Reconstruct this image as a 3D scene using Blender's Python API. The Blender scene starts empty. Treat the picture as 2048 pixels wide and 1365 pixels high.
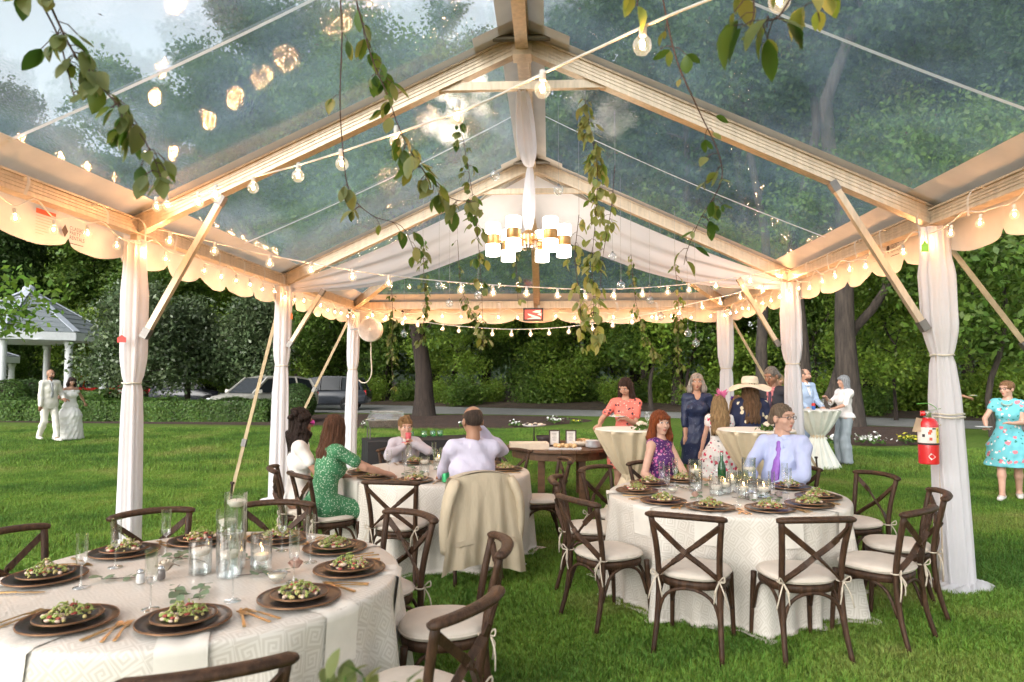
import bpy, math, random
import numpy as np
from mathutils import Vector, Matrix
R = math.radians
rng = random.Random(7)
nrng = np.random.default_rng(11)
scene = bpy.context.scene
COL = scene.collection

# ---------------------------------------------------------------- camera
CAM = np.array([.225, 0., 1.69])
FOC = 1382.0                      # focal length in photo pixels (2048 wide)
PIT, YAW = .05098, .05402
cam_data = bpy.data.cameras.new('camera')
cam_data.sensor_width = 36.0
cam_data.lens = FOC / 2048 * 36
cam_data.clip_start = .05
cam_data.clip_end = 2000
cam = bpy.data.objects.new('camera', cam_data)
cam.location = CAM
cam.rotation_euler = (math.pi/2 + PIT, 0, YAW)
cam_data.dof.use_dof = True
cam_data.dof.focus_distance = 6.5
cam_data.dof.aperture_fstop = 3.2
COL.objects.link(cam)
scene.camera = cam

# ---------------------------------------------------------------- sky, sun, exposure
SUN_EL, SUN_AZ = R(28), R(212)     # a soft high evening sky behind the camera's left
world = bpy.data.worlds.new('World')
scene.world = world
world.use_nodes = True
wn = world.node_tree.nodes
wl = world.node_tree.links
wn.clear()
sky = wn.new('ShaderNodeTexSky')
sky.sky_type = 'NISHITA'
sky.sun_disc = False
sky.sun_elevation = SUN_EL
sky.sun_rotation = SUN_AZ
sky.air_density = 1.0
sky.dust_density = 2.0
sky.ozone_density = 1.0
bg = wn.new('ShaderNodeBackground')
bg.inputs['Strength'].default_value = .15
wo = wn.new('ShaderNodeOutputWorld')
ov = wn.new('ShaderNodeHueSaturation')           # an even overcast: the same sky with most of its blue gone
ov.inputs['Saturation'].default_value = .2
ov.inputs['Value'].default_value = 1.3
wl.new(sky.outputs[0], ov.inputs['Color'])
wl.new(ov.outputs[0], bg.inputs[0])
wl.new(bg.outputs[0], wo.inputs[0])
sun_data = bpy.data.lights.new('sun', 'SUN')
sun_data.energy = 1.2
sun_data.angle = R(45)
sun_data.color = (1, .95, .88)
sun = bpy.data.objects.new('sun', sun_data)
sun.location = (-10, -10, 30)
sd = Vector((math.sin(SUN_AZ)*math.cos(SUN_EL), math.cos(SUN_AZ)*math.cos(SUN_EL), math.sin(SUN_EL)))
sun.rotation_euler = sd.to_track_quat('Z', 'Y').to_euler()
COL.objects.link(sun)
scene.view_settings.view_transform = 'Standard'
scene.view_settings.look = 'None'
scene.view_settings.gamma = 1
scene.view_settings.use_curve_mapping = False
scene.view_settings.exposure = 0.85
cy = scene.cycles
cy.use_denoising = True
try:
    cy.denoiser = 'OPENIMAGEDENOISE'
    cy.denoising_input_passes = 'RGB_ALBEDO_NORMAL'
except Exception:
    pass
cy.max_bounces = 4
cy.diffuse_bounces = 2
cy.glossy_bounces = 2
cy.transmission_bounces = 4
cy.transparent_max_bounces = 24
cy.caustics_reflective = False
cy.caustics_refractive = False
cy.sample_clamp_indirect = 4.0
cy.use_adaptive_sampling = True
cy.adaptive_threshold = .05
scene.render.use_persistent_data = False

def ray(u, v):
    """direction of a photo pixel"""
    x = (u-1024)/FOC; z = -(v-682.5)/FOC
    c, s = math.cos(PIT), math.sin(PIT)
    y2 = c-s*z; z2 = s+c*z
    c, s = math.cos(-YAW), math.sin(-YAW)
    return np.array([c*x+s*y2, -s*x+c*y2, z2])

def at(u, v, z=None, y=None):
    r = ray(u, v)
    t = (z-CAM[2])/r[2] if z is not None else (y-CAM[1])/r[1]
    return CAM+t*r
# ---------------------------------------------------------------- mesh helpers
class MB:
    """collects shapes; build() links them as one mesh object"""
    def __init__(s):
        s.v = []; s.f = []; s.m = []; s.uv = None
    def add(s, verts, faces, mi=0):
        o = len(s.v)
        s.v.extend([tuple(map(float, p)) for p in verts])
        for f in faces:
            s.f.append(tuple(o+i for i in f)); s.m.append(mi)
        return s
    def box(s, c, d, rot=None, mi=0, top=1.0):
        hx, hy, hz = d[0]/2, d[1]/2, d[2]/2
        P = [(-hx,-hy,-hz),(hx,-hy,-hz),(hx,hy,-hz),(-hx,hy,-hz),
             (-hx*top,-hy*top,hz),(hx*top,-hy*top,hz),(hx*top,hy*top,hz),(-hx*top,hy*top,hz)]
        if rot is not None:
            P = [rot @ Vector(p) for p in P]
        P = [(p[0]+c[0], p[1]+c[1], p[2]+c[2]) for p in P]
        return s.add(P, [(0,3,2,1),(4,5,6,7),(0,1,5,4),(1,2,6,5),(2,3,7,6),(3,0,4,7)], mi)
    def bar(s, a, b, w, h, up=(0,0,1), mi=0):
        """rectangular bar from a to b; w sideways, h along up"""
        a = Vector(a); b = Vector(b); d = (b-a).normalized(); up = Vector(up)
        sx = d.cross(up)
        if sx.length < 1e-4: sx = d.cross(Vector((1,0,0)))
        sx.normalize(); uz = sx.cross(d).normalized()
        P = []
        for q in (a, b):
            for i, j in ((-1,-1),(1,-1),(1,1),(-1,1)):
                P.append(q+sx*(i*w/2)+uz*(j*h/2))
        return s.add(P, [(0,1,2,3),(7,6,5,4),(0,4,5,1),(1,5,6,2),(2,6,7,3),(3,7,4,0)], mi)
    def tube(s, pts, r, n=8, mi=0, cap=True, flat=1.0):
        pts = [Vector(p) for p in pts]; k = len(pts)
        rs = r if hasattr(r, '__len__') else [r]*k
        rings = []; prev = None
        for i, p in enumerate(pts):
            d = (pts[min(i+1,k-1)]-pts[max(i-1,0)])
            d = d.normalized() if d.length > 1e-9 else Vector((0,0,1))
            if prev is None:
                a = d.cross(Vector((0,0,1)))
                if a.length < .05: a = d.cross(Vector((1,0,0)))
            else:
                a = prev-d*prev.dot(d)
                if a.length < 1e-6: a = d.cross(Vector((1,0,0)))
            a.normalize(); prev = a; b = d.cross(a)
            rings.append([p+a*(rs[i]*math.cos(2*math.pi*j/n))+b*(rs[i]*flat*math.sin(2*math.pi*j/n)) for j in range(n)])
        V = [q for ring in rings for q in ring]; F = []
        for i in range(k-1):
            for j in range(n):
                j2 = (j+1) % n
                F.append((i*n+j, i*n+j2, (i+1)*n+j2, (i+1)*n+j))
        if cap:
            F.append(tuple(range(n-1,-1,-1))); F.append(tuple((k-1)*n+j for j in range(n)))
        return s.add(V, F, mi)
    def lathe(s, prof, n=20, c=(0,0,0), mi=0, cap=True):
        """profile of (radius, z)"""
        V = []; F = []; k = len(prof)
        for r, z in prof:
            for j in range(n):
                a = 2*math.pi*j/n
                V.append((c[0]+r*math.cos(a), c[1]+r*math.sin(a), c[2]+z))
        for i in range(k-1):
            for j in range(n):
                j2 = (j+1) % n
                F.append((i*n+j, i*n+j2, (i+1)*n+j2, (i+1)*n+j))
        if cap and prof[0][0] > 1e-4: F.append(tuple(range(n-1,-1,-1)))
        if cap and prof[-1][0] > 1e-4: F.append(tuple((k-1)*n+j for j in range(n)))
        return s.add(V, F, mi)
    def ball(s, c, r, n=10, m=7, mi=0):
        rr = r if hasattr(r, '__len__') else (r,r,r)
        V = [(c[0],c[1],c[2]-rr[2])]; F = []
        for i in range(1, m):
            t = math.pi*i/m
            for j in range(n):
                a = 2*math.pi*j/n
                V.append((c[0]+rr[0]*math.sin(t)*math.cos(a), c[1]+rr[1]*math.sin(t)*math.sin(a), c[2]-rr[2]*math.cos(t)))
        V.append((c[0],c[1],c[2]+rr[2]))
        for j in range(n):
            F.append((0, 1+(j+1)%n, 1+j))
            F.append((len(V)-1, 1+(m-2)*n+j, 1+(m-2)*n+(j+1)%n))
        for i in range(m-2):
            for j in range(n):
                j2 = (j+1) % n
                F.append((1+i*n+j, 1+i*n+j2, 1+(i+1)*n+j2, 1+(i+1)*n+j))
        return s.add(V, F, mi)
    def grid(s, fn, nu, nv, mi=0, closed=False):
        """fn(i/nu, j/nv) -> point"""
        V = []; F = []
        cu = nu if closed else nu+1
        for i in range(cu):
            for j in range(nv+1):
                V.append(fn(i/nu, j/nv))
        for i in range(nu):
            i2 = (i+1) % cu
            for j in range(nv):
                F.append((i*(nv+1)+j, i2*(nv+1)+j, i2*(nv+1)+j+1, i*(nv+1)+j+1))
        return s.add(V, F, mi)
    def poly(s, pts, thick=(0,0,0), mi=0):
        """a flat outline given thickness along a vector"""
        n = len(pts); t = Vector(thick)
        V = [Vector(p) for p in pts]+[Vector(p)+t for p in pts]
        F = [tuple(range(n)), tuple(range(2*n-1, n-1, -1))]
        for i in range(n):
            j = (i+1) % n
            F.append((i, i+n, j+n, j))
        return s.add(V, F, mi)
    def build(s, name, mat, parent=None, smooth=False, loc=None, off=None):
        me = bpy.data.meshes.new(name)
        V = s.v
        if off is not None:
            V = [(p[0]-off[0], p[1]-off[1], p[2]-off[2]) for p in V]
        me.from_pydata(V, [], s.f)
        mats = mat if isinstance(mat, (list, tuple)) else [mat]
        for m in mats: me.materials.append(m)
        if len(mats) > 1:
            me.polygons.foreach_set('material_index', s.m)
        if smooth is True:
            me.polygons.foreach_set('use_smooth', [True]*len(s.f))
        elif smooth:
            me.polygons.foreach_set('use_smooth', [True]*len(s.f))
            me.set_sharp_from_angle(angle=R(smooth))
        me.update()
        o = bpy.data.objects.new(name, me)
        COL.objects.link(o)
        if parent is not None: o.parent = parent
        if loc is not None: o.location = loc
        return o

def np_mesh(name, V, F, mat, parent=None, smooth=False, fm=None):
    """fast mesh from arrays; F is (n,3) or (n,4)"""
    me = bpy.data.meshes.new(name)
    V = np.asarray(V, np.float32); F = np.asarray(F, np.int32); n, k = F.shape
    me.vertices.add(len(V)); me.vertices.foreach_set('co', V.ravel())
    me.loops.add(n*k); me.loops.foreach_set('vertex_index', F.ravel())
    me.polygons.add(n)
    me.polygons.foreach_set('loop_start', np.arange(0, n*k, k, dtype=np.int32))
    for m in (mat if isinstance(mat, (list, tuple)) else [mat]): me.materials.append(m)
    if fm is not None: me.polygons.foreach_set('material_index', np.asarray(fm, np.int32))
    if smooth: me.polygons.foreach_set('use_smooth', np.ones(n, bool))
    me.update(calc_edges=True)
    o = bpy.data.objects.new(name, me); COL.objects.link(o)
    if parent is not None: o.parent = parent
    return o

def tag(o, label, cat, group=None, kind=None):
    if label: o['label'] = label
    if cat: o['category'] = cat
    if group: o['group'] = group
    if kind: o['kind'] = kind
    return o

def thing(name, label, cat, loc=(0,0,0), rotz=0, group=None):
    o = bpy.data.objects.new(name, None); COL.objects.link(o)
    o.empty_display_size = .1
    o.location = loc; o.rotation_euler = (0,0,rotz)
    return tag(o, label, cat, group)

def struct(o):
    o['kind'] = 'structure'; return o

def copy_tree(o, parent=None, loc=None, rotz=None, label=None, scale=None):
    c = o.copy(); COL.objects.link(c)
    if parent is not None: c.parent = parent
    if loc is not None: c.location = loc
    if rotz is not None: c.rotation_euler = (0,0,rotz)
    if label: c['label'] = label
    if scale is not None: c.scale = scale if hasattr(scale, '__len__') else (scale,)*3
    for ch in list(o.children): copy_tree(ch, c)
    return c

def aim(d):
    """rotation that takes +Z to direction d"""
    return Vector(d).to_track_quat('Z', 'Y').to_matrix()

def bez(pts, n):
    """smooth Catmull-Rom curve through pts"""
    P = [Vector(p) for p in pts]; P = [P[0]*2-P[1]]+P+[P[-1]*2-P[-2]]
    out = []; segs = len(P)-3
    for i in range(n+1):
        t = i/n*segs; k = min(int(t), segs-1); t -= k
        a, b, c, d = P[k:k+4]
        out.append(.5*((2*b)+(c-a)*t+(2*a-5*b+4*c-d)*t*t+(3*b-a-3*c+d)*t**3))
    return out

# ---------------------------------------------------------------- materials
def new_mat(name):
    m = bpy.data.materials.new(name); m.use_nodes = True
    nt = m.node_tree; nt.nodes.clear()
    out = nt.nodes.new('ShaderNodeOutputMaterial')
    return m, nt, out

def N(nt, kind, **k):
    n = nt.nodes.new('ShaderNode'+kind)
    for a, b in k.items():
        if a in n.inputs: n.inputs[a].default_value = b
        else: setattr(n, a, b)
    return n

def ramp(nt, fac, stops):
    r = nt.nodes.new('ShaderNodeValToRGB')
    e = r.color_ramp.elements
    while len(e) < len(stops): e.new(.5)
    for i, (p, c) in enumerate(stops):
        e[i].position = p; e[i].color = (*c, 1) if len(c) == 3 else c
    nt.links.new(fac, r.inputs[0])
    return r.outputs[0]

def M(name, col, rough=.6, metal=0, var=.12, scale=8, bump=0, bscale=40, coord='Object', sheen=0,
      trans=0, emit=None, estr=0, spec=.5, stretch=None, col2=None, coat=0, island=0):
    """principled material with a noise-varied colour, fine relief, optional backlit translucency"""
    m, nt, out = new_mat(name); L = nt.links
    p = N(nt, 'BsdfPrincipled', Roughness=rough, Metallic=metal)
    p.inputs['Specular IOR Level'].default_value = spec
    if sheen: p.inputs['Sheen Weight'].default_value = sheen
    if coat: p.inputs['Coat Weight'].default_value = coat
    tc = N(nt, 'TexCoord'); src = tc.outputs[coord]
    if stretch:
        mp = N(nt, 'Mapping'); mp.inputs['Scale'].default_value = stretch
        L.new(src, mp.inputs[0]); src = mp.outputs[0]
    nz = N(nt, 'TexNoise', Scale=scale, Detail=4.0, Roughness=.6); L.new(src, nz.inputs['Vector'])
    c2 = col2 if col2 else tuple(max(0, x*(1-2*var)) for x in col)
    c1 = col if col2 else tuple(min(1, x*(1+var)) for x in col)
    colour = ramp(nt, nz.outputs[0], [(.3, c2), (.7, c1)])
    if island:
        g = N(nt, 'NewGeometry')
        hs = N(nt, 'HueSaturation')
        mr = N(nt, 'MapRange'); mr.inputs[3].default_value = 1-island; mr.inputs[4].default_value = 1+island
        L.new(g.outputs['Random Per Island'], mr.inputs[0]); L.new(mr.outputs[0], hs.inputs['Value'])
        mr2 = N(nt, 'MapRange'); mr2.inputs[3].default_value = .5-island*.07; mr2.inputs[4].default_value = .5+island*.03
        m7 = N(nt, 'Math', operation='FRACT'); m8 = N(nt, 'Math', operation='MULTIPLY'); m8.inputs[1].default_value = 7.31
        L.new(g.outputs['Random Per Island'], m8.inputs[0]); L.new(m8.outputs[0], m7.inputs[0]); L.new(m7.outputs[0], mr2.inputs[0])
        L.new(mr2.outputs[0], hs.inputs['Hue'])
        L.new(colour, hs.inputs['Color']); colour = hs.outputs[0]
    L.new(colour, p.inputs['Base Color'])
    if bump:
        n2 = N(nt, 'TexNoise', Scale=bscale, Detail=3.0); L.new(src, n2.inputs['Vector'])
        b = N(nt, 'Bump', Strength=bump, Distance=.02); L.new(n2.outputs[0], b.inputs['Height'])
        L.new(b.outputs[0], p.inputs['Normal'])
    if emit:
        p.inputs['Emission Color'].default_value = (*emit, 1); p.inputs['Emission Strength'].default_value = estr
    sh = p.outputs[0]
    if trans:
        t = N(nt, 'BsdfTranslucent'); L.new(colour, t.inputs[0])
        mx = N(nt, 'MixShader'); mx.inputs[0].default_value = trans
        L.new(sh, mx.inputs[1]); L.new(t.outputs[0], mx.inputs[2]); sh = mx.outputs[0]
    L.new(sh, out.inputs[0])
    m.diffuse_color = (*col, 1)
    return m

def sheer(name, col, clear=.25, trans=.45, spots=None):
    """thin woven cloth that lets light and a little view through"""
    m, nt, out = new_mat(name); L = nt.links
    d = N(nt, 'BsdfDiffuse'); d.inputs[0].default_value = (*col, 1)
    t = N(nt, 'BsdfTranslucent'); t.inputs[0].default_value = (*col, 1)
    tr = N(nt, 'BsdfTransparent')
    tc = N(nt, 'TexCoord'); nz = N(nt, 'TexNoise', Scale=3.0, Detail=3.0); L.new(tc.outputs['Object'], nz.inputs[0])
    m1 = N(nt, 'MixShader'); m1.inputs[0].default_value = trans; L.new(d.outputs[0], m1.inputs[1]); L.new(t.outputs[0], m1.inputs[2])
    mr = N(nt, 'MapRange'); mr.inputs[3].default_value = max(0, clear-.08); mr.inputs[4].default_value = clear+.08; L.new(nz.outputs[0], mr.inputs[0])
    m2 = N(nt, 'MixShader'); L.new(mr.outputs[0], m2.inputs[0]); L.new(m1.outputs[0], m2.inputs[1]); L.new(tr.outputs[0], m2.inputs[2])
    L.new(m2.outputs[0], out.inputs[0])
    return m

def clear_glass(name, tint=(1,1,1), gloss=.06, rough=.02, rim=.55, haze=0):
    """thin clear glass or plastic: see-through, mirror-like towards its rims"""
    m, nt, out = new_mat(name); L = nt.links
    tr = N(nt, 'BsdfTransparent'); tr.inputs[0].default_value = (*tint, 1)
    g = N(nt, 'BsdfGlossy', Roughness=rough); g.inputs[0].default_value = (1,1,1,1)
    lw = N(nt, 'LayerWeight', Blend=.35)
    mr = N(nt, 'MapRange'); mr.inputs[3].default_value = gloss; mr.inputs[4].default_value = rim; L.new(lw.outputs['Facing'], mr.inputs[0])
    pw = N(nt, 'Math', operation='POWER'); pw.inputs[1].default_value = 1.0
    L.new(mr.outputs[0], pw.inputs[0])
    mx = N(nt, 'MixShader'); L.new(pw.outputs[0], mx.inputs[0]); L.new(tr.outputs[0], mx.inputs[1]); L.new(g.outputs[0], mx.inputs[2])
    sh = mx.outputs[0]
    if haze:
        d = N(nt, 'BsdfDiffuse'); d.inputs[0].default_value = (.9,.93,.95,1)
        m2 = N(nt, 'MixShader'); m2.inputs[0].default_value = haze; L.new(sh, m2.inputs[1]); L.new(d.outputs[0], m2.inputs[2]); sh = m2.outputs[0]
    L.new(sh, out.inputs[0])
    return m

def glow(name, col, strength):
    m, nt, out = new_mat(name)
    e = N(nt, 'Emission', Strength=strength); e.inputs[0].default_value = (*col, 1)
    nt.links.new(e.outputs[0], out.inputs[0])
    return m

def pattern(name, base, cols, scale=14, thr=.33, rough=.7, bump=0, dist='F1'):
    """printed cloth: scattered blobs of the given colours on a base"""
    m, nt, out = new_mat(name); L = nt.links
    p = N(nt, 'BsdfPrincipled', Roughness=rough)
    p.inputs['Specular IOR Level'].default_value = .25
    tc = N(nt, 'TexCoord')
    col = None
    prev = N(nt, 'RGB'); prev.outputs[0].default_value = (*base, 1); prev = prev.outputs[0]
    for i, (c, sc, th) in enumerate(cols):
        mp = N(nt, 'Mapping'); mp.inputs['Location'].default_value = (i*3.7, i*1.3, i*2.1)
        L.new(tc.outputs['Object'], mp.inputs[0])
        nz = N(nt, 'TexNoise', Scale=sc*1.6, Detail=2.0); L.new(mp.outputs[0], nz.inputs['Vector'])
        va = N(nt, 'MixRGB'); va.blend_type = 'ADD'; va.inputs[0].default_value = .06*10/sc
        L.new(mp.outputs[0], va.inputs[1]); L.new(nz.outputs['Color'], va.inputs[2])
        vo = N(nt, 'TexVoronoi', Scale=sc); L.new(va.outputs[0], vo.inputs['Vector'])
        lt = N(nt, 'Math', operation='LESS_THAN'); lt.inputs[1].default_value = th
        L.new(vo.outputs['Distance'], lt.inputs[0])
        mx = N(nt, 'MixRGB'); L.new(lt.outputs[0], mx.inputs[0]); L.new(prev, mx.inputs[1]); mx.inputs[2].default_value = (*c, 1)
        prev = mx.outputs[0]
    L.new(prev, p.inputs['Base Color'])
    mp = N(nt, 'Mapping'); mp.inputs['Scale'].default_value = (1,1,.4); L.new(tc.outputs['Object'], mp.inputs[0])
    nb = N(nt, 'TexNoise', Scale=13.0, Detail=3.0); L.new(mp.outputs[0], nb.inputs['Vector'])
    b = N(nt, 'Bump', Strength=.7, Distance=.02); L.new(nb.outputs[0], b.inputs['Height']); L.new(b.outputs[0], p.inputs['Normal'])
    L.new(p.outputs[0], out.inputs[0])
    return m
# ---------------------------------------------------------------- ground, road, beds
def lawn_material():
    m, nt, out = new_mat('lawn'); L = nt.links
    p = N(nt, 'BsdfPrincipled', Roughness=.9); p.inputs['Specular IOR Level'].default_value = .1
    tc = N(nt, 'TexCoord')
    n1 = N(nt, 'TexNoise', Scale=.35, Detail=5.0); L.new(tc.outputs['Object'], n1.inputs[0])
    n2 = N(nt, 'TexNoise', Scale=9.0, Detail=6.0, Roughness=.75); L.new(tc.outputs['Object'], n2.inputs[0])
    c1 = ramp(nt, n1.outputs[0], [(.35, (.085,.16,.025)), (.62, (.15,.2,.045))])
    c2 = ramp(nt, n2.outputs[0], [(.3, (.03,.06,.012)), (.55, (.12,.2,.032)), (.78, (.24,.24,.09))])
    mx = N(nt, 'MixRGB'); mx.inputs[0].default_value = .55; L.new(c1, mx.inputs[1]); L.new(c2, mx.inputs[2])
    L.new(mx.outputs[0], p.inputs['Base Color'])
    b = N(nt, 'Bump', Strength=.8, Distance=.05); n3 = N(nt, 'TexNoise', Scale=30.0, Detail=4.0)
    L.new(tc.outputs['Object'], n3.inputs[0]); L.new(n3.outputs[0], b.inputs['Height']); L.new(b.outputs[0], p.inputs['Normal'])
    L.new(p.outputs[0], out.inputs[0])
    return m
m_lawn = lawn_material()
struct(MB().grid(lambda a, b: (-260+520*a, -60+520*b, 0), 26, 26).build('lawn', m_lawn))

def g(u, v): return at(u, v, z=0)
near_edge = [(430,822),(560,824),(650,826),(800,828),(1000,830),(1300,836),(1500,842),(1740,852),(1960,859),(2150,866)]
far_edge = [(430,803),(560,805),(650,808),(800,812),(1000,817),(1300,824),(1500,829),(1740,836),(1960,843),(2150,850)]
m_road = M('road_asphalt', (.26,.26,.25), .9, var=.1, scale=3, bump=.4, bscale=120)
ne = bez([g(*p) for p in near_edge], 40); fe = bez([g(*p) for p in far_edge], 40)
def road_pt(a, b):
    i = int(round(a*40)); p = ne[i].lerp(fe[i], b)
    return (p.x, p.y, .012+.02*math.sin(math.pi*b))
struct(MB().grid(road_pt, 40, 4).build('road', m_road, smooth=True))
m_litter = M('leaf_litter', (.10,.062,.036), .95, scale=2.2, col2=(.035,.026,.016), bump=.8, bscale=25)
def litter_pt(a, b):
    i = int(round(a*40)); p = fe[i].copy(); d = p.normalized(); q = p+Vector((d.x, d.y, 0))*(.2+75*b*b)
    return (q.x, q.y, .016+.9*b)
struct(MB().grid(litter_pt, 40, 6).build('forest_floor', m_litter, smooth=True))
m_mulch = M('bark_mulch', (.085,.042,.026), .95, scale=7, col2=(.022,.013,.01), bump=1, bscale=45)
def bed(name, outline, h=.09):
    P = bez([g(*p) for p in outline]+[g(*outline[0])], 60)[:-1]
    c = sum(P, Vector())/len(P)
    def fn(a, b):
        i = int(round(a*60)) % 60; q = P[i].lerp(c, b)
        e = min(1, b*6)
        return (q.x, q.y, .008+h*e+.02*e*math.sin(q.x*3)*math.cos(q.y*2))
    return struct(MB().grid(fn, 60, 8, closed=True).build(name, m_mulch, smooth=True))
bed('mulch_bed', [(600,846),(700,858),(850,860),(1010,858),(1120,850),(1185,842),(1100,835),(850,832),(650,830),(560,838)])
bed('mulch_bed', [(1560,862),(1640,884),(1740,893),(1850,889),(1925,874),(1900,863),(1760,857),(1650,852),(1540,850)])
hb = at(0, 843, z=0); hb2 = at(620, 850, z=0)
struct(MB().add([(hb[0]-3, hb[1]-.3, .01), (hb2[0]+.3, hb2[1]-.6, .01), (hb2[0]+.8, hb2[1]+2, .05), (hb[0]-3, hb[1]+2.2, .05)], [(0,1,2,3)]).build('mulch_strip', m_mulch))

# ---------------------------------------------------------------- foliage
def leaf_quads(centers, n, sig, size, rs, up=.35, squash=.8):
    """n leaf-sized four-cornered faces scattered about each centre"""
    C = np.repeat(np.asarray(centers, float), n, axis=0)
    k = len(C)
    s = np.repeat(np.broadcast_to(np.asarray(sig, float), (len(centers),)), n)
    off = rs.normal(size=(k,3)); 
    rad = rs.random(k)**.5
    off = off/np.linalg.norm(off, axis=1, keepdims=True)*rad[:,None]*s[:,None]*1.6
    off[:,2] *= squash
    P = C+off
    return leaf_at(P, size, rs, up)

def leaf_at(P, size, rs, up=.35, nrm=None, asp=.55):
    k = len(P)
    nn = rs.normal(size=(k,3)); nn /= np.linalg.norm(nn, axis=1, keepdims=True); nn[:,2] += up
    if nrm is not None: nn = nn*.6+nrm
    nn /= np.linalg.norm(nn, axis=1, keepdims=True)
    t = rs.normal(size=(k,3)); t -= (t*nn).sum(1, keepdims=True)*nn; t /= np.linalg.norm(t, axis=1, keepdims=True)
    b = np.cross(nn, t)
    L = (size*(.6+.8*rs.random(k)))[:,None]
    V = np.stack([P-t*L*.5, P+b*L*asp*.5+nn*L*.06, P+t*L*.5, P-b*L*asp*.5+nn*L*.06], 1).reshape(-1,3)
    F = np.arange(4*k).reshape(-1,4)
    return V, F

def leaf_mat(name, col, col2, trans=.35, rough=.5, island=.35, scale=.5):
    return M(name, col, rough, col2=col2, scale=scale, trans=trans, island=island, spec=.35)
m_leaf_a = leaf_mat('leaf_hardwood', (.135,.235,.036), (.05,.105,.017))
m_leaf_b = leaf_mat('leaf_dark', (.08,.15,.035), (.03,.07,.018))
m_leaf_c = leaf_mat('leaf_bright', (.23,.36,.045), (.11,.2,.025))  # brighter green: daylight on the understory put into the leaf colour
m_leaf_m = leaf_mat('leaf_magnolia', (.15,.2,.1), (.05,.09,.035), trans=.15, rough=.25)
m_leaf_h = leaf_mat('leaf_boxwood', (.075,.16,.022), (.04,.085,.015), trans=.2)
m_bark = M('bark_grey', (.075,.058,.046), .95, scale=3, col2=(.02,.016,.013), bump=1, bscale=9, stretch=(4,4,.5))
m_bark2 = M('bark_brown', (.05,.034,.025), .95, scale=3, col2=(.015,.011,.009), bump=1, bscale=10, stretch=(4,4,.4))

def make_tree(name, H, r0, z0, spread, seed, leaf_m, bark_m, nl=15, per=260, leaf=.24, lean=0, sig=.85, shape='oval'):
    rs = np.random.default_rng(seed); rd = random.Random(seed)
    root = thing(name, None, 'tree')
    tr = MB()
    bend = [Vector((rd.uniform(-.25,.25)*i+lean*H*(i/7), rd.uniform(-.25,.25)*i*.6, H*.94*i/7)) for i in range(8)]
    bend[0] = Vector((0,0,-.2))
    tp = bez(bend, 16)
    tr.tube([tp[0]]+tp, [r0*1.55]+[r0*(1-.85*(i/16)**.8)*(1+.35*math.exp(-i*1.3)) for i in range(17)], n=12)
    cs = []; sg = []
    for i in range(nl):
        f = z0/H+(1-z0/H)*((i+.5)/nl)*.97
        k = f*16; b = tp[int(k)].lerp(tp[min(16, int(k)+1)], k-int(k))
        rel = (f-z0/H)/(1-z0/H)
        if shape == 'oval': w = math.sin(math.pi*(.12+.82*rel))**.7
        elif shape == 'cone': w = 1-.85*rel
        else: w = .55+.45*math.sin(math.pi*rel)
        a = i*2.4+rd.uniform(-.4,.4); ln = spread*w*rd.uniform(.75,1.15)
        e = b+Vector((math.cos(a)*ln, math.sin(a)*ln, ln*rd.uniform(.1,.5)*(1 if shape != 'cone' else .2)))
        mid = b.lerp(e, .5)+Vector((0,0,.12*ln))
        lp = bez([b, mid, e], 6)
        rl = max(.025, r0*.3*(1-.7*rel))
        tr.tube(lp, [rl*(1-.8*j/6) for j in range(7)], n=5, cap=False)
        for j in range(2, 7):
            cs.append(lp[j]+Vector((rd.uniform(-.5,.5), rd.uniform(-.5,.5), rd.uniform(-.3,.4)))); sg.append(sig*rd.uniform(.6,1.25))
        for s in range(2):
            q = lp[3].lerp(lp[5], rd.random()); a2 = a+rd.choice((-1,1))*rd.uniform(.5,1.1)
            e2 = q+Vector((math.cos(a2), math.sin(a2), rd.uniform(-.1,.5)))*ln*.45
            tr.tube([q, q.lerp(e2,.5)+Vector((0,0,.1)), e2], [rl*.4, rl*.25, .012], n=4, cap=False)
            cs.append(e2); sg.append(sig*rd.uniform(.6,1.1)); cs.append(q.lerp(e2,.6)); sg.append(sig*.7)
    tr.build('trunk', bark_m, root, smooth=True)
    V, F = leaf_quads(np.array([tuple(c) for c in cs]), per, sg, leaf, rs)
    np_mesh('crown', V, F, leaf_m, root)
    return root

FOREST = 'tall trees of the wood beyond the road'
protos = [
    make_tree('forest_tree', 25, .28, 6, 4.6, 1, m_leaf_a, m_bark, nl=20, per=190, leaf=.3, sig=1.2),
    make_tree('forest_tree', 27, .33, 9, 4.2, 2, m_leaf_b, m_bark2, nl=18, per=200, leaf=.3, sig=1.15),
    make_tree('forest_tree', 21, .22, 4, 4.4, 3, m_leaf_a, m_bark2, nl=18, per=190, leaf=.28, sig=1.1),
    make_tree('forest_tree', 28, .3, 14, 3.4, 4, m_leaf_b, m_bark, nl=15, per=210, leaf=.26, sig=.95, shape='flat'),
]
under = [
    make_tree('understory_tree', 8.5, .09, 1.6, 3.0, 11, m_leaf_c, m_bark2, nl=14, per=110, leaf=.2, sig=.75),
    make_tree('understory_tree', 6.5, .07, .9, 2.6, 12, m_leaf_a, m_bark2, nl=13, per=110, leaf=.18, sig=.65),
    make_tree('understory_tree', 10, .11, 2.4, 3.1, 13, m_leaf_a, m_bark, nl=15, per=120, leaf=.22, sig=.85),
]
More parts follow.
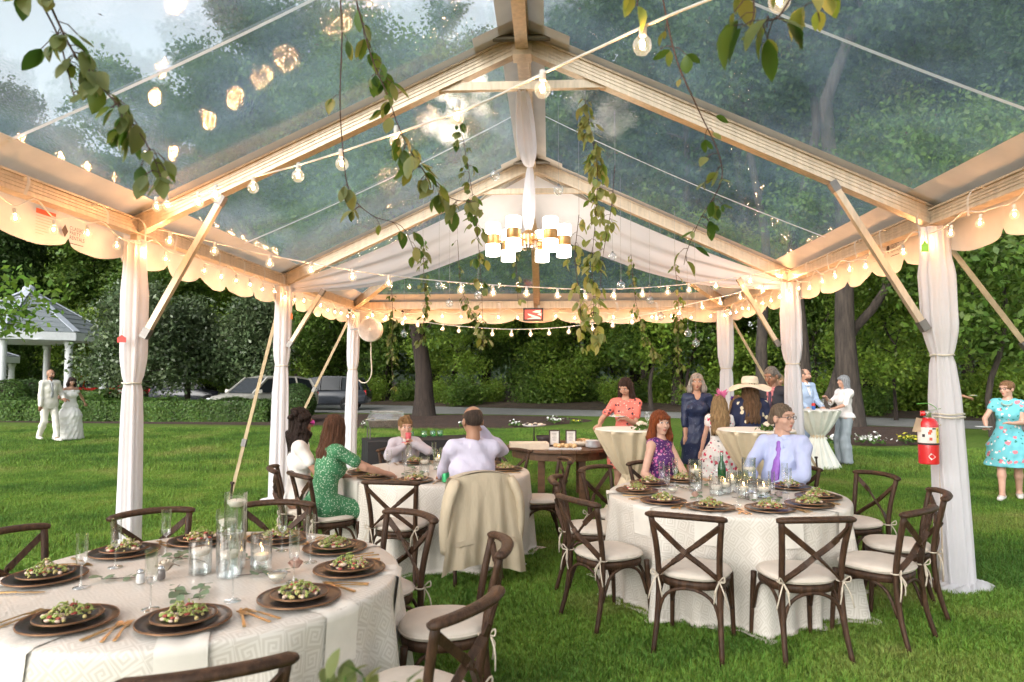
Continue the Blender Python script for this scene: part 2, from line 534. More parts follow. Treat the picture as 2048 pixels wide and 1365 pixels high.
def make_shrub(name, H, w, seed, mat, leaf=.13, n=9, per=170):
    rs = np.random.default_rng(seed); rd = random.Random(seed)
    root = thing(name, None, 'shrub')
    st = MB(); cs = []
    for i in range(n):
        a = i*2.4; q = Vector((math.cos(a)*w*rd.uniform(.2,.9), math.sin(a)*w*rd.uniform(.2,.9), H*rd.uniform(.35,.9)))
        st.tube([(0,0,-.05), q*.5+Vector((0,0,.1*H)), q], [.03,.02,.008], n=4, cap=False); cs += [q, q*.7, q*.45]
    st.build('stem', m_bark2, root, smooth=True)
    V, F = leaf_quads(np.array([tuple(c) for c in cs]), per, .42*w, leaf, rs)
    V[:,2] = np.maximum(V[:,2], .02)
    np_mesh('foliage', V, F, mat, root)
    return root
shrubs = [make_shrub('wood_shrub', 2.2, 1.5, 21, m_leaf_c, .17), make_shrub('wood_shrub', 1.7, 1.3, 22, m_leaf_a, .16)]

def plant(pool, used, i, loc, rz, sc, label, group):
    p = pool[i]
    if i not in used:
        used.add(i); o = p; o.location = loc; o.rotation_euler = (0,0,rz); o.scale = sc if hasattr(sc,'__len__') else (sc,)*3
        o['label'] = label
    else: o = copy_tree(p, None, loc, rz, label, sc)
    o['group'] = group
    return o
uT, uU, uS = set(), set(), set()
KIND = ['tall leafy hardwood of the wood with a full mid-green crown', 'tall dark-crowned tree of the wood with brown trunk',
        'shorter leafy tree of the wood branching low', 'tall straight tree of the wood bare to high up']
def row(u0, u1, n, d0, d1, hs, kinds):
    for k in range(n):
        u = u0+(u1-u0)*(k+.5+rng.uniform(-.3,.3))/n; d = rng.uniform(d0, d1)
        r_ = ray(u, 753); q = CAM+r_*(d/r_[1])
        i = kinds[k % len(kinds)]
        plant(protos, uT, i, (q[0], q[1], .1), rng.uniform(0,6.3), hs*rng.uniform(.85,1.15), KIND[i], FOREST)
row(-320, 560, 10, 48, 58, .95, [2,0,3,2,1])
row(560, 1300, 9, 45, 52, 1.0, [0,1,3,0,2])
row(640, 1350, 7, 57, 68, 1.1, [1,0,3])
row(1300, 2400, 11, 34, 44, 1.0, [3,1,0,1,2])
row(1380, 2500, 8, 48, 60, 1.1, [1,0,1])
row(-500, 500, 6, 66, 80, .9, [0,1,2])
row(-260, 60, 2, 40, 46, .9, [3,1])
row(400, 560, 2, 42, 47, .95, [3,1])
row(1250, 1750, 3, 38, 42, 1.05, [1,3])
UL = ['slim bright-green young tree at the edge of the wood', 'low bushy young tree at the edge of the wood', 'spreading mid-green young tree at the edge of the wood']
def urow(u0, u1, n, d0, d1, sc, kinds):
    for k in range(n):
        u = u0+(u1-u0)*(k+.5+rng.uniform(-.35,.35))/n; d = rng.uniform(d0, d1)
        r_ = ray(u, 753); q = CAM+r_*(d/r_[1]); i = kinds[k % len(kinds)]
        plant(under, uU, i, (q[0], q[1], .05), rng.uniform(0,6.3), sc*rng.uniform(.8,1.2), UL[i], 'young trees along the edge of the wood')
urow(560, 1250, 11, 42, 48, 1.0, [0,2,1,2,0])
urow(1250, 2250, 11, 30, 38, .95, [2,0,1,2])
urow(-200, 560, 9, 42, 50, 1.0, [0,2,2,1])
SL = ['bright green bush at the foot of the wood', 'mid-green low bush at the foot of the wood']
for k in range(26):
    u = 620+(2150-620)*(k+rng.random())/26; p0 = g(u, float(np.interp(u, [q[0] for q in far_edge], [q[1] for q in far_edge])))
    d = 1+rng.uniform(.03,.2); i = k % 2
    plant(shrubs, uS, i, (p0[0]*d, p0[1]*d, .03), rng.uniform(0,6), rng.uniform(.6,1.15), SL[i], 'bushes along the far side of the road')
# the wood farther in reads as one dark mass
rs = np.random.default_rng(5)
ang = rs.uniform(-1.0, .95, 2600); dist = rs.uniform(66, 92, 2600)
hh = rs.random(2600)**.8*np.where(ang < -.28, 20, 27)
cc = np.stack([np.sin(ang)*dist, np.cos(ang)*dist, hh+.5], 1)
V, F = leaf_quads(cc, 26, 1.9, .75, rs)
tag(np_mesh('far_wood', V, F, m_leaf_b), 'dark mass of foliage deep in the wood', 'foliage', kind='stuff')

hill = MB(); hill.grid(lambda a, b: (math.sin(-1.25+2.5*a)*(94+60*b), math.cos(-1.25+2.5*a)*(94+60*b), -.5+b*14*(1+.25*math.sin(a*17)+.15*math.sin(a*41))), 60, 6)  # added backdrop, closes bright sky gaps low in the wood
struct(hill.build('backdrop_hill', M('backdrop_green', (.045,.085,.025), .95, scale=.4, col2=(.012,.022,.01), bump=1, bscale=2), smooth=True))
# the broad tree standing in the mulch bed, and the big trunks on the right
t = make_tree('shade_tree', 15, .4, 3.2, 5.6, 31, m_leaf_a, m_bark2, nl=26, per=240, leaf=.2, sig=1.0)
p = g(848, 836); t.location = (p[0], p[1], .05); t['label'] = 'broad shade tree with thick dark trunk in the mulch bed by the road'
t = make_tree('pine_tree', 26, .36, 13, 3.6, 32, m_leaf_b, m_bark, nl=14, per=200, leaf=.24, sig=.9, shape='flat')
p = g(1703, 858); t.location = (p[0], p[1], .05); t['label'] = 'tall furrowed pine trunk in the mulch bed behind the grey-haired woman'
t = make_tree('leaning_tree', 11, .24, 4.6, 3.3, 33, m_leaf_a, m_bark, nl=15, per=170, leaf=.17, sig=.8, lean=.34)
p = g(1632, 855); t.location = (p[0], p[1], .05); t['label'] = 'leaning slender tree crossing in front of the big pine trunk'
for u, v, sc, lab in ((1527,852,.8,'straight grey trunk between the two right-hand tent curtains'), (1612,850,.9,'dark trunk just behind the man in the pale blue suit')):
    t = copy_tree(protos[3], None, (*g(u, v)[:2], .05), rng.uniform(0,6), lab, (sc*.9, sc*.9, sc)); t['group'] = FOREST; t.name = 'forest_tree'
for u, d, sc, lab in ((425,37,.62,'bright yellow-green young tree between the two larger magnolias'), (470,36,.5,'low bright young tree beside the champagne car'), (210,41,.7,'bright young tree behind the gazebo roof edge')):
    r_ = ray(u, 753); q = CAM+r_*(d/r_[1]); t = copy_tree(under[0], None, (q[0], q[1], .03), rng.uniform(0,6), lab, sc); t.name = 'understory_tree'
# saplings with bright leaves hanging over the lawn on the right and left
for u, d, sc, lab in ((1790,27,.8,'bright leafy sapling over the road behind the extinguisher curtain'), (1985,20,.9,'dark leafy sapling beyond the woman in turquoise')):
    r_ = ray(u, 753); q = CAM+r_*(d/r_[1]); t = copy_tree(under[0 if u < 1900 else 2], None, (q[0], q[1], .03), 1.3, lab, sc); t.name = 'understory_tree'

# ---------------------------------------------------------------- hedge, boxwood ball, magnolias
def leafy_box(name, a, b, w, h, mat, n, leaf, label):
    rs = np.random.default_rng(hash(name) % 1000+3)
    a = Vector(a); b = Vector(b); L = (b-a).length; d = (b-a).normalized(); nx = Vector((-d.y, d.x, 0))
    root = thing(name, label, 'hedge', tuple(a))
    MB().box((L/2, 0, h*.46), (L-.2, w-.22, h*.86)).build('inner_twigs', m_bark2, root)
    u = rs.random(n); fsel = rs.random(n); v = rs.random(n)
    P = np.zeros((n,3)); nr = np.zeros((n,3))
    top = fsel < .34; fr = (fsel >= .34) & (fsel < .78); bk = (fsel >= .78) & (fsel < .92); en = fsel >= .92
    P[:,0] = u*L
    P[top,1] = (v[top]-.5)*w; P[top,2] = h; nr[top] = (0,0,1)
    P[fr,1] = -w/2; P[fr,2] = v[fr]*h; nr[fr] = (0,-1,0)
    P[bk,1] = w/2; P[bk,2] = v[bk]*h; nr[bk] = (0,1,0)
    P[en,0] = np.where(u[en] > .5, L, 0); P[en,1] = (v[en]-.5)*w; P[en,2] = rs.random(en.sum())*h; nr[en,0] = np.where(u[en] > .5, 1, -1)
    wob = .05*np.sin(P[:,0]*2.1)+.04*np.sin(P[:,0]*5.3+1)
    P += nr*(rs.normal(0, .035, (n,1))+wob[:,None])
    P[:,2] = np.maximum(P[:,2], .03)
    V, F = leaf_at(P, leaf, rs, .2, nr)
    np_mesh('foliage', V, F, mat, root)
    root.rotation_euler = (0, 0, math.atan2(d.y, d.x))
    return root
a = g(-40, 843); b = g(536, 846)
leafy_box('clipped_hedge', (a[0], a[1]+.5, 0), (b[0], b[1]+.5, 0), 1.1, .78, m_leaf_h, 34000, .085, 'long low clipped box hedge along the edge of the lawn')
a = at(-30, 790, y=33); b = at(225, 795, y=33)
leafy_box('garden_hedge', (a[0], 33, 0), (b[0], 33, 0), 1.3, .95, m_leaf_h, 16000, .1, 'second clipped hedge in front of the gazebo columns')
def leafy_ball(name, c, r, mat, n, leaf, label, cat='shrub', flat=.9):
    rs = np.random.default_rng(int(abs(c[0])*10))
    root = thing(name, label, cat, (c[0], c[1], 0))
    MB().ball((0,0,r*flat), (r*.86, r*.86, r*flat*.9), 14, 10).build('inner_twigs', m_bark2, root)
    q = rs.normal(size=(n,3)); q /= np.linalg.norm(q, axis=1, keepdims=True)
    rr = r*(1+rs.normal(0,.03,n)+.05*np.sin(q[:,0]*5)*np.sin(q[:,1]*4+1))
    P = q*rr[:,None]; P[:,2] = np.maximum(P[:,2]*flat+r*flat, .03)
    V, F = leaf_at(P, leaf, rs, .1, q)
    np_mesh('foliage', V, F, mat, root); return root
p = g(576, 850); leafy_ball('boxwood_ball', (p[0], p[1]+.5), .78, m_leaf_b, 9000, .07, 'round clipped boxwood ball at the end of the hedge')
p = at(15, 800, y=28); leafy_ball('boxwood_ball', (p[0], 28), .85, m_leaf_h, 6000, .09, 'rounded light green shrub beside the walking couple')
p = at(58, 800, y=29); leafy_ball('boxwood_ball', (p[0], 29), .85, m_leaf_b, 6000, .09, 'rounded darker shrub behind the walking couple')

def magnolia(u, d, H, w, seed, label, flowers=16, z0=.08):
    rs = np.random.default_rng(seed); rd = random.Random(seed)
    r_ = ray(u, 753); q = CAM+r_*(d/r_[1])
    root = thing('magnolia_tree', label, 'tree', (q[0], q[1], 0))
    tr = MB(); tr.tube([(0,0,-.1), (.05,.05,H*.5), (0,0,H*.92)], [.16,.11,.02], n=8)
    cs = []
    for i in range(46):
        z = H*(z0+(.94-z0)*i/46); a = i*2.4; ww = w*(1-.75*(z/H)**1.5)*rd.uniform(.6,1.05)
        e = Vector((math.cos(a)*ww, math.sin(a)*ww, z+.2))
        tr.tube([(0,0,z*.92), e*.6+Vector((0,0,z*.38)), e], [.04,.025,.008], n=4, cap=False)
        cs += [e, Vector((e.x*.7, e.y*.7, z+.1))]
    tr.build('trunk', m_bark, root, smooth=True)
    V, F = leaf_quads(np.array([tuple(c) for c in cs]), 120, .62, .2, rs)
    V[:,2] = np.maximum(V[:,2], .05)
    np_mesh('crown', V, F, m_leaf_m, root)
    for i in range(flowers):
        c = rd.choice(cs); f = MB()
        for k in range(6):
            a = k*1.05; f.add([(0,0,0), (.07*math.cos(a-.4), .07*math.sin(a-.4), .05), (.13*math.cos(a), .13*math.sin(a), .1), (.07*math.cos(a+.4), .07*math.sin(a+.4), .05)], [(0,1,2,3)])
        k = c.normalized(); f.build('flower', m_petal, root, loc=(c.x*1.25, c.y*1.25, c.z+.1))
m_petal = M('petal_white', (.75,.73,.68), .6, var=.05)
magnolia(268, 31, 5.9, 2.5, 41, 'large glossy magnolia with white blooms behind the left curtain', 16, .2)
magnolia(375, 34, 5.4, 2.2, 42, 'magnolia hanging over the dark parked car', 10, .34)
magnolia(505, 34, 5.6, 1.9, 43, 'narrow grey-green magnolia behind the silver parked car', 6, .25)

# ---------------------------------------------------------------- gazebo
m_white = M('white_paint', (.78,.8,.82), .55, var=.04)
m_shingle = M('slate_shingle', (.25,.28,.29), .85, scale=14, col2=(.15,.175,.19), bump=.6, bscale=30, stretch=(1,1,4))
m_ridge = M('ridge_cap', (.42,.46,.52), .8, var=.08)
def gazebo(c, Rr, zc, za, label):
    t = thing('gazebo', label, 'gazebo', c)
    def octo(r, z, k): a = math.pi/8+k*math.pi/4; return (r*math.cos(a), r*math.sin(a), z)
    for k in range(8):
        m = MB(); a, b = octo(Rr, zc+.45, k), octo(Rr, zc+.45, k+1)
        A, B_ = Vector(a), Vector(b); top = Vector((0,0,za))
        n = 9
        for i in range(n):      # shingle courses, each lapping the one below
            f0, f1 = i/n, (i+1)/n
            p0, p1 = A.lerp(top, f0), B_.lerp(top, f0); p2, p3 = B_.lerp(top, f1), A.lerp(top, f1)
            lift = Vector((0,0,.035))
            m.add([p0+lift, p1+lift, p2, p3], [(0,1,2,3)]); m.add([p0, p1, p1+lift, p0+lift], [(0,1,2,3)])
        m.build('roof_face', m_shingle, t)
        MB().bar(A+Vector((0,0,.06)), top+Vector((0,0,.06)), .34, .05).build('hip_cap', m_ridge, t)
        f0, f1 = Vector(octo(Rr*.985, zc, k)), Vector(octo(Rr*.985, zc, k+1))
        MB().bar(f0+Vector((0,0,.24)), f1+Vector((0,0,.24)), .12, .42).build('fascia', m_white, t)
        c0 = Vector(octo(Rr*.86, 0, k))
        cm = MB(); cm.lathe([(.24,.1),(.24,.22),(.19,.26),(.185,zc-.3),(.21,zc-.22),(.25,zc-.12),(.25,zc)], 14, tuple(c0))
        cm.build('column', m_white, t, smooth=35)
    MB().lathe([(Rr*.95, zc+.03), (Rr*.95, zc+.06)], 8).build('ceiling', m_white, t)
    MB().lathe([(Rr*.9, 0), (Rr*.9, .12)], 16).build('floor_slab', m_road, t)
    MB().lathe([(.35,za-.15),(.3,za+.1),(.05,za+.3)], 8).build('finial', m_ridge, t)
    return t
p = at(52, 753, y=37)
gazebo((p[0], 37, 0), 4.35, 3.55, 6.55, 'white columned octagonal gazebo with grey shingled roof')
p = at(-75, 753, y=44)
gazebo((p[0], 44, 0), 3.2, 2.55, 4.1, 'smaller low pavilion roof beyond the gazebo at the wood')

# ---------------------------------------------------------------- parked cars
m_glass_car = M('car_glass', (.02,.024,.028), .2, var=.05, spec=.25)
m_tyre = M('tyre_rubber', (.015,.015,.016), .9)
m_rim = M('alloy_rim', (.55,.56,.58), .3, metal=.9)
m_black_plastic = M('black_plastic', (.02,.02,.022), .5)
m_lamp = M('headlamp_glass', (.75,.78,.8), .08, var=.03, spec=.9)
m_tail = M('tail_lamp', (.5,.02,.02), .2)
def car(loc, rz, paint, label, Lc=4.6):
    t = thing('parked_car', label, 'car', loc, rz)
    st = [(-2.3,.5,.95,.78),(-2.2,.36,1.02,.86),(-1.6,.3,1.04,.91),(0,.28,1.0,.93),(.9,.28,1.0,.92),(1.5,.3,.96,.91),(2.05,.34,.86,.86),(2.25,.42,.72,.76)]
    b = MB(); Vv = []; ring = 10
    for x, zb, zt, w in st:
        for a, zz in ((-.86,zb),(-1,zb+.12),(-1.02,(zb+zt)*.5),(-.98,zt-.1),(-.88,zt),(.88,zt),(.98,zt-.1),(1.02,(zb+zt)*.5),(1,zb+.12),(.86,zb)):
            Vv.append((x, a*w, zz))
    Ff = [(i*ring+j, i*ring+(j+1)%ring, (i+1)*ring+(j+1)%ring, (i+1)*ring+j) for i in range(len(st)-1) for j in range(ring)]
    Ff += [tuple(range(ring-1,-1,-1)), tuple((len(st)-1)*ring+j for j in range(ring))]
    b.add(Vv, Ff); b.build('body', paint, t, smooth=35)
    rf = MB()    # roof and pillars
    rp = [(-2.1,1.02,.84),(-1.85,1.58,.68),(-1.2,1.69,.68),(-.2,1.71,.68),(.45,1.62,.68),(1.25,.99,.82)]
    for i in range(1, 4):
        (x0,z0,w0), (x1,z1,w1) = rp[i], rp[i+1]
        rf.add([(x0,-w0,z0),(x1,-w1,z1),(x1,w1,z1),(x0,w0,z0)], [(0,1,2,3)])
        rf.add([(x0,-w0,z0-.07),(x1,-w1,z1-.07),(x1,-w1,z1),(x0,-w0,z0)], [(0,1,2,3)]); rf.add([(x0,w0,z0-.07),(x1,w1,z1-.07),(x1,w1,z1),(x0,w0,z0)], [(3,2,1,0)])
    for s in (-1,1):
        for a_, b_ in ((rp[0],rp[1]),(rp[4],rp[5])): rf.bar((a_[0],s*a_[2],a_[1]), (b_[0],s*b_[2],b_[1]), .07, .09)
        for xx in (-1.05,-.05): rf.bar((xx,s*.9,1.0), (xx,s*.69,1.66), .03, .09)
    rf.build('roof', paint, t)
    for nm, q in (('windscreen', [(1.22,-.78,1.0),(1.22,.78,1.0),(.46,.64,1.6),(.46,-.64,1.6)]), ('rear_window', [(-2.08,-.76,1.06),(-2.08,.76,1.06),(-1.86,.64,1.56),(-1.86,-.64,1.56)])):
        MB().poly(q, (0,0,.012)).build(nm, m_glass_car, t)
    for s in (-1,1):
        for q in ([(1.1,.9,1.02),(0,.9,1.02),(0,.7,1.62),(.42,.7,1.57)], [(-.1,.9,1.02),(-1,.9,1.02),(-1,.7,1.62),(-.1,.7,1.65)], [(-1.1,.9,1.02),(-1.95,.84,1.04),(-1.75,.7,1.52),(-1.1,.7,1.62)]):
            MB().poly([(x,s*(y-.012),z) for x,y,z in q], (0,s*.012,0)).build('side_window', m_glass_car, t)
        for x in (-1.4,1.38):
            w = thing_part('wheel', t, (x, s*.86, .35))
            ty = MB().lathe([(.2,-.1),(.34,-.1),(.36,-.06),(.36,.06),(.34,.1),(.2,.1)], 22); ty2 = MB()
            ty2.v = [(p_[0], p_[2], p_[1]) for p_ in ty.v]; ty2.f = [f[::-1] for f in ty.f]; ty2.m = ty.m
            ty2.build('tyre', m_tyre, w, smooth=40)
            rm = MB(); rm.box((0,0,0), (.1,.18,.1))
            for k in range(5):
                a = k*1.2566; rm.bar((0,s*.085,0), (.22*math.cos(a), s*.085, .22*math.sin(a)), .09, .03, up=(0,1,0))
            rm.build('rim', m_rim, w)
        MB().bar((1.05,s*.92,1.05), (1.1,s*1.1,1.08), .12, .14).build('mirror', paint, t)
        MB().box((2.1,s*.66,.72), (.22,.34,.16)).build('headlight', m_lamp, t)
        MB().box((-2.22,s*.7,.88), (.12,.2,.24)).build('tail_light', m_tail, t)
    MB().box((2.24,0,.52), (.1,1.3,.16)).build('grille', m_black_plastic, t)
    MB().box((2.255,0,.36), (.1,1.5,.12)).build('bumper', m_black_plastic, t)
    return t
def thing_part(name, parent, loc):
    o = bpy.data.objects.new(name, None); COL.objects.link(o); o.parent = parent; o.location = loc; o.empty_display_size = .1
    return o
m_red = M('paint_red', (.42,.025,.02), .25, coat=.05, var=.04)
m_charcoal = M('paint_charcoal', (.035,.04,.05), .2, coat=.05, var=.04)
m_silver = M('paint_champagne', (.52,.5,.45), .3, metal=.3, coat=.05, var=.04)
p = at(214, 753, y=41); car((p[0], 41.2, 0), R(8), m_red, 'red parked estate car seen past the gazebo columns')
p = at(392, 753, y=37); car((p[0], 37, 0), R(-8), m_charcoal, 'dark grey parked car under the magnolia')
p = at(530, 753, y=28.5); car((p[0]-.2, 29, 0), R(-118), m_silver, 'champagne parked car beside the boxwood ball, seen from the front')
p = at(606, 753, y=32); car((p[0]+.3, 34, 0), R(185), m_charcoal, 'black parked car behind the champagne car')
# garden chairs by the gazebo
m_adiron = M('painted_slats', (.42,.45,.5), .6, var=.08)
def garden_chair(loc, rz):
    t = thing('garden_chair', 'slatted fan-backed garden chair by the gazebo', 'chair', loc, rz, 'garden chairs by the gazebo')
    for k in range(5):
        x = -.24+.12*k; MB().bar((x*.8,.1,.3), (x*1.15,.42,1.05-.35*abs(k-2)*.25), .1, .02, up=(0,-1,.4)).build('back_slat', m_adiron, t)
    for k in range(4): MB().bar((-.28,-.4+.14*k,.36-.03*k), (.28,-.4+.14*k,.36-.03*k), .11, .02).build('seat_slat', m_adiron, t)
    for s in (-1,1):
        MB().bar((s*.36,-.45,.56), (s*.36,.35,.54), .13, .025).build('arm', m_adiron, t)
        MB().bar((s*.31,-.42,0), (s*.31,-.42,.55), .08, .03).build('leg', m_adiron, t)
        MB().bar((s*.29,.5,0), (s*.29,-.4,.33), .03, .1).build('side_rail', m_adiron, t)
for u, rz in ((58,.3),(132,-.4),(12,.5)):
    p = at(u, 753, y=30.6); garden_chair((p[0], 30.6, 0), rz)
# overhanging maple twig on the left
m_maple = leaf_mat('leaf_maple', (.2,.36,.04), (.1,.2,.03), trans=.45)
t = thing('maple_tree', 'bright green maple with leafy branch reaching in beside the gazebo roof', 'tree')
base = at(-260, 753, y=13); t.location = (base[0], 13, 0)
tw = MB(); tw.tube([(0,0,-.1),(.1,0,2),(0,.1,4.6)], [.13,.1,.05], n=8)
cs = []
for (u, v, uu, vv) in ((-200,560,50,560),(-200,640,95,590),(-180,660,60,650),(-200,600,20,640),(-150,690,80,610)):
    a = at(u, v, y=13)-base*np.array([1,0,0])-np.array([0,13,0]); b = at(uu, vv, y=12.6)-base*np.array([1,0,0])-np.array([0,13,0])
    tw.tube(bez([(0,0,a[2]), a, (a+b)/2+np.array([0,0,.08]), b], 10), [.03]+[.018-.0015*i for i in range(10)], n=5)
    for k in range(4): cs.append(a+(b-a)*(.55+.15*k))
tw.build('trunk', m_bark2, t, smooth=True)
V, F = leaf_quads(np.array(cs), 30, .3, .15, np.random.default_rng(9), up=.3)
np_mesh('crown', V, F, m_maple, t)
# flowers in the beds
m_leaf_small = leaf_mat('leaf_bedding', (.09,.2,.03), (.05,.1,.02))
def flower_clump(u, v, col, r, n, label):
    p = g(u, v); t = thing('flower_clump', label, 'flowers', (p[0], p[1], .06))
    rs = np.random.default_rng(int(u)); P = rs.normal(0, r*.5, (70,3)); P[:,2] = np.abs(P[:,2])*.5+.03
    V, F = leaf_at(P, .09, rs, .4); np_mesh('foliage', V, F, m_leaf_small, t)
    P = rs.normal(0, r*.5, (n,3)); P[:,2] = np.abs(P[:,2])*.4+.1
    V, F = leaf_at(P, .075, rs, 1.2, asp=.95); np_mesh('blossoms', V, F, col, t)
m_pw = M('blossom_white', (.8,.8,.75), .6, var=.03); m_pp = M('blossom_pink', (.7,.15,.2), .6); m_py = M('blossom_yellow', (.6,.55,.05), .6)
for (u, v, c, r, n, lab) in ((1738,893,m_pw,.35,60,'white flowering clump in the mulch beside the right curtain'), (1822,892,m_py,.3,40,'yellow-green flowering clump by the extinguisher'),
    (1655,893,m_pw,.2,20,'small white clump at the foot of the slim cocktail table'), (1108,850,m_pw,.3,30,'white clump at the lawn edge behind the coral dress'), (1030,856,m_pw,.2,16,'white flowers at the mulch edge behind the buffet'),
    (930,857,m_pw,.2,14,'white flowers at the mulch edge by the seated man'), (664,860,m_pp,.22,12,'pink flowers in the mulch behind the seated women'), (735,861,m_pw,.2,14,'white flowers behind the chafing dish'), (590,858,m_pw,.2,12,'white flowers near the boxwood ball'), (1150,852,m_py,.2,12,'pale yellow flowers near the standing woman in coral')):
    flower_clump(u, v, c, r, n, lab)
# ---------------------------------------------------------------- grass blades
m_grass = leaf_mat('grass_blade', (.14,.265,.036), (.055,.145,.02), trans=.25, rough=.6, island=.55, scale=.55)
_gt = m_grass.node_tree
_r = [n for n in _gt.nodes if n.type == 'VALTORGB'][0].color_ramp      # worn, yellower patches among the green
_e = _r.elements.new(.72); _e.color = (.27,.28,.085,1); _r.elements[0].position = .36; _r.elements[1].position = .53
_gp = N(_gt, 'NewGeometry')
for _n in [n for n in _gt.nodes if n.type == 'TEX_NOISE']: _gt.links.new(_gp.outputs['Position'], _n.inputs['Vector'])
def grass_clump(seed, n, h, r):
    rs = np.random.default_rng(seed); V = []; F = []
    for i in range(n):
        x, y = rs.normal(0, r, 2); a = rs.uniform(0, 6.28); hh = h*rs.uniform(.5,1.15); w = .0028+.001*rs.random()
        l = rs.uniform(.15,.75)*hh; dx, dy = math.cos(a), math.sin(a); px, py = -dy*w, dx*w; o = len(V)
        V += [(x-px,y-py,-.01),(x+px,y+py,-.01),(x+px*.8+dx*l*.35,y+py*.8+dy*l*.35,hh*.6),(x-px*.8+dx*l*.35,y-py*.8+dy*l*.35,hh*.6),(x+dx*l,y+dy*l,hh*.95)]
        F += [(o,o+1,o+2,o+3),(o+3,o+2,o+4,o+4)]
    me = bpy.data.meshes.new('grass_clump')
    me.from_pydata(V, [], [f if f[2] != f[3] else f[:3] for f in F]); me.materials.append(m_grass)
    return me
def grass_field(name, outline, density, clump_mesh, smin, smax, seed, label):
    """one object: clumps of blades scattered over a patch of lawn"""
    m = MB(); m.add([(x,y,0) for x,y in outline], [tuple(range(len(outline)))])
    o = m.build(name, m_grass)
    src = bpy.data.objects.new('grass_source', clump_mesh)
    ng = bpy.data.node_groups.new(name, 'GeometryNodeTree')
    ng.interface.new_socket('Geometry', in_out='INPUT', socket_type='NodeSocketGeometry')
    ng.interface.new_socket('Geometry', in_out='OUTPUT', socket_type='NodeSocketGeometry')
    nn = ng.nodes; l = ng.links
    gi = nn.new('NodeGroupInput'); go = nn.new('NodeGroupOutput')
    dp = nn.new('GeometryNodeDistributePointsOnFaces'); dp.inputs['Density'].default_value = density; dp.inputs['Seed'].default_value = seed
    ip = nn.new('GeometryNodeInstanceOnPoints')
    oi = nn.new('GeometryNodeObjectInfo'); oi.inputs[0].default_value = src
    rv = nn.new('FunctionNodeRandomValue'); rv.data_type = 'FLOAT'
    rv.inputs[2].default_value = smin; rv.inputs[3].default_value = smax
    rr = nn.new('FunctionNodeRandomValue'); rr.data_type = 'FLOAT_VECTOR'
    rr.inputs[0].default_value = (-.12,-.12,0); rr.inputs[1].default_value = (.12,.12,6.28)
    l.new(gi.outputs[0], dp.inputs[0]); l.new(dp.outputs[0], ip.inputs[0]); l.new(oi.outputs['Geometry'], ip.inputs['Instance'])
    l.new(rv.outputs[1], ip.inputs['Scale']); l.new(rr.outputs[0], ip.inputs['Rotation']); l.new(ip.outputs[0], go.inputs[0])
    md = o.modifiers.new('scatter', 'NODES'); md.node_group = ng
    return tag(o, label, 'grass', kind='stuff')
gc1 = grass_clump(1, 18, .042, .024); gc2 = grass_clump(2, 26, .046, .05); gc3 = grass_clump(3, 40, .06, .13)
def fan(d0, d1, u0=-60, u1=2110):
    P = []
    for d, us in ((d0,(u0,(u0+u1)/2,u1)), (d1,(u1,(u0+u1)/2,u0))):
        for u in us:
            r_ = ray(u, 753); q = CAM+r_*(d/r_[1]); P.append((q[0], q[1]))
    return P
grass_field('grass', fan(2.2, 6.5), 1500, gc1, .6, 1.15, 1, 'short green lawn grass around the dining tables')
grass_field('grass', fan(6.5, 12), 420, gc2, .6, 1.1, 2, 'short green lawn grass under the back of the tent')
grass_field('grass', fan(12, 16.5), 70, gc3, .7, 1.2, 3, 'short green lawn grass beyond the tent')
grass_field('grass', fan(16.5, 22, u1=1180), 45, gc3, .7, 1.2, 4, 'short green lawn grass towards the hedge and mulch bed')
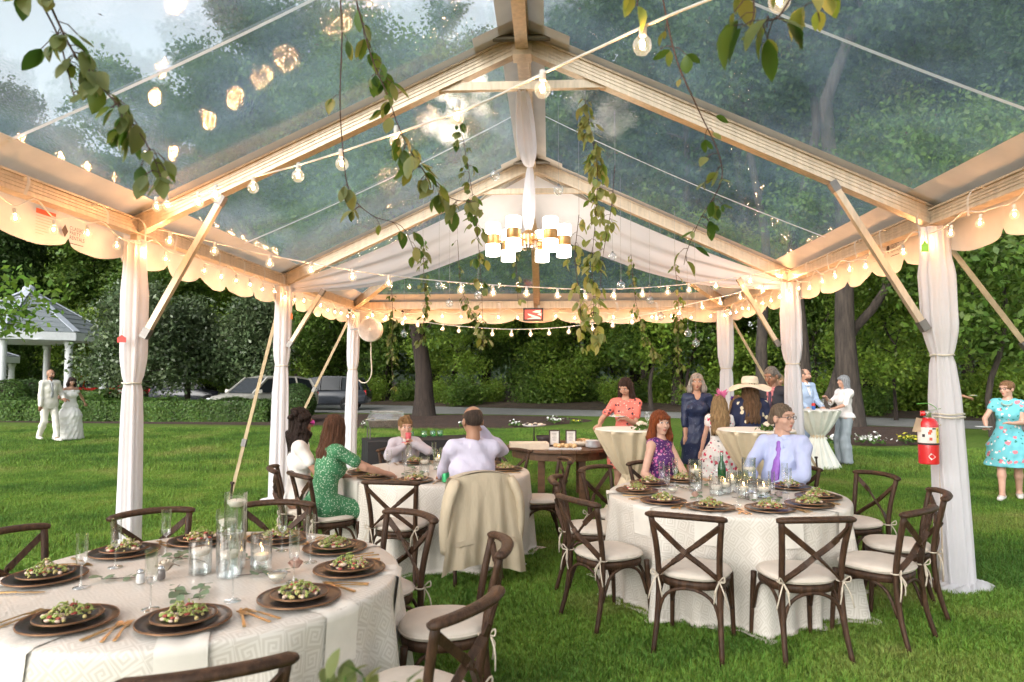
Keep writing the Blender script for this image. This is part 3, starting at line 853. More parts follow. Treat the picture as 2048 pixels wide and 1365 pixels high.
# ---------------------------------------------------------------- the frame tent
W, Ev, Rg = 3.355, 2.98, 4.515
Y0, YN, YA, YB, YC = -.95, 2.4, 5.757, 9.11, 12.47
SL = math.atan2(Rg-Ev, W)
NR = Vector((math.sin(SL), 0, math.cos(SL)))     # roof normal, right-hand slope
def vinyl():
    m, nt, out = new_mat('clear_vinyl'); L = nt.links
    tr = N(nt, 'BsdfTransparent'); tr.inputs[0].default_value = (.92,.975,.985,1)
    tc = N(nt, 'TexCoord')
    mp = N(nt, 'Mapping'); mp.inputs['Scale'].default_value = (1,.3,1); mp.inputs['Rotation'].default_value = (0,0,.6); L.new(tc.outputs['Object'], mp.inputs[0])
    nz = N(nt, 'TexNoise', Scale=9.0, Detail=6.0, Roughness=.7); L.new(mp.outputs[0], nz.inputs[0])
    n2 = N(nt, 'TexNoise', Scale=120.0, Detail=2.0); L.new(mp.outputs[0], n2.inputs[0])
    ad = N(nt, 'Math', operation='ADD'); sc_ = N(nt, 'Math', operation='MULTIPLY'); sc_.inputs[1].default_value = .12; L.new(nz.outputs[0], sc_.inputs[0]); L.new(sc_.outputs[0], ad.inputs[0]); L.new(n2.outputs[0], ad.inputs[1])
    b = N(nt, 'Bump', Strength=.055, Distance=.02); L.new(ad.outputs[0], b.inputs['Height'])
    gl = N(nt, 'BsdfGlossy', Roughness=.04); gl.inputs[0].default_value = (1,1,1,1); L.new(b.outputs[0], gl.inputs['Normal'])
    fr = N(nt, 'Fresnel', IOR=1.45); L.new(b.outputs[0], fr.inputs['Normal'])
    fm = N(nt, 'Math', operation='MULTIPLY'); fm.inputs[1].default_value = .2; L.new(fr.outputs[0], fm.inputs[0]); fm.use_clamp = True
    rf = N(nt, 'BsdfRefraction', Roughness=.1, IOR=1.02); rf.inputs[0].default_value = (.92,.975,.985,1); L.new(b.outputs[0], rf.inputs['Normal'])
    mb = N(nt, 'MixShader'); mb.inputs[0].default_value = .28; L.new(tr.outputs[0], mb.inputs[1]); L.new(rf.outputs[0], mb.inputs[2])
    m1 = N(nt, 'MixShader'); L.new(fm.outputs[0], m1.inputs[0]); L.new(mb.outputs[0], m1.inputs[1]); L.new(gl.outputs[0], m1.inputs[2])
    d = N(nt, 'BsdfDiffuse'); d.inputs[0].default_value = (.75,.86,.92,1)
    t2 = N(nt, 'BsdfTranslucent'); t2.inputs[0].default_value = (.6,.82,1,1)
    md = N(nt, 'MixShader'); md.inputs[0].default_value = .93; L.new(d.outputs[0], md.inputs[1]); L.new(t2.outputs[0], md.inputs[2])
    n3 = N(nt, 'TexNoise', Scale=1.3, Detail=6.0, Roughness=.7); L.new(tc.outputs['Object'], n3.inputs[0])
    mr = N(nt, 'MapRange'); mr.inputs[1].default_value = .35; mr.inputs[2].default_value = .75; mr.inputs[3].default_value = .06; mr.inputs[4].default_value = .18; L.new(n3.outputs[0], mr.inputs[0])
    m2 = N(nt, 'MixShader'); L.new(mr.outputs[0], m2.inputs[0]); L.new(m1.outputs[0], m2.inputs[1]); L.new(md.outputs[0], m2.inputs[2])
    L.new(m2.outputs[0], out.inputs[0])
    return m
m_vinyl = vinyl()
m_wvinyl = M('white_vinyl', (.62,.57,.51), .45, var=.06, scale=3, trans=.25, bump=.15, bscale=6)
m_alu = M('aluminium', (.58,.47,.35), .38, metal=.35, var=.1, scale=4, bump=.1, bscale=40, stretch=(6,6,1))  # tan tint holds the bulbs' warm light, put into the metal colour
m_seam = M('welded_seam', (.8,.86,.9), .4, var=.03, trans=.4)
m_steel = M('dull_steel', (.2,.19,.18), .45, metal=.8)
m_strap = M('web_strap', (.42,.33,.2), .8, bump=.4, bscale=200)

tent = thing('frame_tent', 'large clear-roofed frame tent with cream scalloped valance', 'tent', (0, YB, 0))
TO = (0, YB, 0)
def tp(m, name, mat, parent=None, smooth=False):
    return m.build(name, mat, parent or tent, smooth, off=TO)
def beam(a, b, up, name='rafter', w=.085, h=.145):
    a, b, up = Vector(a), Vector(b), Vector(up).normalized()
    m = MB(); m.bar(a, b, w, h*.8, up)
    m.bar(a+up*h*.44, b+up*h*.44, w+.035, h*.12, up); m.bar(a-up*h*.44, b-up*h*.44, w+.02, h*.12, up)
    for k in (-.18,.02,.2): m.bar(a+up*h*k, b+up*h*k, w+.012, h*.06, up)
    return tp(m, name, m_alu)
for y in (YN, YA, YB):
    for s in (-1, 1):
        nr = Vector((s*NR.x, 0, NR.z))
        beam((s*W,y,Ev), (s*.05,y,Rg-.02), nr)
        # stub pipe and patch at the crown
    m = MB(); m.box((0,y,Rg-.02), (.16,.16,.2)); tp(m, 'crown_bracket', m_alu)
    m = MB(); m.tube([(-.24,y-.12,Rg+.0),(.24,y-.12,Rg+.0)], .028, 10); tp(m, 'crown_pipe', m_steel)
    z = Rg-.36
    xx = (Rg-z-.02)/math.tan(SL)
    m = MB(); m.bar((-xx,y,z), (xx,y,z), .05, .07); m.box((-xx+.03,y,z), (.1,.06,.085)); m.box((xx-.03,y,z), (.1,.06,.085)); tp(m, 'collar_bar', m_alu)
for y0, y1 in ((YN,YA),(YA,YB)):
    beam((0,y0,Rg), (0,y1,Rg), (0,0,1), 'ridge_pole')
for ys, ye in ((YB,YC),(YN,Y0)):
    beam((0,ys,Rg-.02), (0,ye,Ev), (0, (1 if ye > ys else -1)*math.sin(SL), math.cos(SL)), 'hip_rafter')
    for s in (-1,1): beam((0,ys,Rg-.02), (s*W,ye,Ev), (s*.3,(.3 if ye > ys else -.3),.9), 'hip_rafter')
for s in (-1,1):
    for y0, y1 in ((Y0,YN),(YN,YA),(YA,YB),(YB,YC)):
        beam((s*W,y0,Ev), (s*W,y1,Ev), (0,0,1), 'eave_beam', .09, .13)
for y in (Y0,YC): beam((-W,y,Ev), (W,y,Ev), (0,0,1), 'eave_beam', .09, .13)
for y in (Y0,YN,YA,YB,YC):
    for s in (-1,1):
        m = MB(); m.bar((s*W,y,0), (s*W,y,Ev), .06, .06, (0,1,0)); m.box((s*W,y,.01), (.18,.18,.02)); tp(m, 'leg', m_alu)
# knee braces
for (u0,v0,u1,v1,y) in ((290,672,445,396,YA),(578,692,646,582,YB),(1850,657,1665,368,YA),(1556,690,1478,560,YB)):
    a, b = at(u0,v0,y=y-.05), at(u1,v1,y=y-.05)
    m = MB(); m.bar(a, b, .05, .05, (0,1,0))
    a_, b_ = Vector(a), Vector(b); d = (b_-a_).normalized()
    br = tp(m, 'knee_brace', m_alu)
    MB().bar(a_-d*.02, a_+d*.07, .062, .062, (0,1,0)).build('brace_socket', m_steel, br, off=TO); MB().bar(b_-d*.07, b_+d*.02, .062, .062, (0,1,0)).build('brace_socket', m_steel, br, off=TO)
# roof: clear panels with white borders along rafters, ridge and eaves
def slope_pt(s, f, y, lift=.1):
    """f 0 at the ridge, 1 at the eave"""
    return Vector((s*(W+.09)*f, y, Rg-(Rg-Ev)*f*(W+.09)/W))+Vector((s*NR.x,0,NR.z))*lift
def panel(p00, p10, p11, p01, sag, name='roof_panel', mat=None, nu=8, nv=8, tri=False):
    P = [Vector(p) for p in (p00,p10,p11,p01)]
    def fn(a, b):
        q = P[0].lerp(P[1], a).lerp(P[3].lerp(P[2], a), b)
        k = 4*a*(1-a)*b*(1-b)*4
        return q-Vector((0,0,sag*k))
    return tp(MB().grid(fn, nu, nv), name, mat or m_vinyl, smooth=True)
for s in (-1,1):
    for y0, y1 in ((YN,YA),(YA,YB)):
        o = panel(slope_pt(s,0,y0), slope_pt(s,0,y1), slope_pt(s,1,y1), slope_pt(s,1,y0), .05)
        ym = (y0+y1)/2
        m = MB(); m.grid(lambda a, b: slope_pt(s, .03+.94*a, ym+(b-.5)*.03, .094-.048*4*a*(1-a)), 10, 1); m.build('seam', m_seam, o, off=TO)
for (ys, ye) in ((YB,YC),(YN,Y0)):
    sg = 1 if ye > ys else -1
    yo = ye+sg*.09
    ez = Ev-(Rg-Ev)*.09/W
    top = Vector((0,ys,Rg+.11))
    for s in (-1,1):
        c = Vector((s*(W+.09), yo, ez+.11)); e = slope_pt(s,1,ys); mid = Vector((0,yo,ez+.11))
        tp(MB().grid(lambda a, b: top.lerp(e.lerp(c, a), b)-Vector((0,0,.1*b*(1-b)*a*(1-a)*8)), 8, 8), 'roof_panel', m_vinyl, smooth=True)
        tp(MB().grid(lambda a, b: top.lerp(c.lerp(mid, a), b)-Vector((0,0,.1*b*(1-b)*a*(1-a)*8)), 8, 8), 'roof_panel', m_vinyl, smooth=True)
def border(a, b, c, d, name='white_border'):
    tp(MB().add([a,b,c,d], [(0,1,2,3)]), name, m_wvinyl)
for s in (-1,1):
    for y in (YN,YA,YB):
        border(slope_pt(s,.0,y-.15,.09), slope_pt(s,.0,y+.15,.09), slope_pt(s,1,y+.15,.09), slope_pt(s,1,y-.15,.09))
        for e, w in ((.105,.3),):
            border(slope_pt(s,0,y-w,.086), slope_pt(s,0,y+w,.086), slope_pt(s,e,y+w,.086), slope_pt(s,e,y-w,.086), 'crown_patch')
    border(slope_pt(s,0,YN,.083), slope_pt(s,0,YB,.083), slope_pt(s,.045,YB,.083), slope_pt(s,.045,YN,.083))
    border(slope_pt(s,.895,Y0,.082), slope_pt(s,.895,YC,.082), slope_pt(s,1,YC,.082), slope_pt(s,1,Y0,.082))
for y, sg in ((YC,1),(Y0,-1)):
    yo = y+sg*.09; k = .3
    border((-W,yo,Ev+.09-.04), (W,yo,Ev+.09-.04), (W-k,yo-sg*k*1.1,Ev+.09-.04+.13), (-W+k,yo-sg*k*1.1,Ev+.09-.04+.13))
# valances
def valance(a, b, n, out, name='valance'):
    a, b, out = Vector(a), Vector(b), Vector(out); L = (b-a).length
    top = .1; drop = .33
    nu = n*12
    def fn(u, v):
        q = a.lerp(b, u); ph = u*n
        bot = -drop+.095*(1-abs(math.sin(math.pi*ph))**.5)+.012*math.sin(ph*1.7)
        z = top+(bot-top)*v
        return q+Vector((0,0,z))+out*(.03*math.sin(v*2.2)+.022*v*math.sin(ph*4.4+1)+.012*v*math.sin(ph*11))
    m = MB(); m.grid(fn, nu, 6)
    return tp(m, name, m_wvinyl, smooth=True)
vals = {}
for s in (-1,1):
    for k, (y0, y1) in enumerate(((Y0,YN),(YN,YA),(YA,YB),(YB,YC))):
        vals[(s,k)] = valance((s*(W+.1),y0,Ev), (s*(W+.1),y1,Ev), 5, (s,0,0))
vals['back'] = valance((-W-.1,YC+.1,Ev), (W+.1,YC+.1,Ev), 9, (0,1,0))
vals['front'] = valance((-W-.1,Y0-.1,Ev), (W+.1,Y0-.1,Ev), 9, (0,-1,0))
# printed marks on the valance
m_ink = M('printed_ink', (.03,.02,.02), .7); m_inkred = M('printed_red', (.6,.1,.05), .7); m_inkpale = M('printed_pale', (.45,.33,.22), .7)
def text_mesh(txt, size, mat, origin, xdir, ydir, name='lettering', parent=None, off=TO):
    cu = bpy.data.curves.new('tmp', 'FONT'); cu.body = txt; cu.size = size; cu.space_line = .85
    ob = bpy.data.objects.new('tmp', cu); COL.objects.link(ob)
    dg = bpy.context.evaluated_depsgraph_get(); me = bpy.data.meshes.new_from_object(ob.evaluated_get(dg))
    bpy.data.objects.remove(ob)
    o_, x_, y_ = Vector(origin), Vector(xdir).normalized(), Vector(ydir).normalized()
    for v in me.vertices: v.co = o_+x_*v.co.x+y_*v.co.y-Vector(off)
    me.materials.clear(); me.materials.append(mat)
    ob = bpy.data.objects.new(name, me); COL.objects.link(ob); ob.parent = parent or tent
    return ob
def rental_mark(o, x, par, k=1.0, label=True):
    """diamond, firm name and rule; x is the reading direction, o the diamond's centre"""
    o, x = Vector(o), Vector(x).normalized(); z = Vector((0,0,1))
    tp(MB().add([o-x*.035*k, o-z*.05*k, o+x*.035*k, o+z*.05*k], [(0,1,2,3)]), 'printed_diamond', m_ink, par)
    text_mesh('CLASSIC\nPARTY\nRENTALS', .042*k, m_ink, o+x*.05*k+z*.02*k, x, z, parent=par)
    q = o+x*.05*k-z*.085*k
    tp(MB().add([q, q+x*.16*k, q+x*.16*k+z*.006*k, q+z*.006*k], [(0,1,2,3)]), 'printed_rule', m_ink, par)
    if label:
        q = o-x*.3*k-z*.1*k
        tp(MB().add([q+z*.17*k, q+x*.2*k+z*.17*k, q+x*.2*k+z*.205*k, q+z*.205*k], [(0,1,2,3)]), 'printed_band', m_inkred, par)
        for i in range(7):
            w = (.18,.15,.19,.16,.1,.13,.08)[i]*k
            a = q+z*(.15-.021*i)*k; tp(MB().add([a, a+x*w, a+x*w+z*.004*k, a+z*.004*k], [(0,1,2,3)]), 'printed_line', m_inkpale, par)
for (u, v, s, par) in ((130,462,-1,vals[(-1,1)]),(1776,498,1,vals[(1,2)])):
    r_ = ray(u, v); tt = (s*(W+.085)-CAM[0])/r_[0]; q = CAM+r_*tt
    rental_mark(q, (0,1 if s < 0 else -1,0), par)
q = at(805, 624, y=YC+.09); rental_mark(q, (1,0,0), vals['back'], .8, False)
# guy straps with ratchets and stakes
def strap(s, y, top, xg, name='guy_strap', rr=.5):
    a = Vector((s*(W+.03),y-.02,top)); b = Vector((s*xg,y-.05,.05))
    m = MB(); m.bar(a, b, .045, .006, (0,1,0)); o = tp(m, name, m_strap)
    q = a.lerp(b, rr); d = (b-a).normalized(); m = MB(); m.bar(q-d*.05, q+d*.05, .06, .05, (0,1,0)); m.build('ratchet', m_steel, o, off=TO)
    m = MB(); m.tube([(b.x,b.y,-.15),(b.x-s*.03,b.y,.28)], .017, 8); m.tube([(b.x-s*.03,b.y,.26),(b.x-s*.03,b.y,.29)], .03, 8); m.build('stake', m_bark2, o, off=TO)
strap(-1, YB, 2.75, 4.02, rr=.72); strap(-1, YC, 2.85, 4.75); strap(1, YC, 2.85, 4.9); strap(1, YA, 2.85, 5.35, rr=.33)

# ---------------------------------------------------------------- curtains on the legs
m_sheer = sheer('sheer_voile', (.88,.87,.91), .15, .45)
m_rope = M('cotton_rope', (.72,.66,.55), .9, bump=.5, bscale=300)
def curtain(x, y, top, tie, wt, wm, wtie, wb, label, pool=0, lean=0, seed=0, cord2=None):
    t = thing('leg_curtain', label, 'curtain', (x,y,0), 0, None)
    rd = random.Random(seed)
    ph = [rd.uniform(0,6) for _ in range(4)]
    keys = [(top,wt),(top-.25,wt*1.05),((top+tie)/2+.15,wm),(tie+.22,wm*.98),(tie+.05,wtie*1.25),(tie,wtie),(tie-.06,wtie*1.2),(tie-.35,wb*.9),(.5,wb),(.03,wb*1.05)]
    zs = [k[0] for k in keys][::-1]; ws = [k[1] for k in keys][::-1]
    def fn(a, b):
        z = top-(top-.012)*b
        w = float(np.interp(z, zs, ws))
        th = a*2*math.pi
        amp = .13*min(1, w/.2)
        f = 1+amp*math.cos(8*th+ph[0]+.5*math.sin(z*1.3))+amp*.55*math.cos(13*th+ph[1])+.06*math.sin(3*th+ph[2]+z*1.1)
        r = w/2*f
        cx = lean*(top-z)/top
        return (cx+r*math.cos(th), r*.85*math.sin(th), z)
    m = MB(); m.grid(fn, 96, 44, closed=True)
    m.build('fabric', m_sheer, t, smooth=True)
    def ring(z, w, nm='tie_cord'):
        cx = lean*(top-z)/top
        MB().tube([(cx+(w/2+.008)*math.cos(k*math.pi/12), (w/2+.008)*.88*math.sin(k*math.pi/12), z+.004*math.sin(k)) for k in range(25)], .008, 6).build(nm, m_rope, t, smooth=True)
    ring(tie, wtie*1.06)
    if cord2:
        w = float(np.interp(cord2, zs, ws))*1.1; ring(cord2, w); ring(cord2-.025, w*1.02)
    if pool:
        def pf(a, b):
            th = a*2*math.pi; r = wb*.45+(pool-wb*.45)*b*(1+.25*math.sin(3*th+1)+.12*math.sin(7*th))
            return (lean+r*math.cos(th), r*.6*math.sin(th), .012+.05*(1-b)+.035*abs(math.sin(th*6+b*4))*math.sin(b*3.1))
        MB().grid(pf, 72, 10, closed=True).build('pooled_hem', m_sheer, t, smooth=True)
    return t
curtain(-W, YA, 2.86, 1.63, .165, .2, .125, .185, 'long sheer white curtain with red tag on the tent leg behind the front table', .3, 0, 1)
curtain(W, YA, 2.9, 1.86, .2, .255, .145, .24, 'long sheer white curtain carrying the red fire extinguisher', .27, .1, 2, 1.39)
curtain(-W, YB, 2.9, 1.83, .19, .205, .14, .215, 'sheer white curtain on the left leg behind the seated women', .3, -.03, 3)
curtain(W, YB, 2.9, 1.85, .2, .235, .145, .22, 'sheer white curtain on the right leg beside the man in the dark suit', .28, .03, 4)
curtain(-W, YC, 2.86, 1.82, .18, .2, .14, .21, 'sheer white curtain at the far left corner by the wall fan', .28, -.05, 5)
curtain(W, YC, 2.86, 1.83, .25, .26, .17, .25, 'sheer white curtain at the far right corner behind the hat', .28, .02, 6)

# ---------------------------------------------------------------- white swag under the roof
m_swag = sheer('swag_voile', (.9,.9,.96), .03, .5)
def swag_half(s):
    def fn(a, b):
        f = a
        F = Vector((s*3.3*f, YB+.06, Rg-.1-(Rg-.1-2.96)*f-.1*4*f*(1-f)))
        Bk = Vector((s*3.28*f, YB+1.15-1.06*f, 3.93-(3.93-2.84)*f-.23*4*f*(1-f)))
        q = F.lerp(Bk, b)
        belly = math.sin(math.pi*b)*(.16*math.sin(math.pi*f)+.02)
        pl = .022*math.sin(b*26+f*3)*min(1,f*1.6)+.012*math.sin(b*47+f*7)*f
        return q-Vector((0,0,belly))+Vector((0,.3,1)).normalized()*pl
    return fn
t = thing('ceiling_swag', 'wide white voile swag gathered from the tent peak to both side legs', 'drape', (0, YB, 2.8))
for s in (-1,1):
    MB().grid(swag_half(s), 40, 26).build('swag_fabric', m_swag, t, smooth=True, off=(0,YB,2.8))
# sleeved cord from the near collar bar to the far peak and down to the chandelier
t = thing('cord_sleeve', 'gathered white fabric sleeve over the chandelier cord', 'drape', (0, 8.85, 3.5))
def sleeve(a, b, r, n=26, ph=0):
    a, b = Vector(a), Vector(b); d = b-a
    X = d.cross(Vector((0,0,1)))
    X = Vector((1,0,0)) if X.length < .1 else X.normalized()
    Yv = d.normalized().cross(X)
    def fn(u, v):
        w = r*(.35+.75*math.sin(math.pi*min(1,max(0,v)))**.6)
        th = u*2*math.pi; ww = w*(1+.16*math.cos(7*th+ph+v*2))
        q = a+d*v-Vector((0,0,.10*math.sin(math.pi*v)*(1 if abs(d.z) < 1 else 0)))
        return q+X*ww*math.cos(th)+Yv*ww*math.sin(th)
    m = MB(); m.grid(fn, 28, n, closed=True); return m
sleeve((0,YA-.03,4.13), (-.02,8.82,4.42), .085).build('sleeve', m_swag, t, smooth=True, off=(0,8.85,3.5))
sleeve((-.02,8.85,4.42), (-.04,8.85,3.56), .07, ph=2).build('sleeve', m_swag, t, smooth=True, off=(0,8.85,3.5))
# ---------------------------------------------------------------- string lights
m_bulbglass = clear_glass('bulb_glass', (1,.97,.92), .05, .03, .5)
m_fil = glow("lit_filament", (1,.48,.21), 600)
m_cord = M('white_cord', (.78,.74,.68), .6)
m_socket = M('white_socket', (.75,.72,.68), .5)
RB = .038
_nt = m_bulbglass.node_tree; _o = _nt.nodes['Material Output']; _a = N(_nt, 'AddShader'); _e = N(_nt, 'Emission', Strength=.14); _e.inputs[0].default_value = (1,.72,.42,1)
_nt.links.new(_o.inputs[0].links[0].from_socket, _a.inputs[0]); _nt.links.new(_e.outputs[0], _a.inputs[1]); _nt.links.new(_a.outputs[0], _o.inputs[0])   # filament glare put into the glass as a faint glow
m_bulbglass.cycles.emission_sampling = 'NONE'
b_glass = MB().lathe([(.0,-RB*2.15),(RB*.55,-RB*1.98),(RB*.9,-RB*1.55),(RB,-RB*1.1),(RB*.9,-RB*.62),(RB*.6,-RB*.22),(RB*.4,0)], 14)
proto_bulb = b_glass.build('bulb', m_bulbglass, None, True)
s_ = MB().lathe([(.012,-.004),(.015,.0),(.0155,.03),(.012,.045)], 10).build('socket', m_socket, proto_bulb, True)
f_ = MB().ball((0,0,-RB*1.0), (.0095,.0095,.013), 8, 6).build('filament', m_fil, proto_bulb, True)
first_bulb = [True]
def put_bulb(par, q, sc=1):
    if first_bulb[0]:
        first_bulb[0] = False; b = proto_bulb; b.parent = par; b.location = q
    else: b = copy_tree(proto_bulb, par, q)
    b.scale = (sc,)*3
    b.rotation_euler = (rng.uniform(-.12,.12), rng.uniform(-.12,.12), rng.uniform(0,6))
def light_string(name, pts, bulbs, label, root_at, r=.006):
    t = thing(name, label, 'string lights', tuple(root_at)); ro = Vector(root_at)
    m = MB(); m.tube(bez(pts, max(24, len(pts)*4)), r, 5); m.build('cord', m_cord, t, True, off=root_at)
    for q in bulbs: put_bulb(t, Vector(q)-ro-Vector((0,0,.045)), .8 if name == 'eave_lights' else 1)
    return t
def on_plane(u, v, a, b):
    """where a pixel's ray meets the vertical plane through a and b (plan points)"""
    r_ = ray(u, v); n = np.array([-(b[1]-a[1]), b[0]-a[0]])
    k = (n @ (np.array(a)-CAM[:2]))/(n @ r_[:2])
    return CAM+r_*k
# long festoon crossing near the camera
a, b = (-3.3,5.7), (3.3,.6)
cordpx = [(286,424),(320,412),(400,389),(470,364),(560,341),(640,318),(740,285),(850,248),(960,208),(1085,148),(1200,95),(1300,48),(1440,-8),(1600,-60)]
P = [on_plane(u, v, a, b) for u, v in cordpx]+[(3.3,.6,3.0)]
bp = [(313,398),(334,395),(397,388),(432,374),(507,355),(597,330),(683,303),(793,256),(915,205),(1085,145),(1285,53),(1560,-42)]
light_string('festoon_lights', P, [on_plane(u, v-4, a, b) for u, v in bp], 'white festoon cord of large globe bulbs sloping across the tent from the left leg', (-3.3,5.7,2.9))
# long festoon from the left leg to the middle right leg
a, b = (-3.3,5.75), (3.3,9.08)
cp = [(284,452),(398,478),(500,503),(600,523),(705,541),(780,552),(922,566),(1053,574),(1170,579),(1285,576),(1380,568),(1450,559),(1540,543),(1594,532)]
bp = [(340,464),(430,484),(540,510),(622,524),(705,538),(778,550),(922,565),(986,570),(1053,573),(1115,577),(1170,579),(1228,578),(1285,575),(1335,571),(1378,567),(1432,560),(1500,550),(1558,540)]
light_string('festoon_lights', [on_plane(u,v,a,b) for u,v in cp], [on_plane(u,v,a,b) for u,v in bp], 'white festoon cord of globe bulbs sagging in front of the white swag', (-3.3,5.75,2.9))
# lower festoon in front of the back valance
a, b = (-3.3,12.3), (3.3,9.1)
cp = [(722,614),(790,634),(835,642),(890,650),(960,656),(1023,659),(1098,657),(1160,651),(1225,641),(1310,626),(1404,603),(1460,590),(1506,576),(1585,546)]
bp = [(745,622),(770,630),(805,637),(835,641),(886,648),(918,652),(950,655),(985,658),(1023,659),(1061,658),(1098,656),(1138,653),(1185,647),(1225,640),(1264,633),(1313,625),(1359,615),(1404,603),(1440,594),(1480,583),(1525,569)]
light_string('festoon_lights', [on_plane(u,v,a,b) for u,v in cp], [on_plane(u,v,a,b) for u,v in bp], 'lowest white festoon cord hanging in front of the back valance', (-3.3,12.3,2.9))
# perimeter strings clipped along the eaves
def perimeter(a, b, label, step, seed):
    a, b = Vector(a), Vector(b); L = (b-a).length; n = int(L/step); rd = random.Random(seed)
    pts = []; bl = []
    for i in range(n*2+1):
        q = a.lerp(b, i/(n*2)); q.z -= .02 if i % 4 == 0 else .06+rd.uniform(0,.05)
        pts.append(q)
        if i % 2 == 1: bl.append(q-Vector((0,0,.008)))
    return light_string('eave_lights', pts, bl, label, tuple(a), .005)
zz = Ev-.06
perimeter((-W+.07,.2,zz), (-W+.07,YC-.1,zz), 'globe bulb string clipped along the left eave beam', .35, 1)
perimeter((W-.07,.2,zz), (W-.07,YC-.1,zz), 'globe bulb string clipped along the right eave beam', .35, 2)
perimeter((-W+.1,YC-.07,zz), (W-.1,YC-.07,zz), 'globe bulb string clipped along the back eave beam', .34, 3)
# white strap ends curling from the eave beams
for s in (-1,1):
    for k in range(15):
        y = 3.2+.62*k+rng.uniform(-.15,.15); x = s*(W-.07)
        m = MB(); d = rng.choice((-1,1)); h = rng.uniform(.1,.17)
        P = [(x, y, Ev+.02), (x-s*.05, y+d*.03, Ev+.04), (x-s*.09, y+d*.07, Ev-.02), (x-s*.08, y+d*.09, Ev-h)]
        C_ = bez(P, 9); m.grid(lambda a, b: C_[int(round(a*9))]+Vector((0,.028*(b-.5),0)), 9, 1)
        tp(m, 'strap_end', m_wvinyl, smooth=True)
for k in range(9):
    x = -2.8+.7*k; C_ = bez([(x,YC-.06,Ev+.03),(x+.02,YC-.12,Ev+.02),(x+.04,YC-.13,Ev-.05),(x+.05,YC-.12,Ev-.14)], 8)
    tp(MB().grid(lambda a, b: C_[int(round(a*8))]+Vector((.04*(b-.5),0,0)), 8, 1), 'strap_end', m_wvinyl, smooth=True)

# ---------------------------------------------------------------- chandelier
m_shade = glow('lit_opal_glass', (1,.86,.68), 8.0)
m_brass = M('brushed_brass', (.55,.3,.12), .35, metal=.85)
m_crystal = clear_glass('crystal', (1,.98,.94), .2, .02, .7)
ch = thing('chandelier', 'brass chandelier with twelve glowing white cylinder shades', 'chandelier', (-.04,8.85,3.46))
MB().lathe([(.02,.16),(.03,.12),(.11,.06),(.12,.02),(.1,-.08),(.05,-.1)], 18).build('hub', m_brass, ch, 40)
for k in range(16):
    a = k*math.pi/8; MB().bar((.12*math.cos(a),.12*math.sin(a),.05), (.11*math.cos(a),.11*math.sin(a),-.13), .022, .022).build('crystal_drop', m_crystal, ch)
MB().tube([(0,0,.12),(0,0,.95)], .008, 6).build('stem', m_brass, ch)
for k in range(6):
    a = R(-60+60*k+8); cx, cy_ = .46*math.cos(a), .46*math.sin(a)
    MB().tube([(.08*math.cos(a),.08*math.sin(a),-.02),(cx*.6,cy_*.6,-.05),(cx,cy_,-.02)], .012, 6).build('arm', m_brass, ch, True)
    MB().lathe([(.088,-.065),(.09,-.06),(.09,.05),(.088,.055)], 22, (cx,cy_,-.01)).build('brass_band', m_brass, ch, 40)
    MB().lathe([(.09,.06),(.093,.07),(.094,.2),(.088,.205),(.0,.206)], 22, (cx,cy_,-.01)).build('glass_shade', m_shade, ch, 40)
    MB().lathe([(.0,-.216),(.088,-.215),(.094,-.21),(.093,-.08),(.09,-.07)], 22, (cx,cy_,-.01)).build('glass_shade', m_shade, ch, 40)

# ---------------------------------------------------------------- hanging vines
def vine_leaf_mat(name, c1, c2, c3):
    m, nt, out = new_mat(name); L = nt.links
    p = N(nt, 'BsdfPrincipled', Roughness=.42); t = N(nt, 'BsdfTranslucent')
    oi = N(nt, 'ObjectInfo'); col = ramp(nt, oi.outputs['Random'], [(.1, c1), (.6, c2), (.95, c3)])
    g_ = N(nt, 'NewGeometry'); mx = N(nt, 'MixRGB'); mx.blend_type = 'MIX'
    L.new(g_.outputs['Backfacing'], mx.inputs[0]); L.new(col, mx.inputs[1])
    ml = N(nt, 'MixRGB'); ml.inputs[0].default_value = .5; L.new(col, ml.inputs[1]); ml.inputs[2].default_value = (.36,.36,.16,1)
    L.new(ml.outputs[0], mx.inputs[2]); L.new(mx.outputs[0], p.inputs['Base Color']); L.new(mx.outputs[0], t.inputs[0])
    ms = N(nt, 'MixShader'); ms.inputs[0].default_value = .58; L.new(p.outputs[0], ms.inputs[1]); L.new(t.outputs[0], ms.inputs[2])
    L.new(ms.outputs[0], out.inputs[0]); return m
m_vine = vine_leaf_mat('vine_leaf', (.06,.13,.02), (.12,.22,.035), (.24,.26,.06))
m_vine_gold = vine_leaf_mat('vine_leaf_gold_lit', (.3,.38,.08), (.5,.46,.15), (.2,.33,.05))  # gold leaf colour brightened to hold the chandelier's light
m_stem = M('vine_stem', (.09,.05,.035), .8)
m_line = M('hanging_wire', (.35,.35,.35), .4)
def leaf_mesh(mat, nm, fold=.18, curl=.12, wd=.27):
    me = bpy.data.meshes.new(nm); V = []; F = []
    pr = [(0,.0),(.12,.5),(.32,.95),(.55,1),(.78,.68),(.92,.3),(1,0)]
    for t_, w in pr:
        z = -curl*t_*t_
        V += [(t_, w*wd, z+fold*w*wd), (t_, 0, z), (t_, -w*wd, z+fold*w*wd)]
    for i in range(len(pr)-1):
        o = i*3; F += [(o,o+3,o+4,o+1),(o+1,o+4,o+5,o+2)]
    me.from_pydata(V, [], F); me.materials.append(mat)
    me.polygons.foreach_set('use_smooth', [True]*len(F)); return me
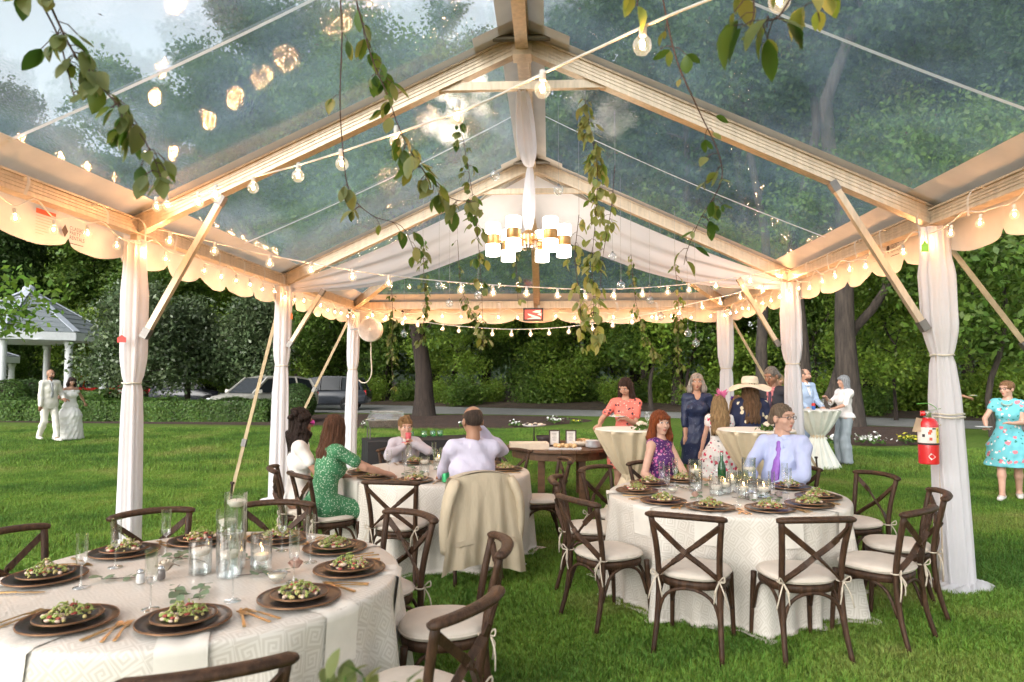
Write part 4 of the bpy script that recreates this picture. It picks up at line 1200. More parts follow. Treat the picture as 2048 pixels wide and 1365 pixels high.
LEAFS = {0: [leaf_mesh(m_vine,'vine_leaf',.2,.1,.27), leaf_mesh(m_vine,'vine_leaf',.35,.3,.3), leaf_mesh(m_vine,'vine_leaf',.1,-.1,.24)],
         1: [leaf_mesh(m_vine_gold,'vine_leaf',.25,.2,.27), leaf_mesh(m_vine_gold,'vine_leaf',.4,.35,.3), leaf_mesh(m_vine_gold,'vine_leaf',.1,-.1,.25)]}
def vine(label, px, n, leaf, seed, gold=0, rstem=.004, bare=0, hang=True, twigs=.5, cl=3):
    """px: (u, v, distance) along the stem from top to tip"""
    rd = random.Random(seed)
    P = [Vector(at(u, v, y=d)) for u, v, d in px]
    t = thing('hanging_vine', label, 'vine', tuple(P[0])); o0 = P[0]
    C_ = bez(P, 40)
    sm = MB(); sm.tube(C_, [rstem*(1-.6*i/40) for i in range(41)], 5)
    if hang:
        ztop = Rg-abs(P[0].x)*(Rg-Ev)/W+.05
        if ztop > P[0].z+.02: MB().tube([P[0], (P[0].x,P[0].y,ztop)], .002, 4).build('hanging_wire', m_line, t, off=o0)
    k = 0; n = int(n*1.35)
    while k < n:
        f = bare+(1-bare)*rd.random(); c = C_[min(40,int(f*40))]
        a = rd.uniform(0,6.28); tl = rd.uniform(.02, .02+leaf*twigs)
        e = c+Vector((math.cos(a)*tl, math.sin(a)*tl, -tl*rd.uniform(.1,.9)))
        sm.tube([c, c.lerp(e,.5)+Vector((0,0,.01)), e], .0018, 4, cap=False)
        for q in range(rd.randint(1, cl)):
            me = rd.choice(LEAFS[gold]); l = bpy.data.objects.new('leaf', me); COL.objects.link(l); l.parent = t
            l.location = e-o0; s = leaf*rd.uniform(.45,1.25); l.scale = (s,s,s)
            l.rotation_euler = (rd.uniform(-.6,.6), rd.uniform(.5,1.5), a+rd.uniform(-1.3,1.3)); k += 1
    sm.build('stem', m_stem, t, True, off=o0)
vine('dark leafy vine hanging close by, its leaves against bright sky', [(60,-90,1.9),(105,20,1.9),(150,110,1.9),(190,160,1.9),(240,215,1.9),(275,260,1.9),(305,310,1.9),(325,365,1.9)], 70, .07, 1, hang=False)
vine('short dark sprig beside the close-by leafy vine', [(20,-120,1.9),(80,0,1.9),(115,70,1.9),(135,140,1.9),(150,200,1.9)], 14, .075, 2, hang=False)
vine('long bare vine stem curving down to the lower left of the swag', [(676,-60,3.2),(684,60,3.2),(680,200,3.25),(686,300,3.3),(700,385,3.4),(745,432,3.6),(805,455,3.8),(835,520,4)], 22, .085, 3, bare=.08, hang=False)
vine('leafy olive vine slanting from the roof towards the chandelier', [(690,-80,2.9),(712,0,2.9),(745,120,3),(775,190,3),(800,260,3.05),(835,325,3.1),(868,365,3.2),(905,398,3.3),(955,405,3.4)], 64, .092, 4, bare=.12, hang=False)
vine('slim yellow-lit vine left of the chandelier', [(918,240,6.8),(930,300,6.8),(945,390,6.8),(955,470,6.8),(962,560,6.8),(968,690,6.8)], 90, .1, 5)
vine('dense lamp-lit golden vine right of the chandelier', [(1170,200,6),(1182,270,6),(1195,340,6),(1192,420,6),(1185,520,6),(1188,640,6)], 170, .1, 6, gold=1)
vine('second golden vine strand just right of the shades', [(1158,430,6.6),(1150,520,6.6),(1160,600,6.6),(1162,700,6.6)], 60, .1, 7, gold=1)
vine('golden vine with drooping tip over the lower festoon', [(1230,330,6.4),(1222,420,6.4),(1205,520,6.4),(1195,640,6.4),(1180,690,6.4)], 46, .1, 8, gold=1)
vine('sparse slender vine sweeping down the right side', [(1318,-40,3),(1350,110,3),(1392,210,3.05),(1438,310,3.1),(1440,370,3.2),(1400,440,3.4),(1375,500,3.6),(1368,530,3.7)], 26, .075, 9, bare=.06, hang=False, twigs=.9, cl=2)
vine('leafy vine tip with large leaves at the roof on the right', [(1500,-60,2),(1508,20,2),(1500,50,2)], 5, .085, 10, hang=False, cl=2)
vine('overhead twig with two broad dark leaves', [(1610,-60,2),(1560,30,2),(1520,42,2),(1500,60,2)], 9, .1, 11, hang=False, cl=2, bare=.4)
vine('brown leaf spray hanging at the top right', [(1625,-80,2.1),(1632,0,2.1),(1640,45,2.1)], 9, .085, 12, gold=1, hang=False, cl=3)
vine('brown sprig beside the near globe bulbs', [(1270,-60,2.6),(1275,0,2.6),(1272,12,2.6)], 5, .08, 121, gold=1, hang=False, cl=3)
vine('thin vine hanging in front of the far left curtain', [(782,560,9.5),(786,640,9.5),(782,700,9.5),(788,785,9.5)], 78, .072, 13)
vine('full pale vine hanging left of centre below the swag', [(846,480,8.6),(848,560,8.6),(850,610,8.6),(842,690,8.6)], 96, .072, 14)
vine('green vine behind the yellow-lit strand', [(915,480,9),(922,570,9),(940,620,9),(960,660,9),(968,700,9)], 66, .072, 15)
vine('short vine above the exit sign', [(1030,500,10),(1034,560,10),(1036,610,10)], 18, .1, 16)
vine('leafy vine drooping right of the exit sign', [(1262,510,9),(1268,580,9),(1280,640,9),(1300,690,9),(1320,720,9)], 90, .072, 17)
vine('long thin vine beside the far right curtain', [(1350,530,8.6),(1358,620,8.6),(1356,690,8.6),(1362,790,8.6)], 90, .072, 18)
# clear glass globes hung among the vines
m_globe = clear_glass('globe_glass', (.97,.98,1), .1, .02, .75)
for i, (u, v, d) in enumerate(((990,351,6.6),(1117,381,6.8),(1225,514,8.2),(1242,571,8.2),(878,571,8.5),(956,591,8.6),(899,607,9),(808,668,9.6),(1300,601,8.8),(1376,667,8.8),(1392,687,8.8),(1322,634,9.6))):
    q = at(u, v, y=d)
    t = thing('glass_globe', 'small clear hanging glass globe among the vines', 'globe', tuple(q), 0, 'clear glass globes hung from the roof')
    MB().ball((0,0,0), .05, 16, 10).build('glass_ball', m_globe, t, True)
    MB().lathe([(.012,.046),(.012,.062),(.006,.066)], 8).build('cap', m_steel, t)
    zt = Rg-abs(q[0])*(Rg-Ev)/W+.05
    if d > YB: zt = min(zt, Rg-(d-YB)*(Rg-Ev)/W+.05)
    MB().tube([(0,0,.06),(0,0,zt-q[2])], .0015, 4).build('hanging_wire', m_line, t)
# ---------------------------------------------------------------- fan, exit sign, tags, extinguisher
q = at(741, 660, y=12.15)
t = thing('wall_fan', 'round white caged fan clamped beside the far left curtain', 'fan', tuple(q))
m_fanw = M('fan_plastic', (.72,.7,.68), .5)
def spin(m):   # turn a lathe about z into one about y
    m.v = [(p_[0], p_[2], p_[1]) for p_ in m.v]; m.f = [f[::-1] for f in m.f]; return m
spin(MB().lathe([(.2,-.06),(.215,-.05),(.215,.06),(.2,.07)], 30)).build('cage_rim', m_fanw, t, 40)
for i in range(9):
    r_ = .03+.02*i; MB().tube([(r_*math.cos(k*math.pi/14), -.07-.012*math.cos(r_*7), r_*math.sin(k*math.pi/14)) for k in range(29)], .004, 4).build('grille_ring', m_fanw, t)
spin(MB().lathe([(0,-.09),(.035,-.085),(.04,-.06),(.04,.08),(0,.09)], 16)).build('hub', m_fanw, t, 40)
for k in range(5):
    a = k*1.2566; MB().add([(.03*math.cos(a),0,.03*math.sin(a)),(.18*math.cos(a-.1),-.03,.18*math.sin(a-.1)),(.17*math.cos(a+.55),.03,.17*math.sin(a+.55))], [(0,1,2)]).build('blade', m_fanw, t)
for k in range(8):
    a = k*math.pi/4; MB().bar((0,-.082,0), (.2*math.cos(a),-.065,.2*math.sin(a)), .005, .005).build('grille_spoke', m_fanw, t)
MB().bar((-.05,.05,0), (-.4,.15,.02), .03, .03).build('clamp_arm', m_steel, t)
MB().tube(bez([(0,.03,-.2),(.01,.02,-.5),(.02,.02,-.78),(-.06,.03,-.93),(-.16,.05,-.94),(-.22,.08,-.9)], 20), .01, 6).build('power_cord', m_rope, t, True)

q = at(1066.5, 629.5, y=YC-.12)
t = thing('exit_sign', 'red lit sign box in dark frame on the back valance', 'sign', tuple(q))
m_signframe = M('sign_frame', (.05,.03,.025), .5); m_signred = M('sign_red', (.65,.05,.04), .4, emit=(1,.12,.08), estr=.5); m_signpale = M('sign_pale', (.9,.7,.55), .4, emit=(1,.65,.45), estr=.5)
for (c, d) in (((0,0,.1),(.36,.06,.03)),((0,0,-.1),(.36,.06,.03)),((-.165,0,0),(.03,.06,.17)),((.165,0,0),(.03,.06,.17))): MB().box(c, d).build('frame_bar', m_signframe, t)
MB().box((0,.005,0), (.3,.03,.17)).build('face', m_signred, t)
for pl in ([(-.1,-.012,.02),(.12,-.012,-.05),(.14,-.012,-.085),(.02,-.012,-.06),(-.09,-.012,-.01)], [(-.02,-.012,.045),(.05,-.012,.075),(.14,-.012,.078),(.12,-.012,.02),(.05,-.012,.03)], [(-.12,-.012,-.082),(-.02,-.012,-.055),(.14,-.012,-.082)], [(.07,-.012,.0),(.145,-.012,.03),(.145,-.012,-.03)]):
    MB().poly(pl, (0,.004,0)).build('pale_stroke', m_signpale, t)
for x in (-.1,.1): MB().tube([(x,0,.11),(x,0,.27)], .003, 4).build('hanger', m_steel, t)
def tagcard(u, v, y, w, h, mat, label, shape=0):
    q = at(u, v, y=y); t = thing('hanging_tag', label, 'tag', tuple(q))
    P = [(-w/2,0,-h/2),(w/2,0,-h/2),(w/2,0,h*.15),(w*.2,0,h*.35),(w*.1,0,h/2),(-w*.1,0,h/2),(-w*.2,0,h*.35),(-w/2,0,h*.15)]
    MB().poly(P, (0,.004,0)).build('card', mat, t)
    MB().tube([(0,.002,h/2),(.005,.01,h/2+.08)], .003, 5).build('loop', m_rope, t)
m_tagred = M('tag_red', (.65,.04,.03), .6); m_taggreen = M('tag_green', (.12,.42,.06), .6); m_tagor = M('tag_orange', (.7,.16,.03), .6)
tagcard(243, 678, YA-.16, .075, .06, m_tagred, 'small red plastic tag hanging on the left curtain')
tagcard(1850, 493, YA-.17, .055, .085, m_taggreen, 'small green paper tag hanging on the right curtain')
tagcard(583, 632, YB-.13, .03, .09, m_tagor, 'small orange tag beside the middle left curtain')

q = at(1858, 928, y=YA-.17)
t = thing('fire_extinguisher', 'red fire extinguisher strapped to the right curtain', 'extinguisher', tuple(q), R(0))
m_exred = M('extinguisher_red', (.6,.012,.015), .28, coat=.5, var=.05); m_lab = M('label_paper', (.78,.72,.66), .6); m_yel = M('label_yellow', (.75,.6,.05), .6); m_grey = M('label_grey', (.5,.48,.46), .6); m_chrome = M('chrome', (.7,.69,.67), .2, metal=.95)
MB().lathe([(.066,0),(.072,.006),(.073,.3),(.068,.325),(.05,.348),(.025,.36)], 26).build('tank', m_exred, t, 40)
def patch(a0, a1, z0, z1, r=.0745):
    m = MB(); m.grid(lambda a, b: (r*math.cos(a0+(a1-a0)*a), r*math.sin(a0+(a1-a0)*a), z0+(z1-z0)*b), 10, 1); return m
lb = patch(R(-190), R(10), .165, .285).build('label_sheet', m_lab, t, True)
patch(R(-72), R(-50), .167, .283, .0752).build('yellow_panel', m_yel, lb, True); patch(R(-48), R(8), .167, .283, .0752).build('grey_panel', m_grey, lb, True)
patch(R(-190), R(10), .15, .164, .0752).build('black_band', m_ink, lb, True); patch(R(-95), R(-73), .27, .282, .0752).build('black_bar', m_ink, lb, True)
for a0, z in ((-118,.245),(-112,.2),(-112,.26),(-150,.225)):
    patch(R(a0), R(a0+16), z-.014, z+.008, .0753).build('pictogram', m_inkred if a0 != -150 else m_ink, lb, True)
for k in range(5): patch(R(-44), R(4), .18+.02*k, .183+.02*k, .0754).build('print_line', m_ink, lb, True)
for z in (.255,.205): patch(R(-65), R(-58), z, z+.02, .0754).build('print_letter', m_ink, lb, True)
w = [(-120,.063),(-105,.09),(-78,.06),(-105,.035)]
MB().add([(.0742*math.cos(R(a)), .0742*math.sin(R(a)), z) for a, z in w], [(0,1,2,3)]).build('white_diamond', m_lab, t)
MB().lathe([(.024,.35),(.028,.36),(.028,.4),(.018,.41)], 14).build('valve', m_chrome, t, 40)
MB().bar((-.03,0,.4), (.095,-.01,.43), .022, .01).build('carry_handle', m_chrome, t)
MB().bar((0,0,.395), (.085,-.02,.3), .022, .008).build('discharge_lever', m_chrome, t)
MB().tube([(-.02,0,.39),(-.05,.01,.39)], .02, 12).build('gauge', m_exred, t)
MB().poly([(-.05,-.02,.35),(-.1,-.03,.36),(-.135,-.03,.25),(-.06,-.03,.25)], (0,.003,0)).build('inspection_tag', m_inkpale, t)
MB().tube(bez([(.08,0,.42),(.02,-.02,.46),(-.03,-.02,.47),(-.09,-.02,.465)], 10), .003, 5).build('seal_wire', m_taggreen, t)

# leafy stem of a floor arrangement rising by the front table
q = at(690, 1365, y=1.35)
t = thing('leafy_stem', 'glossy green leafy stems rising beside the front table cloth', 'greenery', (q[0], 1.35, 0))
m = MB(); rd = random.Random(2)
for (u, v) in ((655,1345),(690,1340),(728,1342),(760,1372),(815,1352),(700,1372)):
    e = at(u, v+14, y=1.35)-np.array([q[0],1.35,0]); m.tube(bez([(0,0,0),(e[0]*.3,0,e[2]*.5),tuple(e)], 12), [.006-.0003*i for i in range(13)], 5)
    for j in range(3):
        l = bpy.data.objects.new('leaf', LEAFS[0][j % 3]); COL.objects.link(l); l.parent = t; l.location = e-np.array([0,0,.02*j]); s_c = rd.uniform(.045,.06); l.scale = (s_c,)*3
        l.rotation_euler = (rd.uniform(-.5,.5), rd.uniform(-1.3,-.3), rd.uniform(0,6.28))
m.build('stem', m_leaf_small, t, True)

# bits of leaf and twig lying on the clear roof
rs = np.random.default_rng(77); P = []
for i in range(150):
    s_ = rs.choice((-1,1)); f_ = rs.uniform(.06,.85); P.append(tuple(slope_pt(s_, f_, rs.uniform(YN,YB), .118-.03*math.sin(math.pi*f_))))
V, F = leaf_at(np.array(P), .035, rs, 2.5, asp=.3)
tag(np_mesh('leaf_debris', V, F, M('dead_leaf', (.16,.08,.04), .8)), 'scattered brown leaf bits lying on the clear roof', 'debris', kind='stuff')
# ---------------------------------------------------------------- cross-back chairs
m_wood = M('dark_oak', (.085,.045,.026), .42, scale=5, col2=(.025,.014,.009), bump=.25, bscale=25, stretch=(8,8,1.2), spec=.2)
m_cushion = M('cream_cushion', (.62,.55,.47), .85, var=.05, bump=.12, bscale=30)
m_tie = M('cotton_tie', (.6,.52,.42), .9)
def superell(a, w0, w1, d, n=2.6):
    """rounded seat outline; w0 half-width at the back, w1 at the front"""
    c, s = math.cos(a), math.sin(a)
    x = math.copysign(abs(c)**(2/n), c); y = math.copysign(abs(s)**(2/n), s)
    return x*(w0+(w1-w0)*(y+1)/2), y*d
def make_chair():
    t = thing('dining_chair', None, 'chair')
    for s in (-1,1):
        P = bez([(s*.205,-.27,0),(s*.19,-.215,.2),(s*.183,-.19,.44),(s*.19,-.215,.64),(s*.212,-.262,.845)], 14)
        MB().tube(P, [.015+.004*min(1,i/5) for i in range(15)], 9).build('back_post', m_wood, t, True)
        P = bez([(s*.2,.215,0),(s*.192,.2,.25),(s*.188,.185,.43)], 8)
        MB().tube(P, [.0135,.0145,.0155,.0165,.017,.0175,.018,.0185,.019], 9).build('front_leg', m_wood, t, True)
        # crossing back slat
        C_ = bez([(-s*.203,-.262,.8),(-s*.09,-.272,.705),(0,-.262-.012*s,.63),(s*.09,-.235,.555),(s*.178,-.195,.475)], 12)
        m = MB()
        for i in range(12): m.bar(C_[i]-(C_[i+1]-C_[i])*.04, C_[i+1], .013, .034, (1,0,1.1) if s < 0 else (-1,0,1.1))
        m.build('cross_slat', m_wood, t)
        # bent side brace under the seat
        P = bez([(s*.19,-.2,.2),(s*.188,-.14,.345),(s*.186,-.05,.398),(s*.186,.05,.398),(s*.188,.13,.345),(s*.192,.185,.2)], 16)
        MB().tube(P, .011, 7).build('bent_brace', m_wood, t, True)
        # tie bow at the back corner of the cushion
        m = MB(); bx, by, bz = s*.185, -.205, .47
        m.tube([(bx+.024*math.cos(k*.524), by+.02+.024*math.sin(k*.524), bz) for k in range(13)], .005, 5)
        m.tube(bez([(bx,by-.008,bz),(bx+s*.03,by-.03,bz+.035),(bx+s*.035,by-.03,bz+.005),(bx,by-.01,bz-.004)], 8), .0045, 5)
        m.tube(bez([(bx,by-.008,bz),(bx-s*.02,by-.035,bz-.05),(bx-s*.025,by-.03,bz-.07),(bx,by-.01,bz-.002)], 8), .0045, 5)
        m.tube(bez([(bx,by-.01,bz),(bx+s*.03,by-.03,bz-.06),(bx+s*.055,by-.03,bz-.15)], 6), .0045, 5)
        m.tube(bez([(bx,by-.01,bz),(bx-s*.02,by-.03,bz-.07),(bx-s*.03,by-.025,bz-.13)], 6), .0045, 5)
        m.build('cushion_tie', m_tie, t, True)
    for y, nm in ((-.205,'bent_brace'),(.19,'bent_brace')):
        P = bez([(-.19,y,.2),(-.15,y,.335),(-.06,y,.395),(.06,y,.395),(.15,y,.335),(.19,y,.2)], 16)
        MB().tube(P, .011, 7).build(nm, m_wood, t, True)
    C_ = bez([(-.24,-.252,.842),(-.14,-.298,.852),(0,-.318,.856),(.14,-.298,.852),(.24,-.252,.842)], 18)
    m = MB(); m.tube([Vector(p) for p in C_], [.02]+[.031]*17+[.02], 10, flat=.62); m.build('top_rail', m_wood, t, True)
    m = MB(); n = 36
    def ringf(r_, z): return [(superell(2*math.pi*k/n, .185*r_, .205*r_, .2*r_)) + (z,) for k in range(n)]
    def stack(m, rings):
        V = [p for r_ in rings for p in r_]; F = [(i*n+j, i*n+(j+1)%n, (i+1)*n+(j+1)%n, (i+1)*n+j) for i in range(len(rings)-1) for j in range(n)]
        F += [tuple(range(n-1,-1,-1)), tuple((len(rings)-1)*n+j for j in range(n))]; m.add(V, F)
    stack(m, [ringf(.97,.395), ringf(1.04,.4), ringf(1.06,.425), ringf(1.04,.442), ringf(.98,.445)]); m.build('seat_frame', m_wood, t, True)
    m = MB(); stack(m, [ringf(.98,.447), ringf(1.07,.455), ringf(1.1,.468), ringf(1.07,.484), ringf(.98,.494), ringf(.7,.503), ringf(.3,.506)])
    c = m.build('cushion', m_cushion, t, True)
    m = MB(); m.tube([ringf(1.095,.469)[k % n] for k in range(n+1)], .0045, 5); m.build('piping', m_cushion, c, True)
    return t
chair0 = make_chair(); chair_used = [False]
def chair(cx, cy_, ang, dist, label, group, twist=0):
    a = R(ang); x, y = cx+dist*math.cos(a), cy_+dist*math.sin(a); rz = a+math.pi/2+R(twist)
    if not chair_used[0]:
        chair_used[0] = True; c = chair0; c.location = (x,y,0); c.rotation_euler = (0,0,rz); c['label'] = label
    else: c = copy_tree(chair0, None, (x,y,0), rz, label)
    c['group'] = group
    return x, y, rz
TL, TM, TR = (-1.4,3.2), (-.88,6.75), (1.6,5.58)
G1, G2, G3 = 'cross-back chairs at the front table', 'cross-back chairs at the middle table', 'cross-back chairs at the right table'
for a, d, lab, tw in ((-62,1.12,'empty cross-back chair at the front table, its top rail crossing in front of the cloth',0), (-25,1.2,'empty cross-back chair on the grass side of the front table, cushion turned to the cloth',0),
    (14,1.13,'empty cross-back chair at the front table beside the jacket chair',-4), (52,1.0,'empty cross-back chair at the front table just behind the gold-rimmed corner setting',0),
    (97,1.04,'empty cross-back chair across the front table, in front of the green-dress woman',0), (130,1.0,'empty cross-back chair across the front table, in front of the tagged curtain',0), (163,1.08,'empty cross-back chair at the lawn side of the front table',0)):
    chair(*TL, a, d, lab, G1, tw)
for a, d, lab in ((-97,1.02,'empty cross-back chair with cushion at the middle table beside the green-dress woman'), (-64,.95,'cross-back chair with the cream jacket over its back'), (-139,1.1,'cross-back chair under the woman in the green dress'),
    (-160,1.22,'cross-back chair under the curly-haired woman'), (119,1.08,'cross-back chair under the boy in the pale jacket'), (86,1.12,'empty cross-back chair between the boy and the buffet'), (59,1.08,'empty cross-back chair near the wooden buffet table'), (12,1.02,'empty cross-back chair right of the man in the lavender shirt')):
    chair(*TM, a, d, lab, G2)
for a, d, lab in ((-113,1.17,'empty cross-back chair on the lawn side of the right table, left of its twin'), (-82,1.12,'empty cross-back chair at the right table with pale nicks on its rail'), (-146,1.17,'empty cross-back chair at the right table turned three-quarters'),
    (174,1.05,'empty cross-back chair at the right table next to the three-quarter-turned one'), (139,1.0,'empty cross-back chair at the right table in front of the wooden buffet'), (108,1.05,'cross-back chair under the red-haired woman'),
    (48,1.08,'cross-back chair under the man with the purple tie'), (21,1.25,'empty cross-back chair at the right table nearest the man with the purple tie'), (-16,1.2,'empty cross-back chair beside the extinguisher curtain'), (-48,1.15,'empty cross-back chair at the right table turned towards the extinguisher')):
    chair(*TR, a, d, lab, G3)

# ---------------------------------------------------------------- cloths
def damask():
    m, nt, out = new_mat('damask_cloth'); L = nt.links
    p = N(nt, 'BsdfPrincipled'); p.inputs['Specular IOR Level'].default_value = .4
    uv = N(nt, 'UVMap'); mp = N(nt, 'Mapping'); mp.inputs['Scale'].default_value = (11,11,1); mp.inputs['Rotation'].default_value = (0,0,.785); L.new(uv.outputs[0], mp.inputs[0])
    sp = N(nt, 'SeparateXYZ'); L.new(mp.outputs[0], sp.inputs[0])
    def mth(op, a, b=None):
        n = N(nt, 'Math', operation=op)
        for i, q in enumerate((a, b)):
            if q is None: continue
            if isinstance(q, (int, float)): n.inputs[i].default_value = q
            else: L.new(q, n.inputs[i])
        return n.outputs[0]
    x = mth('SUBTRACT', mth('FRACT', sp.outputs[0]), .5); y = mth('SUBTRACT', mth('FRACT', sp.outputs[1]), .5)
    par = mth('MODULO', mth('ABSOLUTE', mth('ADD', mth('FLOOR', sp.outputs[0]), mth('FLOOR', sp.outputs[1]))), 2)
    x = mth('MULTIPLY', x, mth('SUBTRACT', 1, mth('MULTIPLY', par, 2)))
    d = mth('MAXIMUM', mth('ABSOLUTE', x), mth('ABSOLUTE', y))
    sp_ = mth('ADD', mth('MULTIPLY', d, 5), mth('DIVIDE', mth('ARCTAN2', y, x), 6.2832))
    band = mth('GREATER_THAN', mth('FRACT', sp_), .5)
    mr = N(nt, 'MapRange'); mr.inputs[3].default_value = .62; mr.inputs[4].default_value = .3; L.new(band, mr.inputs[0]); L.new(mr.outputs[0], p.inputs['Roughness'])
    col = N(nt, 'MixRGB'); col.inputs[1].default_value = (.68,.64,.58,1); col.inputs[2].default_value = (.58,.535,.47,1); L.new(band, col.inputs[0]); L.new(col.outputs[0], p.inputs['Base Color'])
    nz = N(nt, 'TexNoise', Scale=500.0); L.new(uv.outputs[0], nz.inputs[0])
    ad = mth('ADD', mth('MULTIPLY', band, .6), mth('MULTIPLY', nz.outputs[0], .3))
    b = N(nt, 'Bump', Strength=.25, Distance=.004); L.new(ad, b.inputs['Height']); L.new(b.outputs[0], p.inputs['Normal'])
    L.new(p.outputs[0], out.inputs[0]); return m
m_damask = damask()
m_napkin = M('linen_napkin', (.74,.7,.63), .85, var=.04, bump=.15, bscale=300)
TZ, TRAD = .762, .9
FOLDS = {}
def edge_r(key, th, s):
    """radius of the hanging cloth at angle th, s metres below the table edge"""
    k = FOLDS[key]; f = min(1, s/.7)
    r = TRAD+.012-.01*f
    return r+f*(.065*math.sin(k[0]*th+k[1]+1.2*math.sin(2*th))+.05*math.sin(k[2]*th+k[3]+math.sin(3*th+1)))+.025*f*math.sin(27*th+k[1]*3)
def tablecloth(key, c, label, seed):
    rd = random.Random(seed); FOLDS[key] = (rd.choice((9,10,11)), rd.uniform(0,6), rd.choice((15,16,17)), rd.uniform(0,6))
    nu, prof = 168, []
    for i in range(9): prof.append(('t', TRAD*i/8))
    for s in (.008,.03,.08,.15,.25,.36,.48,.6,.7,.755): prof.append(('s', s))
    for k in (.03,.055,.08): prof.append(('f', k))
    V = []; UV = []
    for kind, q in prof:
        for j in range(nu):
            th = 2*math.pi*j/nu
            if kind == 't': r_, z, fl = q, TZ+.002*math.sin(q*9+th*3), q
            elif kind == 's': r_ = edge_r(key, th, q) if q > .02 else TRAD+.008; z = TZ-q; fl = TRAD+q
            else: r_ = edge_r(key, th, .76)+q*(.7+.5*math.sin(7*th+1)); z = .012+.018*abs(math.sin(11*th+q*20)); fl = TRAD+.76+q
            V.append((r_*math.cos(th), r_*math.sin(th), max(z,.006))); UV.append((fl*math.cos(th), fl*math.sin(th)))
    F = [(i*nu+j, i*nu+(j+1)%nu, (i+1)*nu+(j+1)%nu, (i+1)*nu+j) for i in range(len(prof)-1) for j in range(nu)]
    o = np_mesh('tablecloth', V, F, m_damask, None, True)
    uvl = o.data.uv_layers.new(name='UVMap'); li = np.zeros(len(o.data.loops), np.int32); o.data.loops.foreach_get('vertex_index', li)
    uvl.data.foreach_set('uv', np.asarray(UV, np.float32)[li].ravel())
    o.location = (*c, 0)
    tag(o, label, 'tablecloth')
    t = thing('round_table', label.split(' cloth')[0].replace('ivory damask', 'round banquet table under the ivory')+' cloth', 'table', (*c,0))
    MB().lathe([(TRAD-.03,TZ-.03),(TRAD-.01,TZ-.02),(TRAD-.01,TZ-.006)], 40).build('table_top', m_wood, t)
    for k in range(4):
        a = k*math.pi/2+.7; MB().tube([(.6*math.cos(a),.6*math.sin(a),0),(.45*math.cos(a),.45*math.sin(a),TZ-.03)], .016, 8).build('leg', m_steel, t)
    return o
tablecloth('L', TL, 'ivory damask front cloth with key pattern reaching the grass', 3)
tablecloth('M', TM, 'ivory damask middle cloth at the table with the boy', 5)
tablecloth('R', TR, 'ivory damask right cloth at the table with the red-haired woman', 8)

# ---------------------------------------------------------------- place settings
m_plate = M('bronze_glaze', (.018,.015,.016), .3, scale=9, col2=(.035,.022,.018), spec=.25)
m_rim = M('copper_rim', (.2,.1,.045), .4, metal=.4, var=.2)
m_gold = M('gold_flatware', (.55,.36,.16), .28, metal=.9, var=.05)
m_flute = clear_glass('flute_glass', (.97,.98,.98), .07, .02, .85)
m_salad = [M('salad_green', (.2,.28,.05), .5, col2=(.36,.4,.12), scale=60), M('salad_pea', (.5,.42,.17), .5, scale=40), M('salad_red', (.42,.08,.06), .45, scale=40), M('salad_pale', (.66,.5,.38), .5, scale=40)]
def plate_prof(r, h): return [(0,.002),(r*.62,.003),(r*.7,.006),(r*.97,h),(r,h+.002),(r*.985,h+.005),(r*.7,.011),(r*.62,.008),(0,.008)]
def make_plate(name, r, h):
    t = thing(name, None, 'plate')
    MB().lathe(plate_prof(r, h), 36).build('plate_body', m_plate, t, True)
    MB().lathe([(r*.975,h+.0044),(r*.99,h+.0068),(r*1.004,h+.004),(r*1.004,h)], 36, cap=False).build('gold_rim', m_rim, t, True)
    return t
P_ch, P_sp = make_plate('charger_plate', .168, .014), make_plate('salad_plate', .117, .014)
def make_salad(seed):
    rd = random.Random(seed); t = thing('salad', None, 'food')
    ms = [MB() for _ in range(4)]
    for i in range(60):
        a = rd.uniform(0,6.28); r_ = .085*rd.random()**.6; z = .012+.06*(1-r_/.08)*rd.random()
        k = rd.choices((0,1,2,3),(2.5,3,2,3.4))[0]; c = (r_*math.cos(a), r_*math.sin(a), z)
        s = rd.uniform(.005,.0115)
        if k == 1: ms[1].ball(c, s*.85, 7, 5)
        elif k == 3: ms[3].ball(c, (s*1.5,s*.9,s*.8), 7, 5)
        elif k == 2: ms[2].ball(c, (s*1.2,s*1.2,s*.55), 7, 5)
        else: ms[0].ball(c, (s*1.1,s*.8,s*.8), 7, 5)
    for i in range(60):
        a = rd.uniform(0,6.28); r_ = .08*rd.random()**.7; z = .02+.055*(1-r_/.08)*rd.random()
        c = Vector((r_*math.cos(a), r_*math.sin(a), z)); d = Vector((rd.uniform(-1,1), rd.uniform(-1,1), rd.uniform(-.2,.9))).normalized()*rd.uniform(.015,.032)
        ms[0].tube([c-d*.5, c+Vector((0,0,.004)), c+d*.5], [.001,.0035,.001], 5)
    for nm, m, k in zip(('leaf_shreds','chickpea_pieces','radish_slices','chicken_pieces'), ms, m_salad): m.build(nm, k, t, True)['kind'] = 'stuff'
    return t
P_sal = [make_salad(s) for s in range(4)]
def flat_piece(name, prof, thick=.0035):
    """flatware outline: list of (y, halfwidth)"""
    m = MB(); V = []; n = len(prof)
    for y, w, z in prof: V += [(-w,y,z),(w,y,z),(w,y,z+thick),(-w,y,z+thick)]
    F = [(i*4+j, i*4+(j+1)%4, (i+1)*4+(j+1)%4, (i+1)*4+j) for i in range(n-1) for j in range(4)]+[(3,2,1,0),tuple((n-1)*4+j for j in range(4))]
    m.add(V, F); return m
def make_fork():
    t = thing('fork', None, 'fork')
    flat_piece('f', [(-.1,.006,.001),(-.06,.0055,.003),(.02,.0032,.006),(.045,.009,.004),(.058,.011,.002)]).build('handle', m_gold, t)
    m = MB()
    for x in (-.009,-.003,.003,.009): m.bar((x,.056,.004), (x*.95,.098,.007), .0032, .003)
    m.build('tines', m_gold, t); return t
